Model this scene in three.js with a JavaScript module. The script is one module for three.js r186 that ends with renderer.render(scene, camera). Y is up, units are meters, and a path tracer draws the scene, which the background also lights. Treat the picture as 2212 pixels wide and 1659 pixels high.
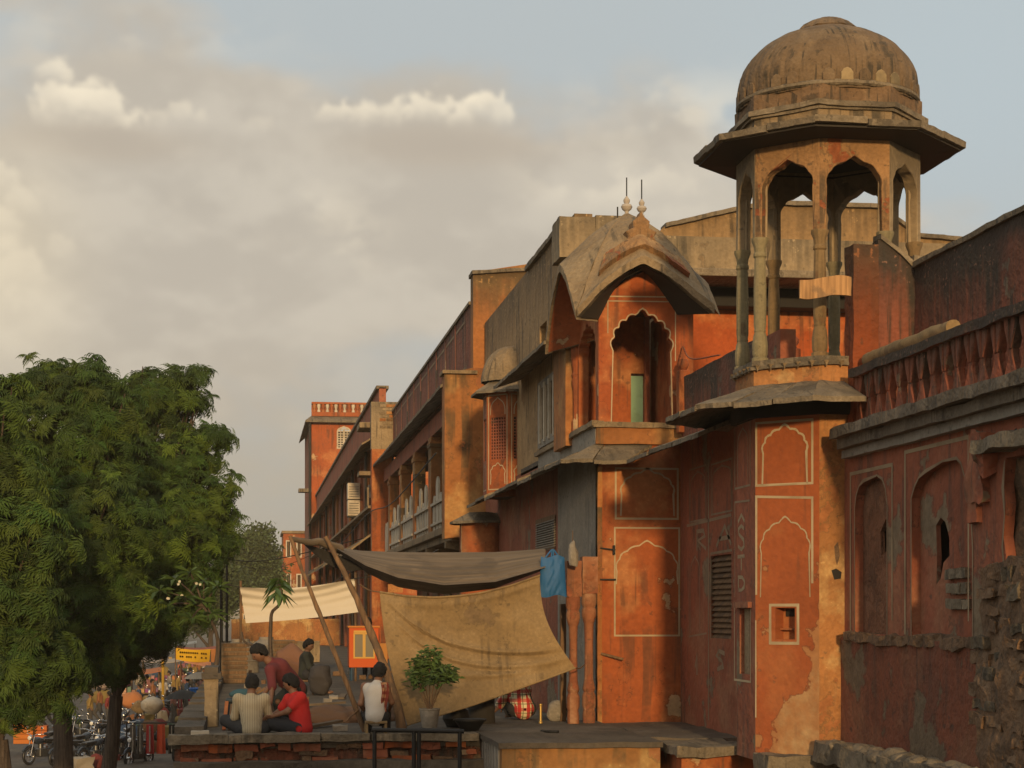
import * as THREE from 'three';
import { mergeGeometries, mergeVertices, toCreasedNormals } from 'three/addons/utils/BufferGeometryUtils.js';
import { MarchingCubes } from 'three/addons/objects/MarchingCubes.js';
import { RoundedBoxGeometry } from 'three/addons/geometries/RoundedBoxGeometry.js';

// ---------------------------------------------------------------- camera
// World: +x runs from the street towards the facades (t), y is up, -z runs along the street away from the viewer (s = -z).
const EYE = 5.3, FOC = 4000, CX = 1106, HZ = 1320, YAW = Math.atan(566 / 4000);
const SN = Math.sin(YAW), CS = Math.cos(YAW);
const scene = new THREE.Scene();
const camera = new THREE.PerspectiveCamera(2 * Math.atan(HZ / FOC) * 180 / Math.PI, 2212 / (2 * HZ), 0.5, 3000);
camera.position.set(0, EYE, 0);
camera.rotation.set(0, -YAW, 0);
camera.setViewOffset(2212, 2 * HZ, 0, 0, 2212, 1659);     // the lens is shifted upwards, so that uprights stay upright
camera.updateProjectionMatrix(); camera.updateMatrixWorld();

// ---------------------------------------------------------------- seeded noise
function rng(seed) { let a = seed | 0; return () => { a = (a + 0x6d2b79f5) | 0; let t = Math.imul(a ^ (a >>> 15), 1 | a); t = (t + Math.imul(t ^ (t >>> 7), 61 | t)) ^ t; return ((t ^ (t >>> 14)) >>> 0) / 4294967296; }; }
const hash = (x, y, z) => { let h = Math.imul(x, 374761393) ^ Math.imul(y, 668265263) ^ Math.imul(z, 1274126177); h = Math.imul(h ^ (h >>> 13), 1274126177); return ((h ^ (h >>> 16)) >>> 0) / 4294967296; };
const fade = (t) => t * t * (3 - 2 * t), lerp = (a, b, t) => a + (b - a) * t;
const sstep = (a, b, x) => { const t = Math.min(1, Math.max(0, (x - a) / (b - a))); return t * t * (3 - 2 * t); };
function noise2(x, y, seed) {
  const i = Math.floor(x), j = Math.floor(y), u = fade(x - i), v = fade(y - j);
  return lerp(lerp(hash(i, j, seed), hash(i + 1, j, seed), u), lerp(hash(i, j + 1, seed), hash(i + 1, j + 1, seed), u), v);
}
function fbm2(x, y, seed, oct) { let s = 0, a = 0.5, n = 0; for (let o = 0; o < oct; o++) { s += a * noise2(x, y, seed + o * 17); n += a; a *= 0.5; x = x * 2.03 + 5.1; y = y * 2.03 + 3.7; } return s / n; }
function noise3(x, y, z, seed) {
  const i = Math.floor(x), j = Math.floor(y), k = Math.floor(z), u = fade(x - i), v = fade(y - j), w = fade(z - k), s = seed * 7919;
  const c = (a, b, d) => hash(i + a, j + b, (k + d) * 31 + s);
  return lerp(lerp(lerp(c(0, 0, 0), c(1, 0, 0), u), lerp(c(0, 1, 0), c(1, 1, 0), u), v), lerp(lerp(c(0, 0, 1), c(1, 0, 1), u), lerp(c(0, 1, 1), c(1, 1, 1), u), v), w) * 2 - 1;
}

// ---------------------------------------------------------------- sky: banks of evening cloud with paler gaps
const SUN_EL = 9.0 * Math.PI / 180, SUN_AZ = Math.PI + 0.035;
{
  const W = 4096, H = 2048, data = new Float32Array(W * H * 4);
  const mix3 = (a, b, t) => [lerp(a[0], b[0], t), lerp(a[1], b[1], t), lerp(a[2], b[2], t)];
  const blob = (x, y, cx, cy, rx, ry) => Math.exp(-(((x - cx) / rx) ** 2 + ((y - cy) / ry) ** 2));
  const HEADS = [[150, 228, 48, 0.85], [205, 250, 46, 0.8], [245, 290, 62, 1], [185, 290, 72, 1], [130, 300, 56, 0.75], [290, 305, 46, 0.8], [400, 286, 36, 0.5], [440, 292, 26, 0.4], [350, 300, 34, 0.4], [560, 305, 40, 0.25],
    [715, 284, 36, 0.6], [752, 276, 40, 0.75], [795, 284, 42, 0.8], [840, 284, 42, 0.75], [880, 268, 42, 0.9], [915, 262, 50, 0.95], [955, 268, 44, 0.9], [990, 282, 40, 0.85], [1025, 262, 50, 1], [1058, 262, 56, 1], [1092, 276, 44, 0.85],
    [20, 455, 60, 0.5], [70, 490, 54, 0.45], [10, 530, 70, 0.5], [150, 570, 44, 0.3], [60, 640, 90, 0.4], [1400, 430, 44, 0.3], [1440, 420, 50, 0.33], [1480, 436, 40, 0.28], [765, 545, 36, 0.26]];
  for (let j = 0; j < H; j++) {
    const el = (j + 0.5) / H * 180 - 90;
    for (let i = 0; i < W; i++) {
      const nearHere = el > -1.5 && el < 30 && i > 680 && i < 1480;   // fine where the clouds are seen in detail
      if (!nearHere && ((j & 7) || (i & 7)) && !(el >= -1.5 && el < -1.3)) { const q = ((j & ~7) * W + (i & ~7)) * 4, p = (j * W + i) * 4; if (data[q + 3]) { data.copyWithin(p, q, q + 4); continue; } }
      const phi = ((i + 0.5) / W - 0.5) * 2 * Math.PI, o = (j * W + i) * 4;
      let az = Math.atan2(Math.cos(phi), -Math.sin(phi)) * 180 / Math.PI;
      let c;
      if (el < -1) c = [0.16, 0.13, 0.1];
      else {
        // X, Y: degrees * 70, in the cloud bank's own scale
        const X = 1106 + 69.8 * (az - 8.05), Y = 1320 - 69.8 * el - 0.0 * el, near = Math.abs(az - 8) < 30 && el < 32;
        const oc = near ? 6 : 4;
        const wx = fbm2(X / 340, Y / 260, 3, 4) - 0.5, wy = fbm2(X / 300 + 9, Y / 240, 8, 4) - 0.5;
        const x = X + wx * 190, y = Y + wy * 130;
        const inV = sstep(1900, 1000, Math.abs(X - 1106)) * sstep(-700, -100, Y);
        const n1 = fbm2(x / 620, y / 250, 21, oc), n2 = fbm2(X / 150 + wx * 3, Y / 95 + wy * 3, 33, oc);
        // base air: beige haze low down, pale blue higher
        const hz = Math.exp(-Math.max(0, el) / 8.5);
        let air = mix3([0.46, 0.525, 0.56], [0.43, 0.37, 0.275], hz);
        air = mix3(air, [0.47, 0.555, 0.60], 0.7 * inV * blob(X, Y, 2100, 250, 560, 420));
        // grey-beige cloud
        let cov = (n1 - 0.47) * 3.2 + (n2 - 0.5) * 0.7;
        const auth = -0.1 + 1.0 * blob(X, Y, 150, 330, 420, 330) + 0.9 * blob(X, Y, 900, 560, 700, 300) + 0.9 * blob(X, Y, 600, 520, 260, 190) + 0.7 * blob(X, Y, 350, 900, 700, 400)
          + 0.45 * blob(X, Y, 1350, 330, 330, 150) - 0.9 * blob(X, Y, 2050, 160, 700, 330) - 0.75 * blob(X, Y, 720, 150, 300, 100) - 0.5 * blob(X, Y, 1150, 90, 350, 140) + 0.3 * blob(X, Y, 300, 60, 350, 60);
        cov += auth * inV * 1.1;
        const k = sstep(-0.35, 0.75, cov), under = near ? 0.75 * inV * (blob(X, Y, 960, 335, 230, 42) + blob(X, Y, 230, 350, 190, 38)) : 0;
        const e2 = near ? fbm2(X / 45, Y / 26, 47, 4) - 0.5 : 0, shade = fbm2(x / 300 + 4, y / 140, 55, oc);
        let cl = mix3([0.515, 0.46, 0.38], [0.60, 0.54, 0.445], sstep(0.36, 0.66, 0.62 * shade + 0.38 * n2 + 0.1 * (e2 * 2)));
        cl = mix3(cl, [0.44, 0.38, 0.285], sstep(650, 1250, Y) * 0.85);
        cl = mix3(cl, [0.47, 0.415, 0.345], under); c = mix3(air, cl, Math.min(1, k * 0.86 + 0.3 * under));
        // sunlit cumulus heads: heaps of small billows, crisp above, melting into the bank below
        let b = 0;
        if (near) {
          const HN = HEADS.filter(([cx, cy, r]) => Math.abs(X - cx) < r * 2.6 && Math.abs(Y - cy) < r * 2.6);
          if (HN.length) {
          const bil = (f, sd) => 1 - Math.abs(2 * fbm2(X / f + wx * 1.5, Y / f + wy * 1.5, sd, 3) - 1);
          const de = (bil(90, 71) - 0.75) * 44 + (bil(38, 77) - 0.75) * 26 + (fbm2(X / 16, Y / 14, 79, 4) - 0.5) * 22 + wx * 50;
          for (const [cx, cy, r, p] of HN) { const dx = (X - cx), dy = (Y - cy); const d = r - Math.hypot(dx, dy * (dy > 0 ? 1.0 : 1.15)) + de; const v = 0.85 * p * sstep(-3, 18, d) * sstep(r * 0.6, -r * 0.65, dy + de * 0.6); b = Math.max(b, v); }
          if (b) b *= 0.62 + 0.5 * fbm2(X / 60, Y / 50, 91, 4);
          }
          b = Math.max(b, 0.5 * sstep(0.35, 0.75, fbm2(X / 130 + 2, Y / 110, 15, 6)) * blob(X, Y, 40, 600, 130, 170), 0.34 * sstep(0.42, 0.7, fbm2(X / 90 + 7, Y / 55, 19, 6)) * (blob(X, Y, 1440, 430, 110, 50) + blob(X, Y, 1500, 260, 240, 60) + blob(X, Y, 770, 540, 60, 50) + blob(X, Y, 1250, 400, 120, 60) + 0.7 * blob(X, Y, 600, 470, 200, 50) + 0.6 * blob(X, Y, 300, 130, 260, 50)));
        } else b = 0.5 * sstep(0.62, 0.75, fbm2(X / 170, Y / 100, 71, 4)) * sstep(2, 6, el);
        c = mix3(c, [0.96, 0.86, 0.67], b);
        c = mix3(c, [0.78, 0.67, 0.47], 0.45 * inV * blob(X, Y, 10, 590, 170, 210)); c = [c[0] * 1.05, c[1] * 1.035, c[2] * 1.02];
        // the west, behind the viewer, is brighter and warmer round the low sun
        const d = Math.acos(Math.max(-1, Math.min(1, Math.cos(el * Math.PI / 180) * Math.cos(SUN_EL) * Math.cos(az * Math.PI / 180 - SUN_AZ) + Math.sin(el * Math.PI / 180) * Math.sin(SUN_EL))));
        const gl = Math.exp(-(d * d) / 0.35);
        c = [c[0] + 0.75 * gl, c[1] + 0.48 * gl, c[2] + 0.24 * gl];
        const lowd = sstep(3, -1, el); c = mix3(c, [0.37, 0.32, 0.25], lowd * 0.5 * (1 - gl));
      }
      data[o] = c[0]; data[o + 1] = c[1]; data[o + 2] = c[2]; data[o + 3] = 1;
    }
  }
  const sky = new THREE.DataTexture(data, W, H, THREE.RGBAFormat, THREE.FloatType);
  sky.mapping = THREE.EquirectangularReflectionMapping; sky.magFilter = THREE.LinearFilter; sky.minFilter = THREE.LinearFilter; sky.wrapS = THREE.RepeatWrapping; sky.needsUpdate = true;
  scene.background = sky; scene.environment = sky;
}
// ---------------------------------------------------------------- the low sun behind the viewer, along the street
const sun = new THREE.DirectionalLight(new THREE.Color().setRGB(1, 0.675, 0.33), 3.0);
sun.position.set(Math.sin(SUN_AZ) * Math.cos(SUN_EL), Math.sin(SUN_EL), -Math.cos(SUN_AZ) * Math.cos(SUN_EL)).multiplyScalar(200).add(new THREE.Vector3(2, 5, -40));
sun.target.position.set(2, 5, -40);
sun.castShadow = true; sun.shadow.radius = 5; sun.shadow.mapSize.set(4096, 4096);
Object.assign(sun.shadow.camera, { left: -40, right: 40, top: 40, bottom: -30, near: 1, far: 420 });
scene.add(sun, sun.target);
scene.fog = new THREE.FogExp2(new THREE.Color().setRGB(0.66, 0.57, 0.43), 0.0005);
const renderer = new THREE.WebGLRenderer({ antialias: true });
renderer.toneMapping = THREE.LinearToneMapping; renderer.toneMappingExposure = 1.0;
renderer.shadowMap.enabled = true; renderer.shadowMap.type = THREE.PCFSoftShadowMap;
renderer.setSize(1024, 768);
// ---------------------------------------------------------------- helpers: sight lines (px, py in a 2212 x 1659 frame) to points on real planes
const ray = (px, py) => { const a = (px - CX) / FOC, b = (HZ - py) / FOC; return { t: SN + a * CS, s: CS - a * SN, y: b }; };
const Tt = (px, s) => { const r = ray(px, 0); return r.t / r.s * s; };
const Ss = (px, t) => { const r = ray(px, 0); return r.s / r.t * t; };
const Dd = (t, s) => s * CS + t * SN;
const Yy = (py, t, s) => EYE + (HZ - py) / FOC * Dd(t, s);
const atD = (px, py, D) => { const r = ray(px, py); return new THREE.Vector3(r.t * D, EYE + r.y * D, -r.s * D); };
const V = (t, y, s) => new THREE.Vector3(t, y, -s);
function frameOf(o, eu) { const u = eu.clone().normalize(), v = new THREE.Vector3(0, 1, 0), w = u.clone().cross(v); const m = new THREE.Matrix4().makeBasis(u, v, w).setPosition(o); return { m, u, w, o }; }
const FR = (s) => frameOf(new THREE.Vector3(0, 0, -s), new THREE.Vector3(1, 0, 0));      // faces the viewer: u = t
const SD = (t) => frameOf(new THREE.Vector3(t, 0, 0), new THREE.Vector3(0, 0, 1));       // faces the street: u = -s
const DG = (t0, s0, t1, s1) => frameOf(new THREE.Vector3(t0, 0, -s0), new THREE.Vector3(t1 - t0, 0, s0 - s1));
function on(fr, px, py) { const r = ray(px, py), d = new THREE.Vector3(r.t, r.y, -r.s), e = new THREE.Vector3(0, EYE, 0); const k = fr.o.clone().sub(e).dot(fr.w) / d.dot(fr.w); const p = e.addScaledVector(d, k); return [p.clone().sub(fr.o).dot(fr.u), p.y]; }
const pl = (fr, list) => list.map(([x, y]) => on(fr, x, y));
const rect = (u0, v0, u1, v1) => [[u0, v0], [u1, v0], [u1, v1], [u0, v1]];
const prect = (fr, x0, y0, x1, y1) => { const a = on(fr, x0, y1), b = on(fr, x1, y0); return rect(a[0], a[1], b[0], b[1]); };

// ---------------------------------------------------------------- helpers: things, parts, names
const counts = new Map();
function numbered(name) { const n = counts.get(name) ?? 0; counts.set(name, n + 1); return n ? name + '_' + String(n).padStart(3, '0') : name; }
function tag(o, label, category, group, kind) { if (label) o.userData.label = label; if (category) o.userData.category = category; if (group) o.userData.group = group; if (kind) o.userData.kind = kind; return o; }
function thing(name, label, category, pos = [0, 0, 0], group) { const g = new THREE.Group(); g.name = numbered(name); g.position.set(...pos); tag(g, label, category, group); scene.add(g); return g; }
function clean(g) {
  if (g.index) g = g.toNonIndexed();
  for (const k of Object.keys(g.attributes)) if (!['position', 'normal', 'uv'].includes(k)) g.deleteAttribute(k);
  if (!g.attributes.normal) g.computeVertexNormals();
  if (!g.attributes.uv) g.setAttribute('uv', new THREE.BufferAttribute(new Float32Array(g.attributes.position.count * 2), 2));
  return g;
}
const join = (list) => { list = list.flat(9).filter(Boolean).map(clean); return list.length === 1 ? list[0] : mergeGeometries(list); };
let uvShift = 1;
function boxUV(g, du = 0, dv = 0, fr = null) {
  const p = g.attributes.position, uv = g.attributes.uv;
  const a = new THREE.Vector3(), b = new THREE.Vector3(), c = new THREE.Vector3();
  for (let i = 0; i < p.count; i += 3) {
    a.fromBufferAttribute(p, i); b.fromBufferAttribute(p, i + 1).sub(a); c.fromBufferAttribute(p, i + 2).sub(a);
    b.cross(c); const nx = Math.abs(b.x), ny = Math.abs(b.y), nz = Math.abs(b.z);
    for (let k = 0; k < 3; k++) {
      const x = p.getX(i + k), y = p.getY(i + k), z = p.getZ(i + k);
      if (ny > nx && ny > nz) uv.setXY(i + k, x + du, z + dv); else if (fr) uv.setXY(i + k, (x - fr.o.x) * fr.u.x + (z - fr.o.z) * fr.u.z + du, y + dv); else if (nx > nz) uv.setXY(i + k, z + du, y + dv); else uv.setXY(i + k, x + du, y + dv);
    }
  }
  return g;
}
const rootOf = (o) => { while (o.parent && o.parent !== scene) o = o.parent; return o; };
function part(parent, name, geo, mat, o = {}) {
  let g = join([geo]);
  if (!o.keepUV) boxUV(g, o.du ?? (uvShift = (uvShift * 1.618 + 0.37) % 7), o.top !== undefined ? -o.top : (o.dv ?? uvShift * 0.7), o.fr);
  if (parent === scene) { const m = new THREE.Mesh(g, mat); m.name = numbered(name); m.castShadow = m.receiveShadow = true; scene.add(m); return m; }
  const r = rootOf(parent).position;
  g = g.clone(); g.translate(-r.x, -r.y, -r.z);
  const m = new THREE.Mesh(g, mat); m.name = numbered(name); m.castShadow = m.receiveShadow = true;
  if (o.label) m.userData.label = o.label;
  if (o.kind) m.userData.kind = o.kind;
  parent.add(m); return m;
}

// ---------------------------------------------------------------- helpers: shapes
function bx(t0, t1, y0, y1, s0, s1, b = 0.012) {
  const w = Math.abs(t1 - t0), h = Math.abs(y1 - y0), d = Math.abs(s1 - s0);
  b = Math.min(b, w * 0.3, h * 0.3, d * 0.3);
  const g = b > 0 ? new RoundedBoxGeometry(w, h, d, 1, b) : new THREE.BoxGeometry(w, h, d);
  return g.translate((t0 + t1) / 2, (y0 + y1) / 2, -(s0 + s1) / 2);
}
function rough(g, amp, f = 4, seed = 1) {
  const p = g.attributes.position;
  for (let i = 0; i < p.count; i++) {
    const x = p.getX(i) * f, y = p.getY(i) * f, z = p.getZ(i) * f;
    p.setXYZ(i, p.getX(i) + amp * (noise3(x, y, z, seed) + 0.5 * noise3(x * 2.7, y * 2.7, z * 2.7, seed + 4)), p.getY(i) + amp * (noise3(x, y, z, seed + 1) + 0.5 * noise3(x * 2.7, y * 2.7, z * 2.7, seed + 5)), p.getZ(i) + amp * (noise3(x, y, z, seed + 2) + 0.5 * noise3(x * 2.7, y * 2.7, z * 2.7, seed + 6)));
  }
  g.deleteAttribute('normal');
  return g;
}
const crease = (g, a = 0.7) => toCreasedNormals(g, a);
function rbx(t0, t1, y0, y1, s0, s1, seg = 0.1, amp = 0.012, f = 5, seed = 1) {
  const w = Math.abs(t1 - t0), h = Math.abs(y1 - y0), d = Math.abs(s1 - s0), n = (l) => Math.max(1, Math.min(60, Math.round(l / seg)));
  const g = new THREE.BoxGeometry(w, h, d, n(w), n(h), n(d)).translate((t0 + t1) / 2, (y0 + y1) / 2, -(s0 + s1) / 2);
  return crease(clean(rough(g, amp, f, seed)), 0.6);
}
function plate(fr, outline, holes, d, w0 = 0, bevel = 0) {
  const sh = new THREE.Shape(outline.map(([x, y]) => new THREE.Vector2(x, y)));
  for (const h of holes || []) sh.holes.push(new THREE.Path(h.map(([x, y]) => new THREE.Vector2(x, y))));
  const g = bevel ? new THREE.ExtrudeGeometry(sh, { depth: d - 2 * bevel, bevelEnabled: true, bevelThickness: bevel, bevelSize: bevel, bevelOffset: -bevel, bevelSegments: 1, curveSegments: 1 }).translate(0, 0, bevel)
    : new THREE.ExtrudeGeometry(sh, { depth: d, bevelEnabled: false, curveSegments: 1 });
  return g.translate(0, 0, w0 - d).applyMatrix4(fr.m);
}
function strip(fr, pts, width, w = 0.004, closed = false, jit = 0) {      // painted line: a thin sheet on the wall
  const n = pts.length, L = [], R = [];
  for (let i = 0; i < n; i++) {
    const a = pts[closed ? (i + n - 1) % n : Math.max(0, i - 1)], b = pts[i], c = pts[closed ? (i + 1) % n : Math.min(n - 1, i + 1)];
    let d1 = [b[0] - a[0], b[1] - a[1]], d2 = [c[0] - b[0], c[1] - b[1]]; const l1 = Math.hypot(...d1) || 1e-9, l2 = Math.hypot(...d2) || 1e-9;
    if (l1 < 1e-8) d1 = d2.map((v) => v / l2); else d1 = d1.map((v) => v / l1);
    if (l2 < 1e-8) d2 = d1; else d2 = d2.map((v) => v / l2);
    let nx = -(d1[1] + d2[1]), ny = d1[0] + d2[0]; const l = Math.hypot(nx, ny) || 1; nx /= l; ny /= l;
    const k = Math.min(2, 1 / Math.max(0.3, nx * -d1[1] + ny * d1[0])) * width / 2 * (1 + (jit ? jit * (hash(i, 7, 3) - 0.5) : 0));
    L.push([b[0] + nx * k, b[1] + ny * k]); R.push([b[0] - nx * k, b[1] - ny * k]);
  }
  const pos = []; const q = (p) => pos.push(p[0], p[1], w);
  for (let i = 0; i < (closed ? n : n - 1); i++) { const j = (i + 1) % n; q(R[i]); q(R[j]); q(L[j]); q(R[i]); q(L[j]); q(L[i]); }
  const g = new THREE.BufferGeometry(); g.setAttribute('position', new THREE.Float32BufferAttribute(pos, 3)); g.computeVertexNormals();
  return g.applyMatrix4(fr.m);
}
function arch(u0, u1, v0, vs, va, lobes = 0, dep = 0.03, n = 28) {        // left foot, over the crown, right foot
  const c = (u0 + u1) / 2, w = (u1 - u0) / 2, h = va - vs, pts = [[u0, v0]];
  const env = (k) => { const a = k * Math.PI / 2; return [-w * Math.cos(a) ** 0.9, h * (0.84 * Math.sin(a) ** 0.85 + 0.16 * k ** 9)]; };
  for (let i = 0; i <= n; i++) {
    const k = i / n; let [x, y] = env(k);
    if (lobes) { const s = Math.abs(Math.sin(Math.PI * (lobes + 0.5) * k)); const l = Math.hypot(x, y) || 1; x -= -x / l * 0; x += x / l * dep * (s - 0.6); y += y / l * dep * (s - 0.6) * (k > 0.97 ? 0 : 1); }
    pts.push([c + x, vs + y]);
  }
  for (let i = pts.length - 2; i >= 0; i--) pts.push([2 * c - pts[i][0], pts[i][1]]);
  return pts;
}
function surf(fn, nu, nv, closedU = false) {
  const pos = [], uv = [], idx = [];
  for (let j = 0; j <= nv; j++) for (let i = 0; i <= nu; i++) { const p = fn(i / nu, j / nv); pos.push(p[0], p[1], p[2]); uv.push(i / nu, j / nv); }
  for (let j = 0; j < nv; j++) for (let i = 0; i < nu; i++) { const a = j * (nu + 1) + i, b = a + 1, c = a + nu + 1, d = c + 1; idx.push(a, b, d, a, d, c); }
  const g = new THREE.BufferGeometry(); g.setAttribute('position', new THREE.Float32BufferAttribute(pos, 3)); g.setAttribute('uv', new THREE.Float32BufferAttribute(uv, 2)); g.setIndex(idx); g.computeVertexNormals();
  return g;
}
// a shell: upper face fn, lower face the same lowered by th (or moved by dir), closed at the rim
function shell(fn, th, nu, nv, amp = 0, seed = 1, dir = [0, -1, 0]) {
  const low = typeof th === 'function' ? th : (u, v) => { const p = fn(u, v); return [p[0] + dir[0] * th, p[1] + dir[1] * th, p[2] + dir[2] * th]; };
  const rim = (f) => surf((u, v) => (v < 0.5 ? fn(...f(u)) : low(...f(u))), Math.max(nu, nv), 1);
  let g = join([surf(fn, nu, nv), surf((u, v) => low(u, 1 - v), nu, nv), rim((k) => [k, 0]), rim((k) => [1 - k, 1]), rim((k) => [0, 1 - k]), rim((k) => [1, k])]);
  if (amp) g = rough(g, amp, 6, seed); else g.deleteAttribute('normal');
  return crease(clean(g), 0.7);
}
const quad = (a, b, c, d) => (u, v) => { const p = []; for (let k = 0; k < 3; k++) p.push(lerp(lerp(a.getComponent(k), b.getComponent(k), u), lerp(d.getComponent(k), c.getComponent(k), u), v)); return p; };
const slab = (a, b, c, d, th, nu = 8, nv = 4, amp = 0.012, seed = 1) => shell(quad(a, b, c, d), th, nu, nv, amp, seed);
function tube(pts, r, seg = 8, n = pts.length * 4) { const f = Array.isArray(r) ? r : [r, r]; const c = new THREE.CatmullRomCurve3(pts.map((p) => (p.isVector3 ? p : new THREE.Vector3(...p)))); const g = new THREE.TubeGeometry(c, n, 1, seg, false);
  const P = g.attributes.position, q = new THREE.Vector3(), cc = new THREE.Vector3();
  for (let i = 0; i <= n; i++) { c.getPointAt(i / n, cc); const rr = lerp(f[0], f[1], i / n); for (let k = 0; k <= seg; k++) { const id = i * (seg + 1) + k; q.fromBufferAttribute(P, id).sub(cc).multiplyScalar(rr).add(cc); P.setXYZ(id, q.x, q.y, q.z); } }
  const caps = [0, n].map((i) => { const pos = []; c.getPointAt(i / n, cc); for (let k = 0; k < seg; k++) { const a = i * (seg + 1) + k; pos.push(cc.x, cc.y, cc.z, P.getX(a), P.getY(a), P.getZ(a), P.getX(a + 1), P.getY(a + 1), P.getZ(a + 1)); } const h = new THREE.BufferGeometry(); h.setAttribute('position', new THREE.Float32BufferAttribute(pos, 3)); h.computeVertexNormals(); return h; });
  return join([g, ...caps]); }
const rod = (a, b, r, seg = 8) => { const d = b.clone().sub(a), l = d.length(); const g = new THREE.CylinderGeometry(Array.isArray(r) ? r[1] : r, Array.isArray(r) ? r[0] : r, l, seg); g.applyQuaternion(new THREE.Quaternion().setFromUnitVectors(new THREE.Vector3(0, 1, 0), d.normalize())); return g.translate((a.x + b.x) / 2, (a.y + b.y) / 2, (a.z + b.z) / 2); };
const bar = (a, b, w, h) => { const d = b.clone().sub(a), l = d.length(); const g = new THREE.BoxGeometry(w, h, l); const m = new THREE.Matrix4().lookAt(new THREE.Vector3(), d, new THREE.Vector3(0, 1, 0.001)); g.applyMatrix4(m); return g.translate((a.x + b.x) / 2, (a.y + b.y) / 2, (a.z + b.z) / 2); };
const lathe = (prof, t, s, seg = 16, y0 = 0) => new THREE.LatheGeometry(prof.map(([r, y]) => new THREE.Vector2(Math.max(r, 0.0005), y)), seg).translate(t, y0, -s);
// ---------------------------------------------------------------- materials
const TS = 768;
function field(fx, fy, oct, seed, gain = 0.5) {
  const out = new Float32Array(TS * TS); let amp = 1, tot = 0;
  for (let o = 0; o < oct; o++) {
    const nx = fx << o, ny = fy << o, lat = new Float32Array(nx * ny); const r = rng(seed * 977 + o * 31);
    for (let i = 0; i < lat.length; i++) lat[i] = r();
    for (let j = 0; j < TS; j++) {
      const y = j / TS * ny, j0 = Math.floor(y), v = fade(y - j0), ra = (j0 % ny) * nx, rb = ((j0 + 1) % ny) * nx;
      for (let i = 0; i < TS; i++) { const x = i / TS * nx, i0 = Math.floor(x), u = fade(x - i0), a = i0 % nx, b = (i0 + 1) % nx; out[j * TS + i] += amp * lerp(lerp(lat[ra + a], lat[ra + b], u), lerp(lat[rb + a], lat[rb + b], u), v); }
    }
    tot += amp; amp *= gain; if (Math.max(nx, ny) >= TS / 2) break;
  }
  // stretch to 0..1 with mean 0.5
  let m = 0; for (const v of out) m += v; m /= out.length; let sd = 0; for (const v of out) sd += (v - m) ** 2; sd = Math.sqrt(sd / out.length);
  for (let i = 0; i < out.length; i++) out[i] = Math.min(1, Math.max(0, 0.5 + (out[i] - m) / sd * 0.19));
  return out;
}
const N = { a: field(3, 3, 7, 1, 0.6), b: field(5, 5, 7, 2, 0.58), c: field(40, 40, 4, 3), d: field(4, 4, 8, 4, 0.62), st: field(48, 3, 4, 5), e: field(9, 9, 6, 6, 0.6), f: field(2, 2, 6, 7), g: field(90, 90, 3, 8), hz: field(3, 40, 4, 9) };
const enc = (x) => { x = Math.min(1, Math.max(0, x)); return Math.round(255 * (x <= 0.0031308 ? 12.92 * x : 1.055 * x ** (1 / 2.4) - 0.055)); };
function texture(fn, size) {
  const d = new Uint8Array(TS * TS * 4);
  for (let j = 0; j < TS; j++) for (let i = 0; i < TS; i++) { const k = j * TS + i, c = fn(k, i / TS, j / TS); d[k * 4] = enc(c[0]); d[k * 4 + 1] = enc(c[1]); d[k * 4 + 2] = enc(c[2]); d[k * 4 + 3] = 255; }
  const t = new THREE.DataTexture(d, TS, TS); t.colorSpace = THREE.SRGBColorSpace; return setup(t, size);
}
function setup(t, size) { t.magFilter = THREE.LinearFilter; t.minFilter = THREE.LinearMipmapLinearFilter; t.wrapS = t.wrapT = THREE.RepeatWrapping; t.repeat.set(1 / size, 1 / size); t.needsUpdate = true; return t; }
function height(fn, size) {
  const d = new Uint8Array(TS * TS * 4);
  for (let k = 0; k < TS * TS; k++) { const v = Math.max(0, Math.min(255, fn(k) * 255)); d[k * 4] = d[k * 4 + 1] = d[k * 4 + 2] = v; d[k * 4 + 3] = 255; }
  return setup(new THREE.DataTexture(d, TS, TS), size);
}
const H_plaster = height((k) => 0.5 * N.e[k] + 0.3 * N.c[k] + 0.2 * N.g[k], 4), H_rough = height((k) => 0.55 * N.d[k] + 0.3 * N.c[k] + 0.15 * N.g[k], 2.5);
const mixc = (a, b, t) => { t = Math.min(1, Math.max(0, t)); return [lerp(a[0], b[0], t), lerp(a[1], b[1], t), lerp(a[2], b[2], t)]; };
const mul = (a, k) => [a[0] * k, a[1] * k, a[2] * k];
function std(map, o = {}) { return new THREE.MeshStandardMaterial({ map, roughness: 0.93, metalness: 0, side: THREE.DoubleSide, ...o }); }
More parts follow.
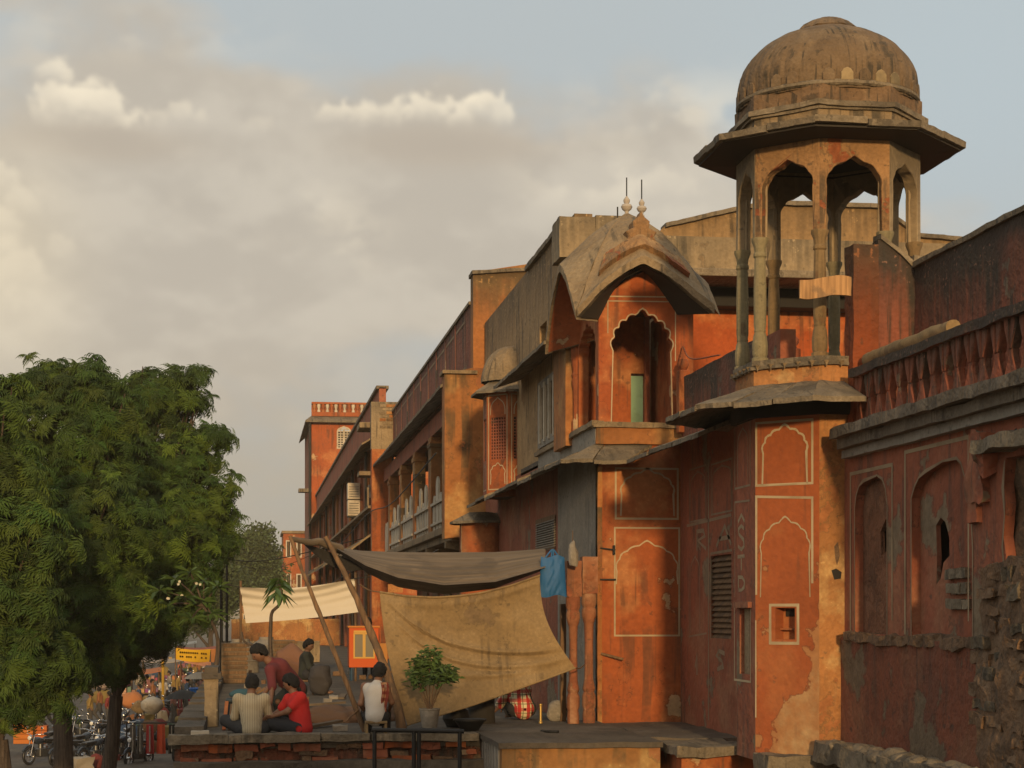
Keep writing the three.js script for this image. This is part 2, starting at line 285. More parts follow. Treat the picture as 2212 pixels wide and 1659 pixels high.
// limewashed plaster: blotches, pale worn patches, chips to the undercoat, rain streaks and soot below the top edge (v = 0 is the top)
function plaster({ base, pale, under, dark, wear = 0.5, chip = 0.8, streak = 0.35, top = 0, size = 4, blotch = 0.35 }) {
  return texture((k, u, v) => {
    let c = mul(base, 1 - blotch / 2 + blotch * (0.6 * N.a[k] + 0.4 * N.e[k]));
    c = mixc(c, pale, wear * sstep(0.5, 0.85, N.b[k]) * (0.6 + 0.6 * N.c[k]));
    c = mixc(c, mul(dark, 1.3), streak * 0.6 * sstep(0.55, 0.9, N.f[k]) * sstep(0.3, 0.7, N.e[k]));
    c = mixc(c, dark, streak * sstep(0.55, 0.85, N.st[k]) * sstep(0.4, 0.7, N.a[(k + 77777) % (TS * TS)]));
    c = mixc(c, mul(dark, 0.6), 0.75 * (1 - sstep(0.0, 0.007, Math.abs(N.b[k] - 0.52))) * sstep(0.5, 0.6, N.f[k]));     // cracks
    const cc = 0.6 * N.d[k] + 0.4 * N.e[(k + 300000) % (TS * TS)];
    c = mixc(c, mul(under, 0.8 + 0.4 * N.c[k]), sstep(chip, chip + 0.035, cc));
    c = mixc(c, mul(dark, 0.7), 0.8 * (sstep(chip - 0.03, chip, cc) - sstep(chip, chip + 0.02, cc)) * 0.6);
    if (top) { const dd = (1 - v) * size; c = mixc(c, dark, Math.min(0.95, top * (sstep(1.25, 0.0, dd - 1.1 * N.st[k] + 0.25) * (0.45 + 0.7 * N.b[k]) + 0.55 * sstep(0.4, 0, dd + 0.2 * N.e[k])))); }
    const pit = N.c[(k + 123457) % (TS * TS)]; c = mixc(c, dark, 0.6 * sstep(0.8, 0.88, 0.6 * pit + 0.4 * N.e[k])); c = mixc(c, pale, 0.6 * sstep(0.78, 0.86, 0.6 * N.g[k] + 0.4 * N.b[k]));
    return mul(c, 0.86 + 0.28 * N.g[k]);
  }, size);
}
const soot = [0.055, 0.045, 0.034];
const P_orange = plaster({ base: [0.32, 0.083, 0.023], pale: [0.44, 0.19, 0.07], under: [0.42, 0.28, 0.15], dark: [0.11, 0.05, 0.026], wear: 0.75, chip: 0.76, streak: 0.7, size: 4.2, blotch: 0.5 });
const P_orangeTop = plaster({ base: [0.31, 0.085, 0.025], pale: [0.42, 0.19, 0.075], under: [0.36, 0.24, 0.13], dark: [0.085, 0.06, 0.035], wear: 0.6, chip: 0.74, streak: 0.6, top: 0.8, size: 5 });
const P_ochre = plaster({ base: [0.32, 0.125, 0.036], pale: [0.44, 0.25, 0.09], under: [0.30, 0.11, 0.04], dark: [0.10, 0.065, 0.03], wear: 0.9, chip: 0.70, streak: 0.85, top: 0.85, size: 5, blotch: 0.65 });
const P_peel = plaster({ base: [0.36, 0.16, 0.053], pale: [0.55, 0.36, 0.15], under: [0.33, 0.13, 0.045], dark: [0.16, 0.10, 0.045], wear: 0.8, chip: 0.62, streak: 0.6, size: 3, blotch: 0.6 });
const P_red = plaster({ base: [0.285, 0.088, 0.044], pale: [0.32, 0.15, 0.08], under: [0.20, 0.145, 0.09], dark: [0.06, 0.047, 0.036], wear: 0.7, chip: 0.68, streak: 0.55, size: 4.6, blotch: 0.6 });
const P_redTop = plaster({ base: [0.24, 0.075, 0.042], pale: [0.30, 0.15, 0.10], under: [0.22, 0.16, 0.11], dark: [0.04, 0.033, 0.025], wear: 0.6, chip: 0.73, streak: 0.9, top: 1.0, size: 3, blotch: 0.6 });
const P_lime = plaster({ base: [0.235, 0.168, 0.095], pale: [0.32, 0.24, 0.14], under: [0.10, 0.078, 0.05], dark: [0.07, 0.058, 0.04], wear: 0.7, chip: 0.74, streak: 0.9, size: 3.2, blotch: 0.6 });
const P_limeTop = plaster({ base: [0.29, 0.215, 0.125], pale: [0.42, 0.32, 0.19], under: [0.25, 0.17, 0.09], dark: [0.075, 0.062, 0.042], wear: 0.7, chip: 0.78, streak: 0.85, top: 0.7, size: 4, blotch: 0.5 });
const P_dome = plaster({ base: [0.15, 0.10, 0.055], pale: [0.21, 0.148, 0.085], under: [0.08, 0.06, 0.038], dark: [0.04, 0.034, 0.023], wear: 0.7, chip: 0.69, streak: 0.85, size: 1.6, blotch: 0.7 });
const P_cement = plaster({ base: [0.25, 0.22, 0.178], pale: [0.33, 0.295, 0.245], under: [0.17, 0.155, 0.13], dark: [0.09, 0.083, 0.07], wear: 0.8, chip: 0.78, streak: 0.35, size: 3, blotch: 0.5 });
const P_stone = plaster({ base: [0.17, 0.135, 0.09], pale: [0.26, 0.205, 0.135], under: [0.10, 0.08, 0.055], dark: [0.055, 0.047, 0.034], wear: 0.7, chip: 0.7, streak: 0.7, size: 2, blotch: 0.8 });
const P_shaft = plaster({ base: [0.215, 0.18, 0.10], pale: [0.27, 0.22, 0.13], under: [0.15, 0.11, 0.06], dark: [0.09, 0.085, 0.05], wear: 0.5, chip: 0.82, streak: 0.5, size: 2.4, blotch: 0.4 });
const P_floor = plaster({ base: [0.088, 0.071, 0.052], pale: [0.15, 0.122, 0.09], under: [0.09, 0.075, 0.06], dark: [0.04, 0.035, 0.03], wear: 0.7, chip: 0.75, streak: 0.4, size: 3.5, blotch: 0.7 });
const P_street = plaster({ base: [0.085, 0.075, 0.064], pale: [0.15, 0.13, 0.10], under: [0.06, 0.05, 0.045], dark: [0.03, 0.027, 0.024], wear: 0.6, chip: 0.8, streak: 0.2, size: 7, blotch: 0.7 });
const P_canvas = plaster({ base: [0.235, 0.158, 0.072], pale: [0.29, 0.205, 0.105], under: [0.17, 0.115, 0.06], dark: [0.09, 0.065, 0.037], wear: 0.6, chip: 0.77, streak: 0.6, size: 2.6, blotch: 0.45 });
const P_rubble = plaster({ base: [0.155, 0.09, 0.048], pale: [0.22, 0.14, 0.08], under: [0.10, 0.064, 0.038], dark: [0.04, 0.03, 0.022], wear: 0.7, chip: 0.66, streak: 0.5, size: 1.2, blotch: 0.9 });
// the slanting tower face: orange wash that has come away along its right edge and near the foot (u, v in metres from its lower left corner)
const P_tower = texture((k, uu, vv) => { const u = uu * 4.6, v = vv * 4.6; let c = mul([0.32, 0.083, 0.023], 0.82 + 0.36 * (0.6 * N.a[k] + 0.4 * N.e[k]));
  c = mixc(c, [0.40, 0.15, 0.05], 0.5 * sstep(0.5, 0.85, N.b[k]));
  const nn = 0.6 * N.d[k] + 0.4 * N.e[k], edge = 0.30 * sstep(0.5, 0.86, u) * sstep(2.9, 2.0, v) + 0.26 * sstep(1.1, 0.2, v) * sstep(0.1, 0.5, u) + 0.05 * sstep(0.72, 0.86, u);
  const p = sstep(0.60, 0.635, nn + edge - 0.14); c = mixc(c, mixc([0.36, 0.165, 0.062], [0.43, 0.28, 0.135], N.c[k] * sstep(0.45, 0.7, N.b[k])), p); c = mixc(c, [0.1, 0.045, 0.022], 0.55 * (sstep(0.585, 0.6, nn + edge - 0.14) - p));
  c = mixc(c, [0.11, 0.05, 0.025], 0.45 * sstep(0.62, 0.85, N.st[k]) * sstep(0.4, 0.7, N.a[k])); return mul(c, 0.9 + 0.2 * N.g[k]); }, 4.6);
const P_wood = texture((k) => mixc(mul([0.17, 0.10, 0.05], 0.6 + 0.8 * N.st[k]), [0.07, 0.05, 0.035], sstep(0.55, 0.8, N.a[k]) * 0.6), 1);
const P_brown = texture((k) => mixc(mul([0.155, 0.115, 0.075], 0.65 + 0.7 * N.hz[k]), [0.085, 0.065, 0.045], sstep(0.5, 0.8, N.b[k]) * 0.6), 2.2);
const P_bark = texture((k) => mul([0.075, 0.055, 0.04], 0.4 + 1.2 * N.st[k]), 1.2);
const P_wash = texture((k) => mixc(mul([0.52, 0.455, 0.35], 0.85 + 0.3 * N.a[k]), [0.32, 0.25, 0.17], 0.5 * sstep(0.55, 0.85, N.b[k])), 2);
const B = (s = 0.02) => ({ bumpMap: H_plaster, bumpScale: s }), R_ = (s = 0.04) => ({ bumpMap: H_rough, bumpScale: s });
const M = {
  orange: std(P_orange, B(0.015)), orangeTop: std(P_orangeTop, B(0.02)), ochre: std(P_ochre, B(0.02)), peel: std(P_peel, R_(0.03)), red: std(P_red, B(0.03)), redTop: std(P_redTop, R_(0.04)),
  lime: std(P_lime, R_(0.04)), limeTop: std(P_limeTop, B(0.025)), dome: std(P_dome, R_(0.03)), cement: std(P_cement, B(0.025)), stone: std(P_stone, R_(0.04)), shaft: std(P_shaft, B(0.01)),
  floor: std(P_floor, R_(0.025)), street: std(P_street, R_(0.02)), canvas: std(P_canvas, { bumpMap: H_plaster, bumpScale: 0.006 }), wood: std(P_wood), brown: std(P_brown), bark: std(P_bark, R_(0.04)),
  white: std(P_wash, B(0.008)), grey: std(P_cement, { color: new THREE.Color(0.8, 0.8, 0.85) }),
};
const flat = (r, g, b, o = {}) => new THREE.MeshStandardMaterial({ color: new THREE.Color().setRGB(r, g, b), roughness: 0.85, metalness: 0, side: THREE.DoubleSide, ...o });
Object.assign(M, {
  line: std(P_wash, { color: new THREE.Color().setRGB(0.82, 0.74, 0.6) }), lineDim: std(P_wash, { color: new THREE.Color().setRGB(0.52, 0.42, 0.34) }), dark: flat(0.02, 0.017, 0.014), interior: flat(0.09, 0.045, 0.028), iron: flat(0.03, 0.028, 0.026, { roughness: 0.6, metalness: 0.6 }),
  teal: std(P_wash, { color: new THREE.Color().setRGB(0.55, 1.0, 0.88) }), finial: flat(0.42, 0.37, 0.31), glass: new THREE.MeshPhysicalMaterial({ color: new THREE.Color().setRGB(0.3, 0.27, 0.2), roughness: 0.15, transmission: 0.4 }),
});
M.petalPale = std(P_limeTop, { color: new THREE.Color(1.05, 1.05, 0.95), ...B(0.02) });
M.leafA = flat(0.075, 0.13, 0.03, { roughness: 0.5 }); M.leafB = flat(0.045, 0.085, 0.022, { roughness: 0.5 }); M.flower = flat(0.7, 0.66, 0.5); M.bikePaint = flat(0.03, 0.04, 0.06, { roughness: 0.25 });

M.tower = std(P_tower, B(0.02)); M.rubble = std(P_rubble, R_(0.05)); M.soffitShade = flat(0.035, 0.028, 0.02); M.stoneDark = std(P_stone, { color: new THREE.Color(0.6, 0.58, 0.56), ...R_(0.05) });  // undersides of eaves and hoods: shade put into a near-black colour
M.peelWorn = std(plaster({ base: [0.28, 0.155, 0.066], pale: [0.38, 0.25, 0.12], under: [0.24, 0.075, 0.028], dark: [0.07, 0.052, 0.032], wear: 0.7, chip: 0.66, streak: 0.8, size: 2.2, blotch: 0.8 }), R_(0.04)); M.limeWarm = std(P_limeTop, { ...B(0.03), color: new THREE.Color(0.95, 0.8, 0.62) });

M.baluster = std(P_redTop, { ...R_(0.04), color: new THREE.Color(1.35, 1.2, 1.05) });
M.lineMid = std(P_wash, { color: new THREE.Color().setRGB(0.68, 0.58, 0.46) });
// ================================================================ ground, street, terrace roofs
tag(part(scene, 'ground', new THREE.PlaneGeometry(1600, 2400).rotateX(-Math.PI / 2).translate(0, -0.02, -700), M.street, {}), 'bare earth spreading beyond the street', 'ground', null, 'structure');
tag(part(scene, 'street', new THREE.PlaneGeometry(22, 420).rotateX(-Math.PI / 2).translate(-15.5, 0.004, -180), M.street), 'dusty grey bazaar street below the terrace', 'street', null, 'structure');
tag(part(scene, 'pavement', [bx(-4.6, -1.0, -0.1, 0.14, 5, 320, 0.02)], M.floor), 'raised pavement along the shops', 'pavement', null, 'structure');
{ // the flat roof of the shops, on which people sit, with the shops below it
  const shops = thing('shop_row', 'long single storey row of shops under the flat terrace, worn red and grey front edge', 'building', [2, 0, -25.4]);
  part(shops, 'roof', [rbx(-1.05, 4.9, 3.44, 3.6, 25.35, 60, 0.8, 0.012, 1.3, 3), bx(-1.05, 7, 3.44, 3.59, 60, 134, 0)], M.floor);
  part(shops, 'roof_edge', [rbx(-1.1, -0.3, 3.52, 3.63, 25.2, 25.6, 0.09, 0.02, 4, 5), rbx(-0.28, 0.95, 3.53, 3.635, 25.15, 25.6, 0.09, 0.02, 4, 6), rbx(0.97, 1.62, 3.54, 3.63, 25.22, 25.6, 0.09, 0.02, 4, 7), rbx(1.64, 3.1, 3.53, 3.63, 25.18, 25.6, 0.09, 0.02, 4, 8)], M.stone);
  part(shops, 'front_wall', [rbx(-0.98, 3.3, 0, 3.52, 25.42, 25.9, 0.16, 0.03, 3, 9)], std(P_redTop, { ...R_(0.05), color: new THREE.Color(1.15, 1.1, 1.0) }), { top: 3.9 });
  part(shops, 'street_wall', [bx(-0.96, -0.8, 0, 3.5, 25.9, 134, 0)], M.red);
  part(shops, 'plinth', [rbx(-1.0, 3.2, 2.9, 3.27, 25.1, 25.5, 0.15, 0.02, 4, 14)], M.floor);
  // loose courses of stone in the broken front edge
  const r = rng(41);
  for (let row = 0; row < 3; row++) for (let t = -0.92; t < 3.0;) { const w = 0.1 + r() * 0.3, h = 0.06 + r() * 0.06, y = 3.5 - row * 0.095 + (r() - 0.5) * 0.025; if (r() < 0.62) part(shops, 'stone', rbx(t, t + w, y - h, y, 25.27 + r() * 0.07, 25.5, 0.07, 0.022, 7, Math.floor(r() * 99)), r() < 0.35 ? M.orange : r() < 0.6 ? M.red : M.rubble); t += w + 0.01 + r() * 0.06; }
  // street front: a rolled awning line
  for (let i = 0; i < 5; i++) part(shops, 'awning', slab(V(-1.0, 2.9, 92 + i * 8), V(-1.0, 2.9, 98 + i * 8), V(-1.6, 2.6, 98 + i * 8), V(-1.6, 2.6, 92 + i * 8), 0.03, 6, 3, 0.03, i), [M.brown, M.canvas, M.red][i % 3]);
}
tag(part(scene, 'near_roof', [bx(-1, 6.4, 2.3, 2.6, -6, 25.0, 0.02)], M.floor), 'lower flat roof in front of the terrace', 'roof', null, 'structure');

// ================================================================ corner tower with its domed pavilion
const TC = { t: 7.07, s: 22.13 };
const vert = (R, y, al, c = TC) => V(c.t - R * Math.sin(al * Math.PI / 180), y, c.s - R * Math.cos(al * Math.PI / 180));
const octa = (R, y0, y1, c = TC, R1 = R) => new THREE.CylinderGeometry(R1, R, y1 - y0, 8, 1, false, Math.PI / 8).toNonIndexed().translate(c.t, (y0 + y1) / 2, -c.s);
function octaRough(R, y0, y1, amp, seed, c = TC) {      // octagonal drum with uneven plaster
  const g = surf((u, v) => { const k = u * 8, i = Math.floor(Math.min(k, 7.999)), f = k - i; const a = vert(R, lerp(y0, y1, v), 22.5 + 45 * i, c), b = vert(R, lerp(y0, y1, v), 67.5 + 45 * i, c); return a.lerp(b, f).toArray(); }, 64, Math.max(2, Math.round((y1 - y0) / 0.08)));
  const top = surf((u, v) => { const k = u * 8, i = Math.floor(Math.min(k, 7.999)), f = k - i; const a = vert(R * (1 - v * 0.5), y1, 22.5 + 45 * i, c), b = vert(R * (1 - v * 0.5), y1, 67.5 + 45 * i, c); return a.lerp(b, f).toArray(); }, 64, 2);
  const bot = surf((u, v) => { const k = u * 8, i = Math.floor(Math.min(k, 7.999)), f = k - i; const a = vert(R * (1 - v * 0.5), y0, 22.5 + 45 * i, c), b = vert(R * (1 - v * 0.5), y0, 67.5 + 45 * i, c); return a.lerp(b, f).toArray(); }, 64, 2);
  return crease(clean(rough(join([g, top, bot]), amp, 5, seed)), 0.6);
}
{
  const T = thing('corner_tower', 'orange eight sided corner tower carrying a domed pavilion on slender columns', 'tower', [TC.t, 3.55, -TC.s]);
  const RT = 1.12, v = (al) => [TC.t - RT * Math.sin(al * Math.PI / 180), TC.s - RT * Math.cos(al * Math.PI / 180)];
  const [aR, a0, a1, a2] = [v(-22.5), v(22.5), v(67.5), v(112.5)];
  const dg = DG(...a1, ...a0), fr = FR(a0[1]), sd = SD(a1[0]);
  const W = Math.hypot(a0[0] - a1[0], a0[1] - a1[1]);
  const nic = prect(dg, 1675, 1313, 1717, 1381);
  part(T, 'wall', plate(dg, rect(0, 3.5, W, 8.0), [nic], 0.2), M.tower, { du: 0, dv: -3.5, fr: dg });
  part(T, 'wall', plate(fr, rect(a0[0], 3.5, aR[0], 8.0), [], 0.2), M.peel, { du: 0.1, dv: 0.4 });
  const slot = prect(sd, 1598, 1315, 1620, 1455);
  part(T, 'wall', plate(sd, rect(-a2[1], 3.5, -a1[1], 8.0), [slot], 0.2), M.red, { du: 2.2 });
  part(T, 'wall', plate(DG(...v(157.5), ...a2), rect(0, 3.5, W, 8.0), [], 0.2), M.red);
  part(T, 'niche_back', plate(dg, rect(nic[0][0] - 0.05, nic[0][1] - 0.05, nic[2][0] + 0.05, nic[2][1] + 0.05), [], 0.03, -0.2), M.orange);
  { const q = prect(dg, 1681, 1316, 1715, 1332); part(T, 'shelf_dark_sheet', plate(dg, q, [], 0.02, -0.19), M.dark); part(T, 'shelf', plate(dg, prect(dg, 1676, 1357, 1716, 1361), [], 0.1, -0.1), M.orange); }  // near-black sheet above the shelf stands for the shade of a hollow
  part(T, 'hole_patch', plate(fr, pl(fr, [[1796, 1232], [1806, 1228], [1818, 1236], [1816, 1250], [1802, 1252]]), [], 0.01, 0.004), M.dark); part(T, 'hole_patch', plate(fr, pl(fr, [[1802, 1180], [1810, 1170], [1814, 1200], [1808, 1222], [1804, 1205]]), [], 0.01, 0.004), M.rubble);  // flat dark sheet stands for the shade in a hole, rubble patch above it
  part(T, 'inner_dark', plate(sd, rect(slot[0][0] - 0.1, slot[0][1] - 0.1, slot[2][0] + 0.1, slot[2][1] + 0.1), [], 0.03, -0.21), M.dark);
  part(T, 'window_lintel', plate(sd, prect(sd, 1592, 1300, 1624, 1313), [], 0.05, 0.05), M.red);
  part(T, 'window_frame', plate(sd, prect(sd, 1598, 1315, 1609, 1455), [], 0.03, -0.06), M.lime);
  part(T, 'plinth', [rbx(a1[0] - 0.03, a0[0] + 0.3, 3.4, 3.6, a0[1] - 0.05, a0[1] + 0.6, 0.1, 0.02, 5, 3)], M.stone);
  // painted panels on the slanting and on the street face
  const P = (name, f, pts, w, closed, mat = M.line) => part(T, name, strip(f, pts, w, 0.004, closed, 0.5), mat, { label: undefined });
  P('painted_line', dg, prect(dg, 1634, 906, 1755, 1049), 0.033, true);
  { const u0 = on(dg, 1647, 1000)[0], u1 = on(dg, 1744, 1000)[0]; P('painted_arch', dg, arch(u0, u1, on(dg, 1690, 1047)[1], on(dg, 1690, 978)[1], on(dg, 1690, 917)[1], 3, 0.02), 0.026); }
  { const a = on(dg, 1755, 1260), b = on(dg, 1755, 1075), c = on(dg, 1634, 1073), d = on(dg, 1634, 1285); P('painted_line', dg, [a, b, c, d], 0.033); }
  { const u0 = on(dg, 1643, 1000)[0], u1 = on(dg, 1750, 1000)[0]; P('painted_arch', dg, arch(u0, u1, on(dg, 1690, 1290)[1], on(dg, 1690, 1195)[1], on(dg, 1690, 1116)[1], 3, 0.02), 0.018); }
  P('painted_line', dg, prect(dg, 1664, 1307, 1724, 1389), 0.04, true);
  P('painted_line', dg, pl(dg, [[1633, 1340], [1633, 1550]]), 0.02);
  P('painted_line', sd, prect(sd, 1588, 907, 1621, 1056), 0.03, true, M.lineDim);
  { const q = prect(sd, 1594, 920, 1616, 1050); P('painted_arch', sd, arch(q[0][0], q[1][0], q[0][1], on(sd, 1605, 965)[1], q[2][1], 0), 0.02, false, M.lineDim); }
  P('painted_line', sd, pl(sd, [[1588, 1290], [1588, 1085], [1620, 1081]]), 0.028, false, M.lineDim);
  P('painted_line', sd, prect(sd, 1587, 1302, 1622, 1468), 0.03, true);
  // lettering down the narrow street face
  const let_ = (pts, name = 'painted_letter') => P(name, sd, pl(sd, pts), 0.05, false, M.lineMid);
  let_([[1595, 1128], [1602, 1112], [1609, 1126]]); let_([[1608, 1142], [1602, 1136], [1596, 1143], [1597, 1154], [1607, 1166], [1608, 1180], [1602, 1187], [1595, 1180]]);
  let_([[1594, 1203], [1609, 1201]]); let_([[1602, 1203], [1602, 1232]]); let_([[1596, 1274], [1596, 1247], [1604, 1247], [1609, 1256], [1608, 1268], [1602, 1275], [1596, 1274]]);
  // lower eave of stone slabs
  const eave = (al0, al1, n, clipT) => { for (let i = 0; i < n; i++) { const f0 = i / n + (i ? 0.006 : 0), f1 = (i + 1) / n - (i < n - 1 ? 0.006 : 0);
    const o0 = vert(2.02, 7.74, al0), o1 = vert(2.02, 7.74, al1), i0 = vert(1.0, 8.06, al0), i1 = vert(1.0, 8.06, al1);
    const a = o0.clone().lerp(o1, f0), b = o0.clone().lerp(o1, f1), c = i0.clone().lerp(i1, f1), d = i0.clone().lerp(i1, f0);
    if (clipT) for (const p of [a, b, c, d]) p.x = Math.min(p.x, clipT);
    a.y -= 0.015 * (i % 2); b.y -= 0.015 * (i % 2);
    part(T, 'eave_slab', slab(a, b, c, d, 0.06, 14, 10, 0.009, i + al0), M.stone); } };
  eave(22.5, -22.5, 2, 6.93); eave(67.5, 22.5, 3); eave(112.5, 67.5, 2); eave(157.5, 112.5, 2);
  part(T, 'under_eave_band', octa(1.2, 7.62, 7.8), M.dark);  // near-black band round the tower under the lower eave
  // pedestal and columns of the pavilion
  part(T, 'pedestal', [octaRough(1.14, 7.9, 8.2, 0.008, 4)], M.peel);
  part(T, 'pedestal_moulding', [octaRough(1.2, 8.2, 8.24, 0.008, 6), octaRough(1.17, 8.24, 8.31, 0.008, 7)], M.stone);
  part(T, 'moulding_leaves', Array.from({ length: 40 }, (_, i) => { const k = i / 40 * 8, e = Math.floor(k), f = k - e; const p = vert(1.19, 8.21, 22.5 + 45 * e).lerp(vert(1.19, 8.21, 67.5 + 45 * e), f + 0.1); return new THREE.ConeGeometry(0.045, 0.075, 5).rotateX(Math.PI).translate(p.x, p.y, p.z); }), M.lime);
  const col = [[0.0, 0], [0.125, 0], [0.125, 0.05], [0.1, 0.06], [0.115, 0.1], [0.118, 0.22], [0.1, 0.32], [0.083, 0.36], [0.09, 0.38], [0.084, 0.4], [0.095, 0.46], [0.096, 0.9], [0.085, 1.22], [0.08, 1.26], [0.1, 1.28], [0.1, 1.31], [0.085, 1.33], [0.095, 1.4], [0.13, 1.47], [0.13, 1.5], [0, 1.5]];
  for (let k = 0; k < 8; k++) {
    const p = vert(1.05, 0, 22.5 + 45 * k);
    part(T, 'column', crease(clean(lathe(col.map(([r, y]) => [r * 0.82, y]), p.x, -p.z, 12, 8.3)), 0.5), k % 3 === 1 ? M.shaft : k % 3 ? M.shaft : std(P_shaft, { color: new THREE.Color(0.95, 0.75, 0.62) }));
  }
  for (let k = 0; k < 8; k++) {          // arched panel between each pair of columns, its piers resting on the capitals
    const p0 = vert(1.13, 0, 67.5 + 45 * k), p1 = vert(1.13, 0, 22.5 + 45 * k), f = DG(p0.x, -p0.z, p1.x, -p1.z), w = p0.distanceTo(p1);
    const o = arch(0.09, w - 0.09, 9.78, 10.3, 10.68, 2, 0.012);
    const out = [[0, 9.78], ...o, [w, 9.78], [w, 10.95], [0, 10.95]];
    const pts = [[0, 9.78], [0.09, 9.78], ...o.slice(1, -1), [w - 0.09, 9.78], [w, 9.78], [w, 10.95], [0, 10.95]];
    part(T, 'arch_panel', crease(clean(rough(plate(f, pts, [], 0.16, 0, 0.008), 0.006, 7, 3)), 0.5), k === 0 || k === 7 ? M.peelWorn : M.limeTop, { top: 11.2 });
  }
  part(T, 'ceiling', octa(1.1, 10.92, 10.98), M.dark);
  for (let k = 0; k < 8; k++) for (let h = 0; h < 2; h++) {      // upper eave: sixteen stone slabs
    const A = 67.5 + 45 * k, Bq = 22.5 + 45 * k, f0 = h / 2 + (h ? 0.004 : 0), f1 = (h + 1) / 2 - (h ? 0 : 0.004), q = (R, y, f) => vert(R, y, A).lerp(vert(R, y, Bq), f);
    const dy = 0.012 * ((k * 2 + h) % 3 - 1);
    const top = quad(q(1.67, 11.0 + dy, f0), q(1.67, 11.0 + dy, f1), q(1.05, 11.07, f1), q(1.05, 11.07, f0)), low = quad(q(1.66, 10.925 + dy, f0), q(1.66, 10.925 + dy, f1), q(0.98, 10.885, f1), q(0.98, 10.885, f0));
    part(T, 'eave_slab', shell(top, low, 14, 10, 0.007, 3), M.stone);
  }
  for (let k = 0; k < 8; k++) { const A = 67.5 + 45 * k, q = (R, y, a) => vert(R, y, a); part(T, 'eave_soffit', slab(q(1.6, 10.915, A), q(1.6, 10.915, A - 45), q(0.95, 10.88, A - 45), q(0.95, 10.88, A), 0.02, 3, 3, 0.004, k), M.soffitShade); }  // thin sheets under the slabs, eave shade put into their colour
  part(T, 'neck_band', octaRough(1.15, 10.95, 11.24, 0.012, 11), M.lime);
  part(T, 'drum_ledge', [octaRough(1.225, 11.25, 11.31, 0.01, 12), octaRough(1.185, 11.215, 11.25, 0.008, 13)], M.stone);
  part(T, 'drum', octaRough(1.145, 11.3, 11.515, 0.012, 14), std(P_dome, { ...R_(0.03), color: new THREE.Color(1.15, 1.05, 1) }));
  const prof = [[11.48, 1.085], [11.6, 1.10], [11.77, 1.105], [11.9, 1.085], [12.02, 1.045], [12.14, 0.985], [12.26, 0.895], [12.37, 0.785], [12.46, 0.655], [12.53, 0.52], [12.585, 0.40], [12.62, 0.30]].map(([y, r]) => [y < 11.6 ? y : 11.6 + (y - 11.6) * 0.85, r]);
  const rAt = (q) => { const x = q * (prof.length - 1), i = Math.min(prof.length - 2, Math.floor(x)), f = x - i; return [lerp(prof[i][0], prof[i + 1][0], f), lerp(prof[i][1], prof[i + 1][1], f)]; };
  const RIB = 32;
  part(T, 'dome', crease(clean(rough(surf((u, q) => { const [y, r0] = rAt(q); const a = u * Math.PI * 2, rib = Math.abs(Math.sin(a * RIB / 2)) ** 0.4; const r = r0 * (1 - 0.012 * (1 - rib) * sstep(0.85, 0.25, q)); return [TC.t + r * Math.sin(a), y, -TC.s + r * Math.cos(a)]; }, 256, 40), 0.006, 6, 2)), 0.8), M.dome);
  const pt = new THREE.Shape([[-0.062, 0], [0.062, 0], [0.062, 0.075], [0.035, 0.115], [0, 0.13], [-0.035, 0.115], [-0.062, 0.075]].map((p) => new THREE.Vector2(...p)));
  for (let k = 0; k < RIB; k++) {
    if (k === 29 || k === 26 || k === 6) continue;          // fallen petals
    const a = (k + 0.5) / RIB * Math.PI * 2, g = new THREE.ExtrudeGeometry(pt, { depth: 0.03, bevelEnabled: true, bevelSize: 0.012, bevelThickness: 0.012, bevelSegments: 2 }).translate(0, 11.565, 1.078).rotateY(a).translate(TC.t, 0, -TC.s);
    part(T, 'petal', g, k === 31 || k === 1 || k === 2 ? M.petalPale : M.dome);
  }
  part(T, 'petal_band', crease(clean(lathe([[1.1, 0], [1.125, 0.02], [1.125, 0.05], [1.1, 0.07]], TC.t, TC.s, 64, 11.5)), 0.5), M.stone);
  part(T, 'dome_cap', crease(clean(rough(surf((u, q) => { const a = u * Math.PI * 2; const pr = [[0.34, 12.43], [0.37, 12.455], [0.3, 12.525], [0.2, 12.585], [0.11, 12.615], [0.002, 12.625]]; const x = q * 5, i = Math.min(4, Math.floor(x)), f = x - i; const r = lerp(pr[i][0], pr[i + 1][0], f) * (1 + 0.05 * Math.abs(Math.sin(a * 8))), y = lerp(pr[i][1], pr[i + 1][1], f); return [TC.t + r * Math.sin(a), y, -TC.s + r * Math.cos(a)]; }, 96, 10), 0.006, 8, 5)), 0.8), M.dome);
  // small post with a knob standing on the pavilion floor
  const pp = { t: Tt(1715, 23.4), s: 23.4 };
  part(T, 'floor_post', [bx(pp.t - 0.075, pp.t + 0.075, 8.2, 8.72, pp.s - 0.07, pp.s + 0.07, 0.02), lathe([[0, 0], [0.05, 0], [0.03, 0.03], [0.065, 0.08], [0.06, 0.13], [0.02, 0.17], [0, 0.17]], pp.t, pp.s, 10, 8.72)], M.red);
}

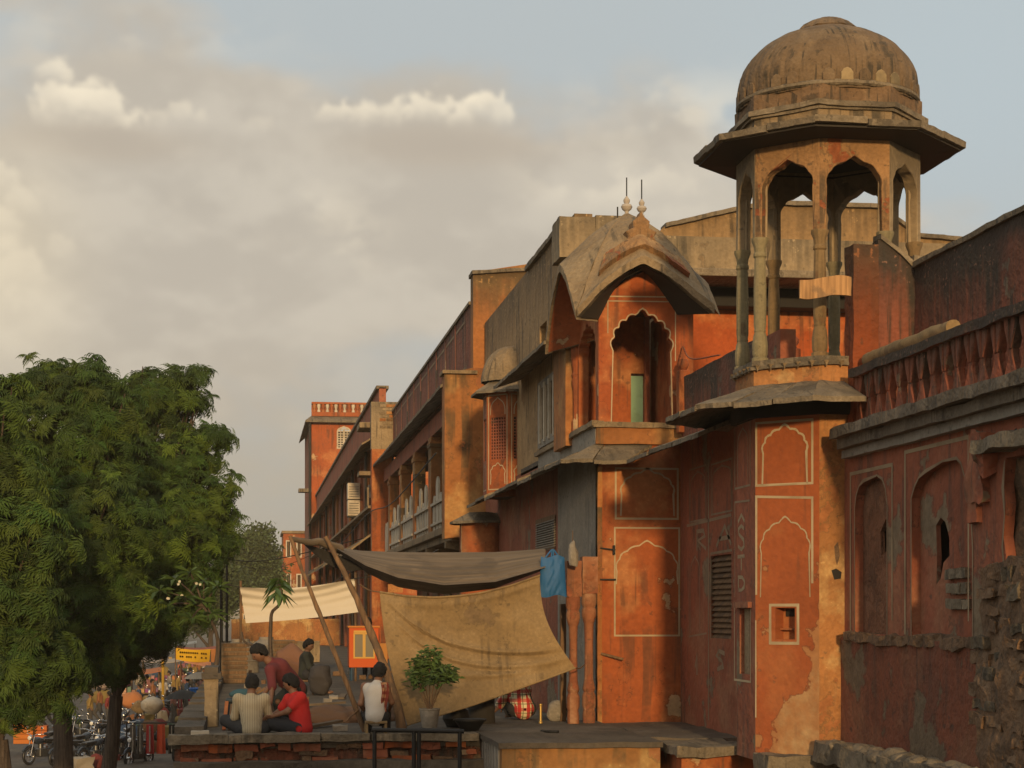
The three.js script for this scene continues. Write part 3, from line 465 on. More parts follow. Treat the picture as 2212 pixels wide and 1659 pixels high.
// ================================================================ ruined wall on the right
{
  const Wd = thing('ruined_building', 'crumbling dark red building with arched niches and a carved stone balustrade', 'building', [6.95, 2.6, -15]);
  const sd = SD(6.95);
  const A0 = -Ss(1847, 6.95), A1 = -Ss(1917, 6.95), A = [[A0, 5.04], [A0, 6.5], [A0 + 0.05, 6.64], [A0 + 0.15, 6.74], [A0 + 0.3, 6.79], [A1 - 0.34, 6.82], [A1 - 0.16, 6.77], [A1 - 0.06, 6.66], [A1, 6.48], [A1, 5.04]];
  const r = rng(5);
  const s0 = -Ss(1969, 6.95), s1 = -Ss(2102, 6.95);
  const yb = 5.03, yt = 6.82;
  const Bn = [[s0, yb], [s0, 6.5], [s0 + 0.1, 6.62], [s0 + 0.22, 6.7], [s0 + 0.4, 6.75], [s0 + 0.9, yt], [s1 - 0.42, yt], [s1 - 0.3, 6.76], [s1 - 0.16, 6.55], [s1 - 0.05, 6.3], [s1, 5.9], [s1, yb]];
  const cl = -Ss(2171, 6.95), Cn = [[cl, 5.55], [cl + 0.03, 5.8], [cl - 0.04, 6.0], [cl + 0.02, 6.3], [cl - 0.03, 6.5], [cl + 0.03, 6.72], [-13.2, 6.72], [-13.2, 5.1], [cl + 0.4, 5.06], [cl + 0.2, 5.16], [cl + 0.06, 5.3]];
  part(Wd, 'wall', plate(sd, rect(-21.3, 4.98, -8, 7.2), [A, Bn, Cn], 0.1), M.red, { du: 1.3, dv: 0.2 });
  part(Wd, 'wall', [rbx(6.9, 7.2, 2.4, 5.0, 8, 21.2, 0.25, 0.012, 2, 6)], std(P_red, { ...R_(0.04), color: new THREE.Color(0.68, 0.66, 0.64) }));  // same red plaster tinted darker, the shade low on the wall put into colour
  // backs of the niches, the second with a hole broken through the bricks
  part(Wd, 'niche_back', plate(sd, rect(A[0][0] - 0.05, 4.95, A[A.length - 1][0] + 0.05, 6.9), [pl(sd, [[1883, 1150], [1895, 1120], [1903, 1140], [1897, 1190], [1885, 1200]])], 0.05, -0.1), std(P_rubble, { ...R_(0.07), color: new THREE.Color(1.15, 0.85, 0.8) }));
  part(Wd, 'niche_back', plate(sd, rect(s0 - 0.05, 4.95, s1 + 0.05, 6.9), [pl(sd, [[2002, 1135], [2012, 1118], [2022, 1128], [2030, 1160], [2031, 1200], [2018, 1215], [2012, 1250], [2003, 1262], [2004, 1200]])], 0.05, -0.1), M.red);
  part(Wd, 'niche_back', rbx(7.06, 7.2, 4.4, 6.8, 13, -cl + 0.05, 0.12, 0.05, 3, 77), M.rubble);
  part(Wd, 'cavity', bx(7.35, 7.6, 4.6, 7, 13, 21, 0), M.dark);
  for (let i = 0; i < 9; i++) { const s = 18.0 - 0.14 * (i % 3) + r() * 0.05, y = 5.3 + Math.floor(i / 3) * 0.16 + r() * 0.03; part(Wd, 'brick', rbx(7.0, 7.08, y, y + 0.1, s - 0.28, s - 0.02, 0.06, 0.012, 8, i), M.stone); }
  // plaster frames round the niches
  const fr = (x0, x1, ytop, ybot) => { const a = on(sd, x0, ybot)[0], b = on(sd, x1, ybot)[0]; return [[a, 5.05], [a, ytop], [b, ytop], [b, 5.2]]; };
  part(Wd, 'niche_frame', strip(sd, fr(1838, 1928, 6.9, 1300), 0.05, 0.006, false, 0.8), M.lineMid);
  part(Wd, 'niche_frame', strip(sd, A.map(([u, y], i) => [u, y]), 0.035, 0.005, false, 0.8), M.lineDim);
  part(Wd, 'niche_frame', strip(sd, fr(1956, 2093, 7.0, 1300), 0.05, 0.006, false, 0.8), M.lineMid);
  part(Wd, 'niche_frame', strip(sd, Bn, 0.035, 0.005, false, 0.8), M.lineDim);
  part(Wd, 'rendered_ledge', [rbx(6.87, 7.0, 4.93, 5.04, 15.5, 20.9, 0.06, 0.045, 5, 8)], M.rubble);
  part(Wd, 'base_ledge', [rbx(6.55, 7.0, 3.55, 3.78, 14, 21.0, 0.1, 0.06, 3, 9)], M.stone);
  part(Wd, 'corbel', [rbx(6.86, 7.0, 6.35, 6.98, 16.75, 17.15, 0.07, 0.05, 5, 21), rbx(6.83, 7.0, 6.6, 6.98, 16.6, 16.8, 0.06, 0.05, 5, 22), rbx(6.9, 7.0, 6.15, 6.4, 16.95, 17.15, 0.06, 0.03, 6, 23)], M.red);
  part(Wd, 'lintel_stone', [rbx(6.75, 7.1, 6.78, 6.92, 14, 16.75, 0.1, 0.03, 4, 31)], M.stone);
  part(Wd, 'hole_patch', plate(sd, pl(sd, [[2176, 962], [2182, 935], [2196, 925], [2203, 945], [2196, 968]]), [], 0.01, 0.004), M.dark);  // dark sheet on the wall, painted as the shade inside a hole
  part(Wd, 'broken_edge', strip(sd, [[cl - 0.03, 5.3], [cl + 0.01, 5.6], [cl - 0.05, 5.9], [cl + 0.0, 6.2], [cl - 0.04, 6.45], [cl + 0.0, 6.7]], 0.05, 0.006, false, 1.2), M.lineDim);
  // rubble core laid bare at the right
  part(Wd, 'rubble_core', [rbx(6.82, 7.1, 3.5, 5.75, 13, 16.72, 0.09, 0.07, 3, 83)], M.rubble);
  for (let row = 0; row < 15; row++) { let s = 16.78 + (r() - 0.5) * 0.4 - Math.max(0, row - 8) * 0.06; const y = 3.6 + row * 0.15; while (s > 14.6) { const w = 0.16 + r() * 0.34, h = 0.09 + r() * 0.07; if (r() < 0.62) part(Wd, 'stone', rbx(6.77 + r() * 0.06, 7.0, y + r() * 0.03, y + h, s - w, s, 0.05, 0.035, 7, Math.floor(r() * 900)), r() < 0.7 ? M.rubble : M.stoneDark); s -= w + 0.02 + r() * 0.08; } }
  for (let i = 0; i < 22; i++) { const s = 20.6 - i * 0.24 - r() * 0.1, w = 0.1 + r() * 0.14; part(Wd, 'stone', crease(clean(rough(mergeVertices(new THREE.IcosahedronGeometry(1, 1).deleteAttribute('uv').deleteAttribute('normal')), 0.2, 1.3, i + 99)), 0.9).scale(0.12, 0.06 + r() * 0.05, w).translate(6.6 + r() * 0.2, 3.72 + r() * 0.06, -s), M.stone); }
  // cornice and balustrade
  part(Wd, 'cornice', [rbx(6.66, 7.1, 7.3, 7.42, 8, 20.75, 0.16, 0.018, 4, 41), rbx(6.76, 7.05, 7.18, 7.3, 8, 20.8, 0.16, 0.012, 4, 42)], std(P_stone, { ...R_(0.05), color: new THREE.Color(0.85, 0.85, 0.9) }));
  part(Wd, 'cornice_moulding', [rbx(6.85, 7.05, 7.08, 7.18, 8, 20.9, 0.2, 0.01, 4, 43)], M.cement);

  for (let k = 0; k < 25; k++) {      // vase shaped balusters of carved stone: two flared blades over a splayed foot
    const s = 20.55 - k * 0.33, f = frameOf(V(6.93, 0, s), new THREE.Vector3(0, 0, 1)), j = (q) => q.map(([u, y]) => [u + (hash(k, 3, 1) - 0.5) * 0.02, y]);
    part(Wd, 'baluster', crease(clean(rough(join([plate(f, j([[-0.16, 7.42], [0.16, 7.42], [0.15, 7.46], [0.05, 7.66], [0.045, 7.72], [-0.045, 7.72], [-0.05, 7.66], [-0.15, 7.46]]), [], 0.08, -0.01, 0.012), plate(f, j([[-0.04, 7.72], [-0.012, 7.72], [-0.016, 8.02], [-0.13, 8.02], [-0.125, 7.92]]), [], 0.1, 0, 0.012), plate(f, j([[0.04, 7.72], [0.125, 7.92], [0.13, 8.02], [0.016, 8.02], [0.012, 7.72]]), [], 0.1, 0, 0.012)]), 0.008, 9, k)), 0.5), M.baluster, { top: 8.45 });
  }
  part(Wd, 'balustrade_rail', [rbx(6.88, 7.06, 8.0, 8.1, 12.7, 20.75, 0.14, 0.015, 4, 44)], M.redTop, { top: 8.15 });
  part(Wd, 'roof', [bx(7.1, 14, 7.2, 7.34, 8, 24, 0)], M.floor);
  part(Wd, 'parapet_wall', [rbx(7.75, 8.05, 7.3, 9.34, 8, 21.05, 0.28, 0.02, 2, 45)], M.redTop, { top: 9.34 });
  part(Wd, 'parapet_band', [rbx(7.70, 7.8, 8.28, 8.42, 8, 20.9, 0.25, 0.014, 3, 49)], M.red);
  part(Wd, 'parapet_coping', [rbx(7.71, 8.09, 9.34, 9.40, 8, 21.08, 0.15, 0.014, 4, 46)], M.stone);
  part(Wd, 'pillar', [rbx(6.99, 7.30, 7.3, 9.6, 20.9, 21.2, 0.1, 0.012, 4, 47)], std(P_orangeTop, { ...R_(0.04), color: new THREE.Color(0.72, 0.62, 0.6) }), { top: 9.75 });
  part(Wd, 'sloping_wall', plate(FR(20.92), [[7.3, 7.3], [7.8, 7.3], [7.8, 9.3], [7.34, 9.66], [7.3, 9.66]], [], 0.2), M.redTop, { top: 9.7 });
  part(Wd, 'sloping_coping', slab(V(7.32, 9.73, 20.88), V(7.83, 9.33, 20.88), V(7.83, 9.33, 21.15), V(7.32, 9.73, 21.15), 0.06, 8, 3, 0.015, 3), M.stone);
  part(Wd, 'back_wall', [rbx(7.75, 8.9, 7.3, 9.36, 21.1, 21.5, 0.2, 0.02, 3, 48)], M.limeTop, { top: 9.4 });
  for (let i = 0; i < 11; i++) part(Wd, 'stone', rbx(7.8 + i * 0.11, 7.93 + i * 0.11 + r() * 0.06, 9.34, 9.44 + r() * 0.12, 21.1, 21.35, 0.07, 0.025, 7, i + 60), M.stone);
  // boards and a roll of matting left on the roof
}
// ================================================================ building with the bow roofed balcony
const JF = 27.8, JT = 5.27, JD = 6.55;
{
  const J = thing('balcony_building', 'orange building with a bow roofed balcony pavilion over painted arch panels', 'building', [5.9, 3.6, -JF]);
  const f = FR(JF), sd = SD(JT), dw = SD(JD);
  const P = (name, fr, pts, w, closed, mat = M.line) => part(J, name, strip(fr, pts, w, 0.004, closed, 0.5), mat);
  // ---- lower storey
  part(J, 'wall', plate(f, rect(JT, 3.4, JD + 0.2, 7.9), [], 0.25), M.orange, { du: 1.9, dv: 2.0 });
  const shut = prect(sd, 1160, 1117, 1200, 1188);
  part(J, 'cement_wall', plate(sd, rect(-31.6, 3.4, -JF - 0.01, 8.0), [shut.map(([u, y]) => [Math.max(-31.55, u), y]).filter(() => false)].filter((h) => h.length), 0.25), M.cement);
  part(J, 'wall', plate(sd, rect(-41.5, 3.4, -31.61, 8.0), [shut], 0.25), M.red);
  part(J, 'corner_edge', [rbx(JT - 0.02, JT + 0.05, 3.5, 7.5, JF - 0.02, JF + 0.05, 0.1, 0.008, 5, 4)], M.ochre);
  part(J, 'shutter_frame', strip(sd, shut, 0.1, 0.02, true), M.wood);
  for (let i = 0; i < 12; i++) { const y = lerp(shut[0][1], shut[2][1], (i + 0.5) / 12), h = (shut[2][1] - shut[0][1]) / 12; part(J, 'louvre', slab(V(JT - 0.03, y - h * 0.3, -shut[0][0]), V(JT - 0.03, y - h * 0.3, -shut[1][0]), V(JT + 0.05, y + h * 0.5, -shut[1][0]), V(JT + 0.05, y + h * 0.5, -shut[0][0]), 0.02, 1, 1, 0), M.cement); }
  part(J, 'shutter_back', plate(sd, rect(shut[0][0] - 0.1, shut[0][1] - 0.1, shut[1][0] + 0.1, shut[2][1] + 0.1), [], 0.02, -0.26), M.dark);
  // painted panels
  P('painted_line', f, prect(f, 1330, 1013, 1464, 1120), 0.035, true);
  { const q = prect(f, 1341, 1020, 1456, 1114); P('painted_arch', f, arch(q[0][0], q[1][0], q[0][1], on(f, 1400, 1068)[1], on(f, 1400, 1012)[1], 3, 0.02), 0.028); }
  P('painted_line', f, prect(f, 1328, 1141, 1467, 1373), 0.03, true);
  { const q = prect(f, 1331, 1170, 1464, 1373); P('painted_arch', f, arch(q[0][0], q[1][0], on(f, 1400, 1262)[1], on(f, 1400, 1235)[1], on(f, 1400, 1168)[1], 3, 0.02), 0.022); }
  part(J, 'iron_bracket', [rod(V(...[Tt(1296, JF - 0.02), Yy(1252, JT, JF), JF - 0.02]), V(Tt(1330, JF - 0.02), Yy(1252, JT, JF), JF - 0.05), 0.014), rod(V(Tt(1296, JF), Yy(1184, JT, JF), JF - 0.03), V(Tt(1328, JF), Yy(1188, JT, JF), JF - 0.06), 0.012), rod(V(Tt(1325, JF), Yy(1178, JT, JF), JF - 0.05), V(Tt(1325, JF), Yy(1198, JT, JF), JF - 0.05), 0.02)], M.iron);
  part(J, 'iron_bracket', [rod(V(Tt(1298, JF), Yy(1412, JT, JF), JF - 0.02), V(Tt(1343, JF), Yy(1424, JT, JF), JF - 0.12), 0.022)], M.wood);
  // ---- wall with the painted door, between the tower and the bay
  const dl = prect(dw, 1489, 1172, 1528, 1558), dr = prect(dw, 1534, 1196, 1580, 1378);
  part(J, 'door_wall', plate(dw, rect(-JF, 3.4, -22.4, 8.82), [rect(dr[0][0], dr[0][1], dr[1][0], dr[2][1])], 0.2), M.red, { du: 3.1, dv: 0.6 });
  part(J, 'door_leaf', plate(dw, rect(dr[0][0] - 0.02, dr[0][1], dr[1][0] + 0.1, dr[2][1]), [], 0.03, -0.1), M.wood);
  for (let i = 0; i < 15; i++) { const y = lerp(dr[0][1], dr[2][1], (i + 0.5) / 15); part(J, 'louvre', slab(V(JD + 0.02, y - 0.03, -dr[0][0]), V(JD + 0.02, y - 0.03, -dr[1][0]), V(JD + 0.09, y + 0.05, -dr[1][0]), V(JD + 0.09, y + 0.05, -dr[0][0]), 0.014, 1, 1, 0), M.wood); }
  P('painted_line', dw, pl(dw, [[1531, 1000], [1531, 1556]]), 0.06, false, M.lineDim);
  P('painted_line', dw, pl(dw, [[1484, 1136], [1580, 1112]]), 0.05, false, M.lineDim);
  P('painted_line', dw, prect(dw, 1490, 1004, 1526, 1128), 0.03, true, M.lineDim); P('painted_line', dw, prect(dw, 1537, 990, 1582, 1112), 0.03, true, M.lineDim);
  { const q = prect(dw, 1492, 1010, 1524, 1126); P('painted_arch', dw, arch(q[0][0], q[1][0], q[0][1], q[0][1] + 0.5, q[2][1] - 0.02, 0), 0.022, false, M.lineDim); }
  { const q = prect(dw, 1540, 996, 1580, 1110); P('painted_arch', dw, arch(q[0][0], q[1][0], q[0][1], q[0][1] + 0.5, q[2][1] - 0.02, 0), 0.022, false, M.lineDim); }
  P('painted_line', dw, pl(dw, [[1536, 1380], [1536, 1196], [1582, 1188]]), 0.04, false, M.lineDim); P('painted_line', dw, pl(dw, [[1489, 1215], [1489, 1375], [1527, 1368]]), 0.03, false, M.lineDim);
  { const q = prect(dw, 1492, 1200, 1512, 1370); P('painted_arch', dw, arch(q[0][0], q[1][0], q[0][1], q[2][1] - 0.3, q[2][1], 0), 0.02, false, M.lineDim); }
  const L = (pts) => P('painted_letter', dw, pl(dw, pts), 0.07, false, M.lineDim);
  L([[1548, 1180], [1566, 1136], [1580, 1176]]); L([[1554, 1164], [1577, 1160]]); L([[1506, 1190], [1506, 1148], [1520, 1146], [1523, 1158], [1508, 1168], [1526, 1186]]);
  L([[1502, 1442], [1506, 1415], [1506, 1458]]); L([[1566, 1412], [1554, 1406], [1548, 1416], [1560, 1428], [1562, 1440], [1550, 1446]]);
  // ---- platform in front of the door
  part(J, 'threshold_slab', [rbx(5.3, 6.7, 3.5, 3.6, 24.3, 27.75, 0.12, 0.02, 3, 3)], M.floor);
  part(J, 'threshold_slab', [rbx(5.32, 6.3, 3.47, 3.585, 22.7, 24.28, 0.12, 0.025, 3, 5)], M.stone);
  part(J, 'threshold_wall', [rbx(5.4, 6.6, 2.4, 3.47, 22.9, 27.5, 0.25, 0.02, 3, 6)], M.orange);
  // ---- eave over the lower storey: separate stone slabs
  const es = (a, b, c, d, i) => part(J, 'eave_slab', slab(a, b, c, d, 0.055, 16, 8, 0.010, i), M.stone);
  for (let i = 0; i < 8; i++) { const s0 = 27.3 + i * 1.52, s1 = s0 + 1.5, dy = 0.03 * Math.sin(i * 2.3); es(V(4.6, 7.57 + dy, s1), V(4.6, 7.57 + dy, s0), V(5.4, 7.9, i ? s0 : s0 + 0.6), V(5.4, 7.9, s1), i); }
  es(V(4.6, 7.57, 27.3), V(5.08, 7.58, 27.28), V(5.4, 7.9, 27.9), V(5.35, 7.9, 27.9), 21); es(V(5.1, 7.56, 27.28), V(5.6, 7.57, 27.3), V(6.2, 7.92, 27.9), V(5.42, 7.9, 27.9), 22);
  for (let i = 0; i < 3; i++) { const s0 = 27.3 - i * 1.45, s1 = s0 - 1.43; es(V(5.6 + 0.02 * i, 7.57 + 0.03 * (i % 2), s0), V(5.6 + 0.02 * i, 7.57, s1), V(6.6, 7.95, s1), V(6.6, 7.95, i ? s0 : s0 + 0.5), 30 + i); }
  // ---- balcony
  part(J, 'balcony_parapet', [rbx(JT - 0.05, JD + 0.1, 7.85, 8.1, JF - 0.08, JF + 0.06, 0.12, 0.01, 5, 51)], M.ochre);
  part(J, 'balcony_rail', [rbx(JT - 0.1, JD + 0.12, 8.1, 8.18, JF - 0.13, JF + 0.06, 0.12, 0.012, 5, 52), rbx(JT - 0.12, JT + 0.06, 8.12, 8.2, JF - 0.1, 33.5, 0.15, 0.012, 5, 53)], M.lime);
  part(J, 'balcony_parapet', [rbx(JT - 0.06, JT + 0.04, 7.85, 8.14, JF, 33.4, 0.2, 0.01, 4, 54)], M.cement);
  part(J, 'balcony_floor', [bx(JT, 9, 7.95, 8.08, JF + 0.05, 36, 0)], M.floor);
  // ---- pavilion: front arch, street arch, inside
  const hole = arch(Tt(1322, JF), Tt(1451, JF), 8.15, Yy(760, 5.8, JF), Yy(667, 5.8, JF), 4.0, 0.045, 44);
  const gable = pl(f, [[1293, 926], [1485, 926], [1485, 648], [1462, 628], [1432, 606], [1391, 586], [1350, 606], [1320, 632], [1293, 664]]);
  part(J, 'pavilion_front', plate(f, gable, [hole], 0.16), std(P_orange, { ...B(0.015), color: new THREE.Color(1.05, 0.95, 0.9) }), { du: 0.4 });
  
  P('painted_line', f, pl(f, [[1307, 640], [1476, 642]]), 0.022); P('painted_line', f, pl(f, [[1313, 720], [1313, 650], [1459, 652], [1459, 780]]), 0.02);
  P('painted_arch', f, hole.map(([u, y]) => [u + (u < 5.86 ? -0.012 : 0.012), y + 0.012]), 0.02);
  P('painted_line', f, pl(f, [[1300, 905], [1300, 640], [1350, 600], [1391, 580], [1440, 606], [1482, 640]]).slice(1), 0.02, false);
  const hs = arch(-29.55, -28.05, 8.15, 9.3, 9.85, 4, 0.05, 40);
  part(J, 'pavilion_side', plate(sd, [[-29.75, 8.1], [-JF - 0.001, 8.1], [-JF - 0.001, 9.75], [-28.2, 10.2], [-28.75, 10.42], [-29.3, 10.2], [-29.75, 9.75]], [hs], 0.16), M.orange);
  part(J, 'pavilion_side', plate(SD(JD + 0.05), rect(-30.2, 8.1, -JF - 0.002, 10.1), [], 0.15), M.orange);
  part(J, 'side_column', [crease(clean(lathe([[0.1, 0], [0.1, 0.3], [0.075, 0.34], [0.08, 0.8], [0.1, 0.9], [0.1, 0.96], [0.085, 1.0], [0.1, 1.05], [0.085, 1.1], [0.11, 1.3], [0.13, 1.7]], JT + 0.02, 29.72, 12, 8.1)), 0.5)], M.orange);
  part(J, 'inner_wall', plate(FR(29.75), rect(JT + 0.1, 8.0, Tt(1393, 29.75), 10.3), [rect(Tt(1363, 29.75), 8.0, Tt(1391, 29.75), Yy(806, 5.9, 29.75))], 0.12), M.orange, { du: 1.1, dv: 3.1 });
  part(J, 'door_leaf', plate(FR(29.8), rect(Tt(1363, 29.8), 8.05, Tt(1391, 29.8), Yy(811, 5.9, 29.8)), [], 0.03, -0.02), M.teal);
  part(J, 'inner_pier', [bx(Tt(1392, 29.7), Tt(1404, 29.7), 8.05, 10.3, 29.7, 29.95, 0.02)], M.red);
  part(J, 'inner_wall', plate(FR(30.6), rect(5.9, 8.0, 7.0, 10.3), [rect(Tt(1444, 30.6), 8.75, Tt(1453, 30.6), 9.6)], 0.12), M.red);
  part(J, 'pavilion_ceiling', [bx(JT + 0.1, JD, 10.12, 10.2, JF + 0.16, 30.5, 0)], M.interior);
  // ---- bow roofs
  const lipPx = [[1244, 690], [1268, 664], [1294, 634], [1320, 612], [1346, 593], [1368, 580], [1391, 570], [1415, 580], [1440, 593], [1469, 615], [1496, 638], [1518, 656], [1541, 676]];
  const lip = lipPx.map(([x, y]) => [Tt(x, 27.25), Yy(y, 5.9, 27.25)]);
  const curve = (pts) => (u) => { const x = u * (pts.length - 1), i = Math.min(pts.length - 2, Math.floor(x)), k = x - i; const p0 = pts[Math.max(0, i - 1)], p1 = pts[i], p2 = pts[i + 1], p3 = pts[Math.min(pts.length - 1, i + 2)]; return [0, 1].map((c) => 0.5 * (2 * p1[c] + (p2[c] - p0[c]) * k + (2 * p0[c] - 5 * p1[c] + 4 * p2[c] - p3[c]) * k * k + (3 * p1[c] - p0[c] - 3 * p2[c] + p3[c]) * k ** 3)); };
  const lc = curve(lip);
  const C = { t: 5.9, s: 28.75 };
  // two bowed eaves meet at the corner; each face rises from its lip to the top of the roof
  const AP = [C.t, 11.6, C.s], TIP = [4.8, 9.64, 27.15];
  const sideLip = curve([[27.15, 9.64], [27.4, 9.92], [27.68, 10.2], [28.0, 10.43], [28.35, 10.56], [28.72, 10.43], [29.15, 10.22], [29.6, 9.92], [30.05, 9.52]]);
  const F0 = (u) => { const [t, y] = lc(u); const k = Math.abs(2 * u - 1); return [t, y, 27.25 - 0.1 * k * k]; }, S0 = (u) => { const [s, y] = sideLip(u); const k = Math.abs(2 * u - 1); return [4.75 + 0.05 * k * k, y, s]; };
  const rise = (e, u, v) => { const k = Math.sin(Math.PI * Math.min(1, v)) , c = Math.abs(2 * u - 1); return [lerp(e[0], AP[0], v) , lerp(e[1] + 0.12, AP[1], v ** 1.15) + (0.13 + 0.22 * c * c) * k, -lerp(e[2], AP[2], v)]; };
  const under = (e, u, v) => [lerp(e[0], AP[0], 0.62 * v), e[1] + 0.12 * v, -lerp(e[2], AP[2], 0.62 * v)];
  part(J, 'front_hood', shell((u, v) => rise(F0(u), u, v), (u, v) => under(F0(u), u, v), 44, 26, 0.010, 6), M.lime);
  part(J, 'side_hood', shell((u, v) => rise(S0(1 - u), u, v), (u, v) => under(S0(1 - u), u, v), 44, 26, 0.010, 9), M.lime);
  part(J, 'hood_soffit', surf((u, v) => { const p = under(F0(0.02 + 0.96 * u), u, lerp(0.06, 1, v)); return [p[0], p[1] - 0.03, p[2]]; }, 30, 6), M.soffitShade); for (const h of [0, 1]) part(J, 'hood_soffit', surf((u, v) => { const q = 0.02 + 0.48 * (u + h), p = under(S0(q), q, lerp(0.06, 1, v)); return [p[0], p[1] - 0.03, p[2]]; }, 20, 6), h ? M.orange : M.soffitShade);  // hood shade painted near-black, far side half painted orange as if sunlit
  part(J, 'back_roof', [crease(clean(rough(surf((u, v) => { const e = [lerp(4.8, 7.0, u), 9.62 + 0.8 * (1 - (2 * u - 1) ** 2), 30.1]; return rise(e, u, v); }, 24, 14), 0.02, 4, 3)), 0.8), crease(clean(rough(surf((u, v) => { const e = [7.0, 9.62 + 0.8 * (1 - (2 * u - 1) ** 2), lerp(27.15, 30.1, u)]; return rise(e, u, v); }, 24, 14), 0.02, 4, 4)), 0.8)], M.lime);
  const over = (v, up) => (u) => { const k = 0.13 + 0.74 * u, p = rise(F0(k), k, v); return [p[0], p[1] + up, p[2] + up * 0.9]; };
  part(J, 'hood_band', [shell((u, v) => over(lerp(0.12, 0.27, v), 0.075)(u), (u, v) => over(lerp(0.13, 0.26, v), -0.02)(u), 40, 5, 0.014, 8), shell((u, v) => over(lerp(0.27, 0.31, v), 0.03)(u), (u, v) => over(lerp(0.27, 0.31, v), -0.03)(u), 40, 2, 0.012, 7)], M.peelWorn);
  part(J, 'roof_crest', [plate(FR(27.7), [[-0.26, 0], [0.26, 0], [0.2, 0.12], [0.24, 0.2], [0.12, 0.26], [0.13, 0.36], [0.03, 0.44], [0, 0.52], [-0.03, 0.44], [-0.13, 0.36], [-0.12, 0.26], [-0.24, 0.2], [-0.2, 0.12]].map(([u, y]) => [Tt(1386, 27.7) + u, Yy(528, 5.9, 27.7) + y]), [], 0.35, 0, 0.02)], M.peelWorn);
  const fin = (t, s, y, k) => { const g = part(J, 'finial', crease(clean(lathe([[0.07, 0], [0.07, 0.03], [0.04, 0.06], [0.05, 0.1], [0.1, 0.14], [0.13, 0.2], [0.1, 0.25], [0.05, 0.27], [0.07, 0.31], [0.075, 0.35], [0.04, 0.4], [0.02, 0.43], [0, 0.44]].map(([r, h]) => [r * k, h * k]), t, s, 12, y)), 0.5), M.finial); part(g, 'rod', rod(V(t, y + 0.4 * k, s), V(t, y + 0.4 * k + 0.32, s), 0.010), M.iron); };
  fin(C.t, C.s, 11.55, 0.72); fin(5.95, 27.85, Yy(468, 5.95, 27.85), 0.62);
  part(J, 'roof_spike', rod(V(Tt(1334, 28.8), 11.35, 28.8), V(Tt(1334, 28.8), 11.7, 28.8), 0.012), M.iron);
  // ---- upper wall beyond the pavilion, facing the street
  const su = SD(5.3), win = prect(su, 1166, 805, 1206, 962);
  part(J, 'upper_wall', plate(su, rect(-41.9, 7.9, -30.1, 11.86), [win, prect(su, 1166, 692, 1181, 745)], 0.3), std(P_limeTop, { ...B(0.03), color: new THREE.Color(1.15, 0.97, 0.76) }), { top: 12.0 });
  part(J, 'upper_pier', [rbx(5.1, 5.34, 8.0, 10.6, 29.8, 31.0, 0.2, 0.012, 3, 71)], M.ochre);
  part(J, 'upper_coping', [rbx(5.22, 5.66, 11.84, 11.92, 30.9, 35.2, 0.2, 0.012, 4, 72)], M.stone);
  part(J, 'roof_block', [rbx(5.02, 5.62, 11.1, Yy(479, 5.3, 30.3), 29.9, 30.7, 0.12, 0.012, 4, 73)], M.limeTop, { top: 12.3 });
  part(J, 'upper_back', [bx(5.62, 6.2, 8, 11.8, 29.9, 35.1, 0)], M.limeTop, { top: 12.0 });
  part(J, 'window_room', [bx(5.75, 5.8, 7.9, 11, 30, 38, 0)], M.dark);
  for (let i = 0; i < 4; i++) { const s = lerp(-win[0][0], -win[1][0], (i + 0.5) / 4); part(J, 'window_bar', bx(5.24, 5.3, win[0][1], win[2][1], s - 0.05, s + 0.05, 0.01), M.white); }
  part(J, 'window_surround', strip(su, win, 0.14, 0.03, true), M.cement);
  for (let i = 0; i < 2; i++) part(J, 'hood_slab', slab(V(4.75, 9.72, 33 + i * 1.6 + 1.58), V(4.75, 9.72, 33 + i * 1.6), V(5.3, 9.92, 33 + i * 1.6), V(5.3, 9.92, 33 + i * 1.6 + 1.58), 0.06, 8, 4, 0.015, i), M.stone);
  part(J, 'hood_slab', slab(V(4.75, 9.72, 32.98), V(4.75, 9.72, 29.9), V(5.3, 9.92, 29.9), V(5.3, 9.92, 32.98), 0.06, 8, 4, 0.015, 4), M.stone);
  // ---- parapet above the door wall
  part(J, 'roof_parapet', [rbx(6.5, 6.72, 7.9, 8.84, 23.3, 27.4, 0.2, 0.012, 4, 75)], M.redTop, { top: 9.0 });
  part(J, 'parapet_post', [bx(6.42, 6.6, 8, 8.95, 27.35, 27.55, 0.02), lathe([[0, 0], [0.05, 0.01], [0.09, 0.09], [0.06, 0.17], [0, 0.19]], 6.51, 27.45, 10, 8.95)], M.orange);
  part(J, 'cable', tube([V(6.56, 9.35, 27.7), V(6.4, 9.0, 26.5), V(6.45, 8.85, 25.0)], 0.012, 5, 14), M.red);
  // ---- oriel turret with a pierced screen
  const O = { t: 5.42, s: 37.4 };
  const face = (al) => { const p0 = vert(0.74, 0, al + 22.5, O), p1 = vert(0.74, 0, al - 22.5, O); return DG(p0.x, -p0.z, p1.x, -p1.z); };
  const fw = 2 * 0.74 * Math.sin(Math.PI / 8);
  for (const al of [-45, 0, 45, 90, 135]) {
    const ff = face(al), y0 = 7.6, y1 = 9.75;
    part(J, 'oriel_wall', plate(ff, rect(0, y0, fw, y1), [rect(0.09, 8.35, fw - 0.09, 9.2)], 0.07), al === 0 || al === 45 ? M.orange : M.red);
    part(J, 'painted_line', strip(ff, rect(0.05, 7.75, fw - 0.05, 9.65), 0.022, 0.004, true), M.line);
    part(J, 'painted_arch', strip(ff, arch(0.1, fw - 0.1, 9.25, 9.3, 9.6), 0.02, 0.004), M.line);
    part(J, 'painted_arch', strip(ff, arch(0.1, fw - 0.1, 7.85, 8.05, 8.28, 2, 0.02), 0.02, 0.004), M.line);
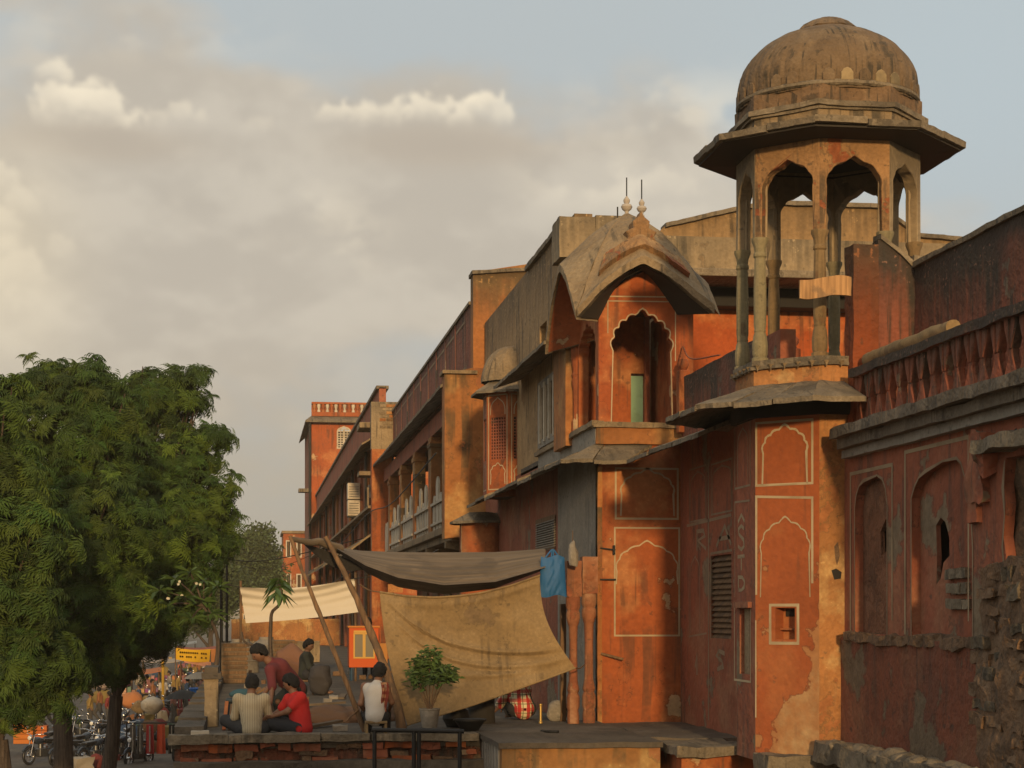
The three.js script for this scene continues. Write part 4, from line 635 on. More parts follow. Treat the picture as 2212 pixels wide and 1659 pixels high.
    const cells = []; for (let a = 0; a < 6; a++) for (let b = 0; b < 14; b++) { const w = (fw - 0.18) / 6, h = 0.85 / 14, x = 0.09 + a * w, y = 8.35 + b * h; cells.push(rect(x + w * 0.2, y + h * 0.2, x + w * 0.8, y + h * 0.8)); }
    part(J, 'pierced_screen', plate(ff, rect(0.08, 8.34, fw - 0.08, 9.21), cells, 0.03, -0.02), M.red);
  }
  part(J, 'oriel_inside', octa(0.56, 7.6, 9.7, O), M.dark);
  for (let k = 0; k < 8; k++) { const q = (R, y, a) => vert(R, y, a, O), A = 22.5 + 45 * k, Bq = A + 45; part(J, 'oriel_eave', slab(q(1.0, 9.72, Bq), q(1.0, 9.72, A), q(0.55, 10.02, A), q(0.55, 10.02, Bq), 0.05, 4, 3, 0.01, k), M.stone); }
  part(J, 'oriel_dome', crease(clean(rough(surf((u, v) => { const a = u * Math.PI * 2, r = 0.74 * Math.cos(v * Math.PI / 2) ** 0.7 * (1 + 0.03 * Math.abs(Math.sin(a * 8))); return [O.t + r * Math.sin(a), 9.95 + 0.75 * Math.sin(v * Math.PI / 2), -O.s + r * Math.cos(a)]; }, 64, 14), 0.012, 5, 2)), 0.8), M.lime);
  // smaller oriel under the eave
  const O2 = { t: 4.95, s: 39.6 };
  part(J, 'lower_oriel', [octa(0.5, 5.6, 7.2, O2)], M.orange);
  for (let k = 0; k < 8; k++) { const q = (R, y, a) => vert(R, y, a, O2), A = 22.5 + 45 * k, Bq = A + 45; part(J, 'oriel_eave', slab(q(0.72, 7.22, Bq), q(0.72, 7.22, A), q(0.3, 7.42, A), q(0.3, 7.42, Bq), 0.05, 4, 3, 0.01, k), M.stone); }
}
// ================================================================ high building behind, with a deep overhang
{
  const R = thing('rear_building', 'broad beige parapet and orange wall under a deep overhang behind the tower', 'building', [9, 3.6, -34.5]);
  const f = FR(33), fb = FR(34.2);
  part(R, 'wall', plate(FR(34.5), rect(6.2, 3.6, 22, 11.7), [], 0.3), std(P_orange, { ...B(0.01), color: new THREE.Color(1.15, 0.95, 0.85) }), { du: 0.6 });
  part(R, 'parapet', [plate(f, rect(6.1, Yy(588, 7, 33), 22, Yy(507, 7, 33)), [], 0.25)], M.limeTop, { top: 12.6 });
  part(R, 'overhang', [bx(6.1, 22, Yy(590, 7, 33) - 0.04, Yy(590, 7, 33) + 0.1, 32.85, 34.6, 0.02)], M.stone);
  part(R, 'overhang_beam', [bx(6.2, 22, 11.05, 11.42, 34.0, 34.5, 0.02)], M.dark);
  part(R, 'upper_parapet', plate(fb, pl(fb, [[1400, 520], [1436, 489], [1500, 476], [1583, 455], [1660, 440], [1735, 440], [1895, 447], [1940, 480], [1985, 511], [2085, 519], [2400, 540], [2400, 640], [1400, 640]]), [], 0.3), M.limeWarm, { top: 13.45 });
  part(R, 'coping', [0, 1, 2, 3, 4, 5].map((i) => { const q = pl(fb, [[1436, 489], [1583, 455], [1660, 440], [1895, 447], [1985, 511], [2085, 519], [2400, 540]]); return slab(V(q[i][0], q[i][1] + 0.05, 34.1), V(q[i + 1][0], q[i + 1][1] + 0.05, 34.1), V(q[i + 1][0], q[i + 1][1] + 0.05, 34.55), V(q[i][0], q[i][1] + 0.05, 34.55), 0.08, 12, 2, 0.01, i); }), M.stone);
}
// ================================================================ ochre building with the long verandah
{
  const Q = thing('verandah_building', 'ochre building with a long upper verandah of columns and pale railings', 'building', [4.6, 3.6, -42]);
  const f = FR(42);
  part(Q, 'upper_wall', plate(f, [[Tt(1022, 42), 10.7], [9, 10.7], [9, 13.35], [Tt(1160, 42), Yy(566, 6, 42)], [Tt(1022, 42), Yy(590, 6, 42)]], [], 0.5), M.ochre, { top: 13.1 });
  part(Q, 'coping', slab(V(Tt(1019, 42), Yy(588, 6, 42), 41.9), V(9, 13.4, 41.9), V(9, 13.4, 42.6), V(Tt(1019, 42), Yy(588, 6, 42), 42.6), 0.08, 12, 3, 0.012, 3), M.stone);
  const t0 = Tt(960, 42);
  part(Q, 'pier', plate(f, [[t0, 6.95], [t0 + 0.45, 7.0], [t0 + 0.6, 6.6], [t0 + 0.65, 3.6], [8, 3.6], [8, 10.8], [Tt(1022, 42), 10.85], [t0, 10.72]], [], 0.6, 0.05), M.ochre, { top: 11.6 });
  part(Q, 'pier_ledge', [bx(t0 - 0.06, Tt(1030, 42), 10.7, 10.78, 41.85, 42.6, 0.01)], M.lime);
  // parapet of panels above the eave
  const pw = SD(5.05);
  part(Q, 'parapet', plate(pw, rect(-66.2, 10.8, -42.5, 12.4), [], 0.25), M.redTop, { top: 12.9 });
  part(Q, 'parapet_coping', [bx(5.0, 5.35, 12.38, 12.46, 42.5, 66.2, 0.01)], M.stone);
  for (let i = 0; i < 10; i++) { const s = 43.6 + i * 2.35; part(Q, 'parapet_panel', strip(pw, rect(-s - 1.9, 11.05, -s, 12.15), 0.06, 0.01, true), M.lineDim); part(Q, 'parapet_post', bx(5.03, 5.06, 10.85, 12.4, s + 1.98, s + 2.2, 0.005), M.redTop); }
  for (let i = 0; i < 8; i++) { const a = 42.4 + i * 2.97; part(Q, 'eave_slab', slab(V(4.33, 10.5, a + 2.95), V(4.33, 10.5, a), V(5.06, 10.92, a), V(5.06, 10.92, a + 2.95), 0.07, 8, 4, 0.012, i), M.stone); }
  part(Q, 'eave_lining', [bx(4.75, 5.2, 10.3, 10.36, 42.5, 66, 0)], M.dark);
  part(Q, 'beam', [bx(4.72, 5.02, 9.88, 10.34, 42.5, 66, 0.02)], M.red);
  const colS = [44, 48.8, 53.6, 58.4, 63.2];
  for (const s of colS) part(Q, 'column', [bx(4.7, 5.02, 7.3, 9.9, s - 0.36, s + 0.36, 0.03), bx(4.67, 5.05, 9.6, 9.75, s - 0.4, s + 0.4, 0.02)], M.ochre);
  part(Q, 'sill', [bx(4.5, 5.2, 7.12, 7.3, 42.6, 66, 0.02), bx(4.62, 5.2, 6.95, 7.12, 42.6, 66, 0.02)], M.lime);
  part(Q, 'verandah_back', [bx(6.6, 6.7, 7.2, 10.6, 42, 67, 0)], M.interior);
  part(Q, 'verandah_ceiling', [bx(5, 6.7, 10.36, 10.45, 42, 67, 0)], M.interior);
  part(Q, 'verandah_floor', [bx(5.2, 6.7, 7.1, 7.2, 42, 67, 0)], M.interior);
  for (let b = 0; b < 5; b++) {          // pale panelled railings: round headed pickets with two rails
    const a = b === 0 ? 42.7 : colS[b - 1] + 0.4, e = b < 5 && colS[b] ? colS[b] - 0.4 : 65.6; if (b === 0) continue;
    for (let k = 0; k < 5; k++) { const s = lerp(a, e, (k + 0.5) / 5), w = (e - a) / 5 * 0.39, h = k % 2 ? 8.75 : 8.3; const ff = frameOf(V(4.74, 0, s), new THREE.Vector3(0, 0, 1)); part(Q, 'picket', plate(ff, arch(-w, w, 7.3, h - 0.25, h, 0, 0, 8), [], 0.05), M.white); }
    part(Q, 'rail', [bx(4.68, 4.73, 8.02, 8.1, a, e, 0.01), bx(4.68, 4.73, 7.5, 7.57, a, e, 0.01)], M.white);
  }
  { const a = 63.6, e = 65.7; for (let k = 0; k < 3; k++) { const s = lerp(a, e, (k + 0.5) / 3), ff = frameOf(V(4.74, 0, s), new THREE.Vector3(0, 0, 1)); part(Q, 'picket', plate(ff, arch(-0.28, 0.28, 7.3, 8.1, 8.4, 0, 0, 8), [], 0.05), M.white); } }
  { const a = 42.65, e = 43.6; const ff = frameOf(V(4.74, 0, 43.1), new THREE.Vector3(0, 0, 1)); part(Q, 'picket', plate(ff, rect(-0.5, 7.3, 0.5, 8.3), [], 0.05), M.white); part(Q, 'rail', bx(4.68, 4.73, 8.2, 8.28, a, e, 0.01), M.white); }
  // ground storey in the shade of the overhang
  part(Q, 'lower_wall', [bx(6.0, 6.2, 3.6, 7.1, 42, 67, 0)], M.red);
  for (let i = 0; i < 6; i++) part(Q, 'lower_door', [bx(5.93, 6.0, 3.6, 6.3, 44.5 + i * 3.6, 46.2 + i * 3.6, 0.01)], M.wood);
  for (const i of [0, 1, 2, 3, 4]) part(Q, 'bracket', plate(FR(43.8 + i * 4.8), [[4.6, 6.95], [6.0, 6.95], [6.0, 6.0], [5.85, 6.3], [5.5, 6.6], [5.0, 6.75], [4.6, 6.8]], [], 0.25), M.lime);
  // end pier with brick top
  const fe = FR(66), e0 = Tt(803, 66), e1 = Tt(846, 66);
  part(Q, 'end_pier', plate(fe, rect(e0, 3.6, e1, Yy(970, 4.5, 66)), [], 0.6, 0.03), M.orange);
  part(Q, 'end_pier_top', plate(fe, rect(e0 - 0.02, Yy(970, 4.5, 66), e1 + 0.35, Yy(868, 4.5, 66)), [], 0.5, 0.03), M.limeTop, { top: 13.2 });
  const r = rng(77); for (let j = 0; j < 7; j++) for (let i = 0; i < 3; i++) { const y = Yy(925, 4.5, 66) + j * 0.125, t = e0 + 0.28 + i * 0.24 + (j % 2) * 0.1; part(Q, 'brick', bx(t, t + 0.22, y, y + 0.1, 65.94, 66.02, 0.01), r() < 0.5 ? M.lime : M.ochre); }
}
// ================================================================ long building further on
{
  const L = thing('long_building', 'long dark red terrace of rooms with eaves receding down the street', 'building', [4.6, 3.6, -66.7]);
  const wl = SD(4.6), wins = [];
  for (let i = 0; i < 15; i++) { const s = 68.6 + i * 4.25; wins.push([s, rect(-s - 1.15, 9.25, -s, 10.9)], [s, rect(-s - 1.2, 4.2, -s, 7.6)]); }
  part(L, 'wall', plate(wl, rect(-132, 3.6, -66.65, 13.35), wins.map((w) => w[1]), 0.25), M.red);
  part(L, 'room_back', [bx(5.1, 5.15, 3.6, 12, 66.8, 131, 0)], M.dark);
  wins.forEach(([s, q], i) => { const w = part(L, 'window', strip(wl, q, 0.12, 0.02, true), i % 4 === 0 ? M.white : M.wood); const u = (q[0][0] + q[1][0]) / 2; part(w, 'mullion', [plate(wl, rect(u - 0.05, q[0][1], u + 0.05, q[2][1]), [], 0.05, -0.05), plate(wl, rect(q[0][0], (q[0][1] + q[2][1]) / 2 - 0.05, q[1][0], (q[0][1] + q[2][1]) / 2 + 0.05), [], 0.05, -0.05)], M.wood); });
  part(L, 'coping', [bx(4.5, 4.95, 13.3, 13.42, 66.65, 132, 0.01)], M.stone);
  for (let i = 0; i < 16; i++) { const a = 66.7 + i * 4.1; part(L, 'eave_slab', slab(V(3.98, 11.35, a + 4.05), V(3.98, 11.35, a), V(4.62, 11.72, a), V(4.62, 11.72, a + 4.05), 0.07, 6, 3, 0.012, i), i % 3 ? M.stone : M.lime); }
  for (let i = 0; i < 15; i++) { const s = 67.6 + i * 4.25; part(L, 'pilaster', bx(4.48, 4.62, 3.6, 11.4, s, s + 0.45, 0.02), i % 3 === 1 ? M.ochre : M.red); }
  part(L, 'string_course', [bx(4.2, 4.62, 9.0, 9.1, 66.7, 132, 0.01), bx(4.18, 4.24, 9.1, 9.75, 66.7, 67, 0.01)], M.lime);
  for (let i = 0; i < 5; i++) { const a = 66.8 + i * 12; part(L, 'lower_eave', slab(V(3.5, 7.5 + 0.15 * (i % 2), a + 10.5), V(3.5, 7.5 + 0.15 * (i % 2), a), V(4.62, 8.3, a), V(4.62, 8.3, a + 10.5), 0.08, 8, 3, 0.02, i), i === 0 ? M.lime : M.stone); }
  part(L, 'box_balcony', bx(3.9, 4.62, 10.2, 10.35, 66.9, 68.2, 0.02), M.lime); part(L, 'box_canopy', bx(3.9, 4.62, 11.9, 12.1, 66.7, 68.5, 0.02), M.lime);
  for (let i = 0; i < 6; i++) part(L, 'drain_pipe', rod(V(4.4, 3.7, 71 + i * 9.3), V(4.4, 11.4, 71 + i * 9.3), 0.06), M.iron);
}
{ // the tall tower house at the end of the row
  const F = thing('tower_house', 'tall terracotta tower house with a carved roof parapet and an arched white lattice window', 'building', [8, 3.6, -130]);
  const f = FR(130), x0 = Tt(673, 130), q = prect(f, 729, 934, 757, 968), Lc = (q[0][0] + q[1][0]) / 2;
  const wy0 = q[0][1], wy1 = Yy(921, 5, 130), hole = arch(q[0][0], q[1][0], wy0, q[2][1], wy1, 0, 0, 10);
  const q2 = hole.map(([u, y]) => [u + 1.75, y]);
  part(F, 'wall', plate(f, rect(x0, 3.6, 15, 18.9), [hole, q2], 0.4), std(P_orange, { color: new THREE.Color(1.1, 1.0, 0.95) }));
  part(F, 'wall', plate(SD(x0), rect(-146, 3.6, -130.02, 18.9), [], 0.3), M.red);
  part(F, 'room_back', [bx(x0 + 0.4, 14, 10, 18, 131, 131.1, 0)], M.dark);
  for (const h of [hole, q2]) { const w = part(F, 'window_frame', strip(f, h, 0.1, 0.03, true), M.white); const a = h[0][0], b = h[h.length - 1][0]; part(w, 'lattice', [...Array(9)].map((_, i) => plate(f, rect(a, lerp(wy0, wy1, i / 9) - 0.035, b, lerp(wy0, wy1, i / 9) + 0.035), [], 0.05, -0.03)).concat([0.25, 0.5, 0.75].map((k) => plate(f, rect(lerp(a, b, k) - (k === 0.5 ? 0.07 : 0.03), wy0, lerp(a, b, k) + (k === 0.5 ? 0.07 : 0.03), wy1 - 0.2), [], 0.05, -0.025))), M.white); }
  part(F, 'eave', [slab(V(x0 - 0.45, 18.55, 129.3), V(15.5, 18.55, 129.3), V(15.5, 18.95, 130), V(x0, 18.95, 130), 0.12, 12, 3, 0.01), slab(V(x0 - 0.45, 18.55, 146), V(x0 - 0.45, 18.55, 129.3), V(x0, 18.95, 130), V(x0, 18.95, 146), 0.12, 12, 3, 0.01)], M.stone);
  part(F, 'roof_parapet', [bx(x0, 15, 18.9, 19.2, 129.8, 130.3, 0.02), bx(x0, 15, 19.75, 19.9, 129.8, 130.3, 0.02), bx(x0, 15, 19.2, 19.75, 130.15, 130.3, 0)], M.orange);
  for (let i = 0; i < 22; i++) part(F, 'merlon', lathe([[0.12, 0], [0.12, 0.1], [0.07, 0.2], [0.12, 0.35], [0.14, 0.5], [0.08, 0.62], [0, 0.7]], x0 + 0.2 + i * 0.3, 129.95, 8, 19.2), i % 2 ? M.white : M.orange);
  part(F, 'drain_pipe', rod(V(x0 - 0.12, 4, 129.8), V(x0 - 0.12, 18.5, 129.8), 0.09), M.iron);
  part(F, 'side_box', [bx(x0 - 0.9, x0, 13.6, 13.85, 129.8, 131, 0.02)], M.stone);
}
{ // cables, boxes and aerials on the fronts further up the street
  const cab = (pts, label) => tag(part(scene, 'cable', tube(pts, 0.018, 5, 40), M.iron), label, 'cable');
  cab([V(4.2, 8.9, 42), V(4.1, 8.45, 54), V(4.2, 8.8, 66), V(4.0, 8.3, 84), V(4.2, 8.8, 104)], 'black cable sagging along the verandah railings and the long building');
  cab([V(4.25, 6.7, 42), V(3.9, 6.2, 54), V(4.1, 6.9, 66), V(3.8, 6.6, 90)], 'black cable sagging below the verandah sill');
  cab([V(-2.5, 7.6, 60), V(0, 7.0, 64), V(4.3, 8.0, 68)], 'thin cable crossing from the street to the long building');
  cab([V(-2.5, 8.6, 110), V(1, 7.8, 112), V(4.4, 9.0, 114)], 'thin cable crossing high over the far end of the terrace');
  [[4.45, 9.6, 70.3, 'small grey meter box on the long building by the end pier'], [4.45, 5.6, 79.5, 'grey meter box low on the long building']].forEach(([t, y, s, label]) => { const G = thing('meter_box', label, 'meter box', [t, y, -s]); part(G, 'box', bx(t, t + 0.15, y, y + 0.5, s, s + 0.4, 0.02), M.cement); part(G, 'pipe', rod(V(t + 0.08, y - 1.6, s + 0.2), V(t + 0.08, y, s + 0.2), 0.03), M.iron); });
}
// ================================================================ trees
function pinnate(len, pairs, lw, ll, droop) {      // one compound leaf along +z, arching down
  const pos = []; const P = (k) => { const z = len * k; return new THREE.Vector3(0, 0.12 * len * Math.sin(k * 2.2) - droop * len * k * k, z); };
  const leaf = (b, d, l, w) => { const n = new THREE.Vector3(0, 1, 0).cross(d).normalize(); const m = b.clone().addScaledVector(d, l * 0.45), e = b.clone().addScaledVector(d, l); e.y -= l * 0.25; const s1 = m.clone().addScaledVector(n, w / 2), s2 = m.clone().addScaledVector(n, -w / 2); s1.y += 0.006; s2.y += 0.006; for (const v of [b, s1, e, b, e, s2]) pos.push(v.x, v.y, v.z); };
  for (let i = 0; i < pairs; i++) { const k = 0.16 + 0.82 * i / (pairs - 1), b = P(k), s = Math.sin(Math.PI * (0.18 + 0.72 * k)); for (const g of [-1, 1]) leaf(b, new THREE.Vector3(g * 0.85, -0.75, 0.6).normalize(), ll * s, lw); }
  leaf(P(1), new THREE.Vector3(0, -1.0, 0.8).normalize(), ll * 0.8, lw);
  const a = P(0), c = P(0.5), d = P(1), w = 0.006; for (const [p, q] of [[a, c], [c, d]]) for (const v of [[p, -w], [q, -w], [q, w], [p, -w], [q, w], [p, w]]) pos.push(v[0].x + v[1], v[0].y, v[0].z);
  const g = new THREE.BufferGeometry(); g.setAttribute('position', new THREE.Float32BufferAttribute(pos, 3)); g.computeVertexNormals(); return g;
}
function shoot(seed, n, len, pairs, lw, ll) {
  const r = rng(seed), list = [];
  for (let i = 0; i < n; i++) { const g = pinnate(len * (0.75 + r() * 0.45), pairs, lw, ll, 0.25 + r() * 0.4); g.rotateX(-0.55 + r() * 1.0).rotateY(i / n * 6.283 + r() * 0.6).translate(0, r() * 0.12, 0); list.push(g); }
  return join(list);
}
const leafMat = flat(1, 1, 1, { roughness: 0.8 });
function instances(parent, name, geo, list, mat = leafMat) {      // list of {p, q, s, c}
  const root = rootOf(parent).position, im = new THREE.InstancedMesh(geo, mat, list.length), m = new THREE.Matrix4();
  list.forEach((e, i) => { m.compose(e.p.clone().sub(root), e.q, e.s); im.setMatrixAt(i, m); im.setColorAt(i, e.c); });
  im.name = numbered(name); im.castShadow = im.receiveShadow = true; im.userData.kind = 'stuff'; parent.add(im); return im;
}
const shoots = [shoot(1, 11, 0.33, 5, 0.042, 0.2), shoot(2, 10, 0.38, 5, 0.04, 0.21), shoot(3, 12, 0.27, 4, 0.042, 0.18)];
// crowns are lists of lobes [px, py, radius across, radius up (frame pixels), nearer/farther by metres]
function leafyTree(label, D, trunkPx, trunkR, lobes, seed, dens, tone, group) {
  const base = atD(trunkPx, 1320, D); base.y = 0; const T = thing('street_tree', label, 'tree', base.toArray(), group), r = rng(seed), k = D / FOC;
  const tone0 = tone;
  const buckets = [[], [], []]; const cs = lobes.map(([px, py, rx, ry, dz]) => { const c = atD(px, py, D + dz); return { c, rx: rx * k, ry: ry * k }; });
  for (const { c, rx, ry } of cs) {
    const n = Math.round(dens * (rx * ry * 2 + rx * rx) * 6.5);
    for (let i = 0; i < n; i++) {
      const d = new THREE.Vector3(r() * 2 - 1, r() * 2 - 1, r() * 2 - 1); if (d.lengthSq() > 1 || d.lengthSq() < 0.02) { i--; continue; } d.normalize();
      const q0 = r(), rr = q0 < 0.1 ? 1.04 + 0.2 * r() : q0 < 0.72 ? 0.8 + 0.24 * r() : 0.35 + 0.5 * r();
      const bump = 1 + 0.34 * noise3(d.x * 2.8 + c.x, d.y * 2.6, d.z * 2.6 + c.z, seed);
      const p = new THREE.Vector3(c.x + d.x * rx * rr * bump, c.y + d.y * ry * rr * bump, c.z + d.z * rx * rr * bump);
      if (cs.some((o) => o.c !== c && (((p.x - o.c.x) / o.rx) ** 2 + ((p.y - o.c.y) / o.ry) ** 2 + ((p.z - o.c.z) / o.rx) ** 2) < 0.3)) continue;
      const out = d.clone().multiplyScalar(0.9); out.y += 0.5; out.x += (r() - 0.5) * 0.6; out.z += (r() - 0.5) * 0.6;
      const q = new THREE.Quaternion().setFromUnitVectors(new THREE.Vector3(0, 1, 0), out.normalize()).multiply(new THREE.Quaternion().setFromAxisAngle(new THREE.Vector3(0, 1, 0), r() * 6.28));
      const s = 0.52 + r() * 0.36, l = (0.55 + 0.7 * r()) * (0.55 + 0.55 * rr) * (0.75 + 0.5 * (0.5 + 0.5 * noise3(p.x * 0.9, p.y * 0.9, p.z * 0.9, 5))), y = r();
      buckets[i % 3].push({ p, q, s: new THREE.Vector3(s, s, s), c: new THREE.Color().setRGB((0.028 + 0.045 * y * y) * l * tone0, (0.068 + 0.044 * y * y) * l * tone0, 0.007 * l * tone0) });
    }
  }
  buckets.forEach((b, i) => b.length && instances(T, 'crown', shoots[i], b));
  const top = cs[0].c, fork = base.clone().lerp(new THREE.Vector3(top.x, 0, top.z), 0.35); fork.y = 3.1;
  part(T, 'trunk', tube([base, base.clone().lerp(fork, 0.5).add(new THREE.Vector3(0.06, 0.2, 0.03)), fork], [trunkR * 1.25, trunkR], 12, 16), M.bark);
  for (const { c, rx } of cs) { const mid = fork.clone().lerp(c, 0.5); mid.y += 0.3; part(T, 'branch', tube([fork, mid, c], [trunkR * 0.6, 0.03], 7, 10), M.bark); for (let j = 0; j < 3; j++) { const e = c.clone().add(new THREE.Vector3((r() - 0.5) * rx * 1.5, r() * rx * 0.8, (r() - 0.5) * rx * 1.5)); part(T, 'branch', tube([mid, mid.clone().lerp(e, 0.6).add(new THREE.Vector3(0, 0.1, 0)), e], [trunkR * 0.28, 0.012], 5, 6), M.bark); } }
  return T;
}
leafyTree('large leafy street tree reaching furthest towards the orange buildings', 48, 220, 0.17, [
  [310, 1000, 125, 150, 0], [385, 1000, 62, 56, -0.8], [385, 860, 46, 42, 0.5], [330, 850, 75, 55, -0.5], [270, 880, 60, 60, 0.4], [450, 945, 52, 20, -0.4], [425, 815, 26, 18, 0.2], [445, 995, 40, 20, 0], [470, 1075, 42, 22, -0.2], [495, 1125, 38, 20, 0.2], [480, 1175, 36, 20, 0], [425, 870, 26, 18, 0], [400, 1080, 90, 70, -0.6], [430, 1130, 60, 42, -0.3], [425, 1220, 66, 64, 0.3], [330, 1150, 130, 120, -1], [300, 1300, 130, 110, -0.8], [415, 1300, 45, 42, 0], [210, 1410, 90, 65, 0], [310, 1375, 75, 52, 0], [250, 1440, 50, 35, -0.5]], 11, 7.5, 1.0, 'street trees along the kerb');
leafyTree('broad dark street tree with a trunk near the parked motorcycles', 40.5, 127, 0.2, [
  [150, 960, 140, 150, 0], [110, 835, 70, 55, 0.3], [190, 840, 60, 50, -0.2], [235, 900, 60, 60, -0.4], [60, 1010, 110, 120, -0.5], [180, 1130, 150, 120, -1], [100, 1230, 150, 110, -0.5], [210, 1280, 110, 100, -0.6], [110, 1390, 120, 90, 0], [180, 1440, 60, 40, 0], [70, 1480, 70, 45, 0.4]], 23, 7.5, 0.95, 'street trees along the kerb');
leafyTree('nearest street tree, its thick trunk at the edge of view', 31.5, 15, 0.17, [
  [-40, 940, 90, 100, 0], [10, 860, 40, 32, 0.3], [-30, 1080, 120, 130, 0], [30, 1180, 110, 110, -0.4], [0, 1310, 120, 110, -0.4], [60, 1430, 120, 90, -0.2], [-80, 1250, 130, 160, 0], [30, 1510, 100, 60, 0]], 37, 7.5, 0.85, 'street trees along the kerb');

// far trees: round crowns of leaf clumps
const clump = (() => { const r = rng(9), pos = []; for (let i = 0; i < 40; i++) { const c = new THREE.Vector3(r() - 0.5, r() - 0.5, r() - 0.5).multiplyScalar(1.2), a = new THREE.Vector3(r() - 0.5, r() - 0.5, r() - 0.5).normalize().multiplyScalar(0.16), b = new THREE.Vector3(r() - 0.5, r() - 0.5, r() - 0.5).normalize().multiplyScalar(0.09); for (const v of [c.clone().add(a), c.clone().add(b), c.clone().sub(a), c.clone().add(a), c.clone().sub(a), c.clone().sub(b)]) pos.push(v.x, v.y, v.z); } const g = new THREE.BufferGeometry(); g.setAttribute('position', new THREE.Float32BufferAttribute(pos, 3)); g.computeVertexNormals(); return g; })();
function farTree(name, label, D, px, lobes, seed, tone = 1, cat = 'tree', baseY = 0, sc = 1, trunkR = 0.3) {
  const base = atD(px, 1320, D); base.y = baseY; const T = thing(name, label, cat, base.toArray()), r = rng(seed), k = D / FOC, list = [];
  for (const [x, y, rx, ry] of lobes) { const c = atD(x, y, D), n = Math.round(rx * ry * k * k * 26 / (sc * sc)); part(T, 'branch', tube([new THREE.Vector3(base.x, lerp(baseY, c.y, 0.45), base.z), c.clone().lerp(base, 0.3).setY(lerp(baseY, c.y, 0.8)), c], [trunkR * 0.5, 0.02 * sc], 5, 6), M.bark);
    for (let i = 0; i < n; i++) { const d = new THREE.Vector3(r() * 2 - 1, r() * 2 - 1, r() * 2 - 1); if (d.lengthSq() > 1) { i--; continue; } d.normalize().multiplyScalar(0.55 + 0.5 * r()); const p = new THREE.Vector3(c.x + d.x * rx * k, c.y + d.y * ry * k, c.z + d.z * rx * k), l = (0.6 + 0.8 * r()) * tone, s = (0.7 + 0.6 * r()) * sc; list.push({ p, q: new THREE.Quaternion().setFromEuler(new THREE.Euler(r() * 6, r() * 6, r() * 6)), s: new THREE.Vector3(s, s, s), c: new THREE.Color().setRGB(0.05 * l, 0.075 * l, 0.022 * l) }); } }
  instances(T, 'crown', clump, list); part(T, 'trunk', rod(base, new THREE.Vector3(base.x, lerp(baseY, atD(px, lobes[0][1], D).y, 0.6), base.z), [trunkR, trunkR * 0.6], 8), M.bark); return T;
}
farTree('far_tree', 'round hazy tree beyond the white cloth, left of the far houses', 165, 548, [[545, 1200, 55, 55], [580, 1225, 32, 45], [505, 1225, 40, 50], [560, 1165, 28, 24], [540, 1255, 70, 35]], 5, 1.0);
farTree('far_tree', 'low hazy tree at the end of the street behind the crooked sapling', 190, 600, [[625, 1240, 28, 32], [655, 1255, 26, 24], [590, 1262, 40, 26]], 6, 1.1);
farTree('far_tree', 'dark far tree showing under the street trees', 150, 455, [[450, 1300, 60, 50], [490, 1270, 40, 50], [400, 1330, 60, 40]], 8, 0.9);
// ================================================================ far houses, and the far side of the street
function farHouse(label, t0, t1, s, h, mat, cols, rows, y0 = 0, depth = 9) {
  const H = thing('far_house', label, 'house', [(t0 + t1) / 2, y0, -s]), f = FR(s), holes = [], w = (t1 - t0) / cols, hh = (h - y0) / rows;
  for (let i = 0; i < cols; i++) for (let j = 0; j < rows; j++) holes.push(rect(t0 + w * (i + 0.3), y0 + hh * (j + 0.3), t0 + w * (i + 0.7), y0 + hh * (j + 0.78)));
  part(H, 'wall', [plate(f, rect(t0, y0, t1, h), holes, 0.3), bx(t0, t0 + 0.3, y0, h, s + 0.3, s + depth, 0), bx(t1 - 0.3, t1, y0, h, s + 0.3, s + depth, 0)], mat);
  part(H, 'roof', [bx(t0 - 0.15, t1 + 0.15, h, h + 0.25, s - 0.2, s + depth, 0.02)], M.lime);
  part(H, 'room_back', [bx(t0 + 0.3, t1 - 0.3, y0, h, s + 1.2, s + 1.3, 0)], M.dark);
  for (const q of holes) { const wn = part(H, 'window', strip(f, q, 0.12, 0.03, true), M.white); part(wn, 'mullion', plate(f, rect((q[0][0] + q[1][0]) / 2 - 0.04, q[0][1], (q[0][0] + q[1][0]) / 2 + 0.04, q[2][1]), [], 0.05, -0.05), M.wood); }
  return H;
}
farHouse('far orange house rising left of the long terrace, behind the pole tip', Tt(612, 175), Tt(680, 175), 175, Yy(1152, 1, 175), M.orange, 3, 4);
farHouse('small hazy beige house beside the far orange house', Tt(585, 205), Tt(618, 205), 205, Yy(1196, 1, 205), M.lime, 2, 4);
farHouse('low pink house at the end of the street behind the far tree', Tt(520, 230), Tt(600, 230), 230, Yy(1268, 1, 230), M.peel, 4, 3);
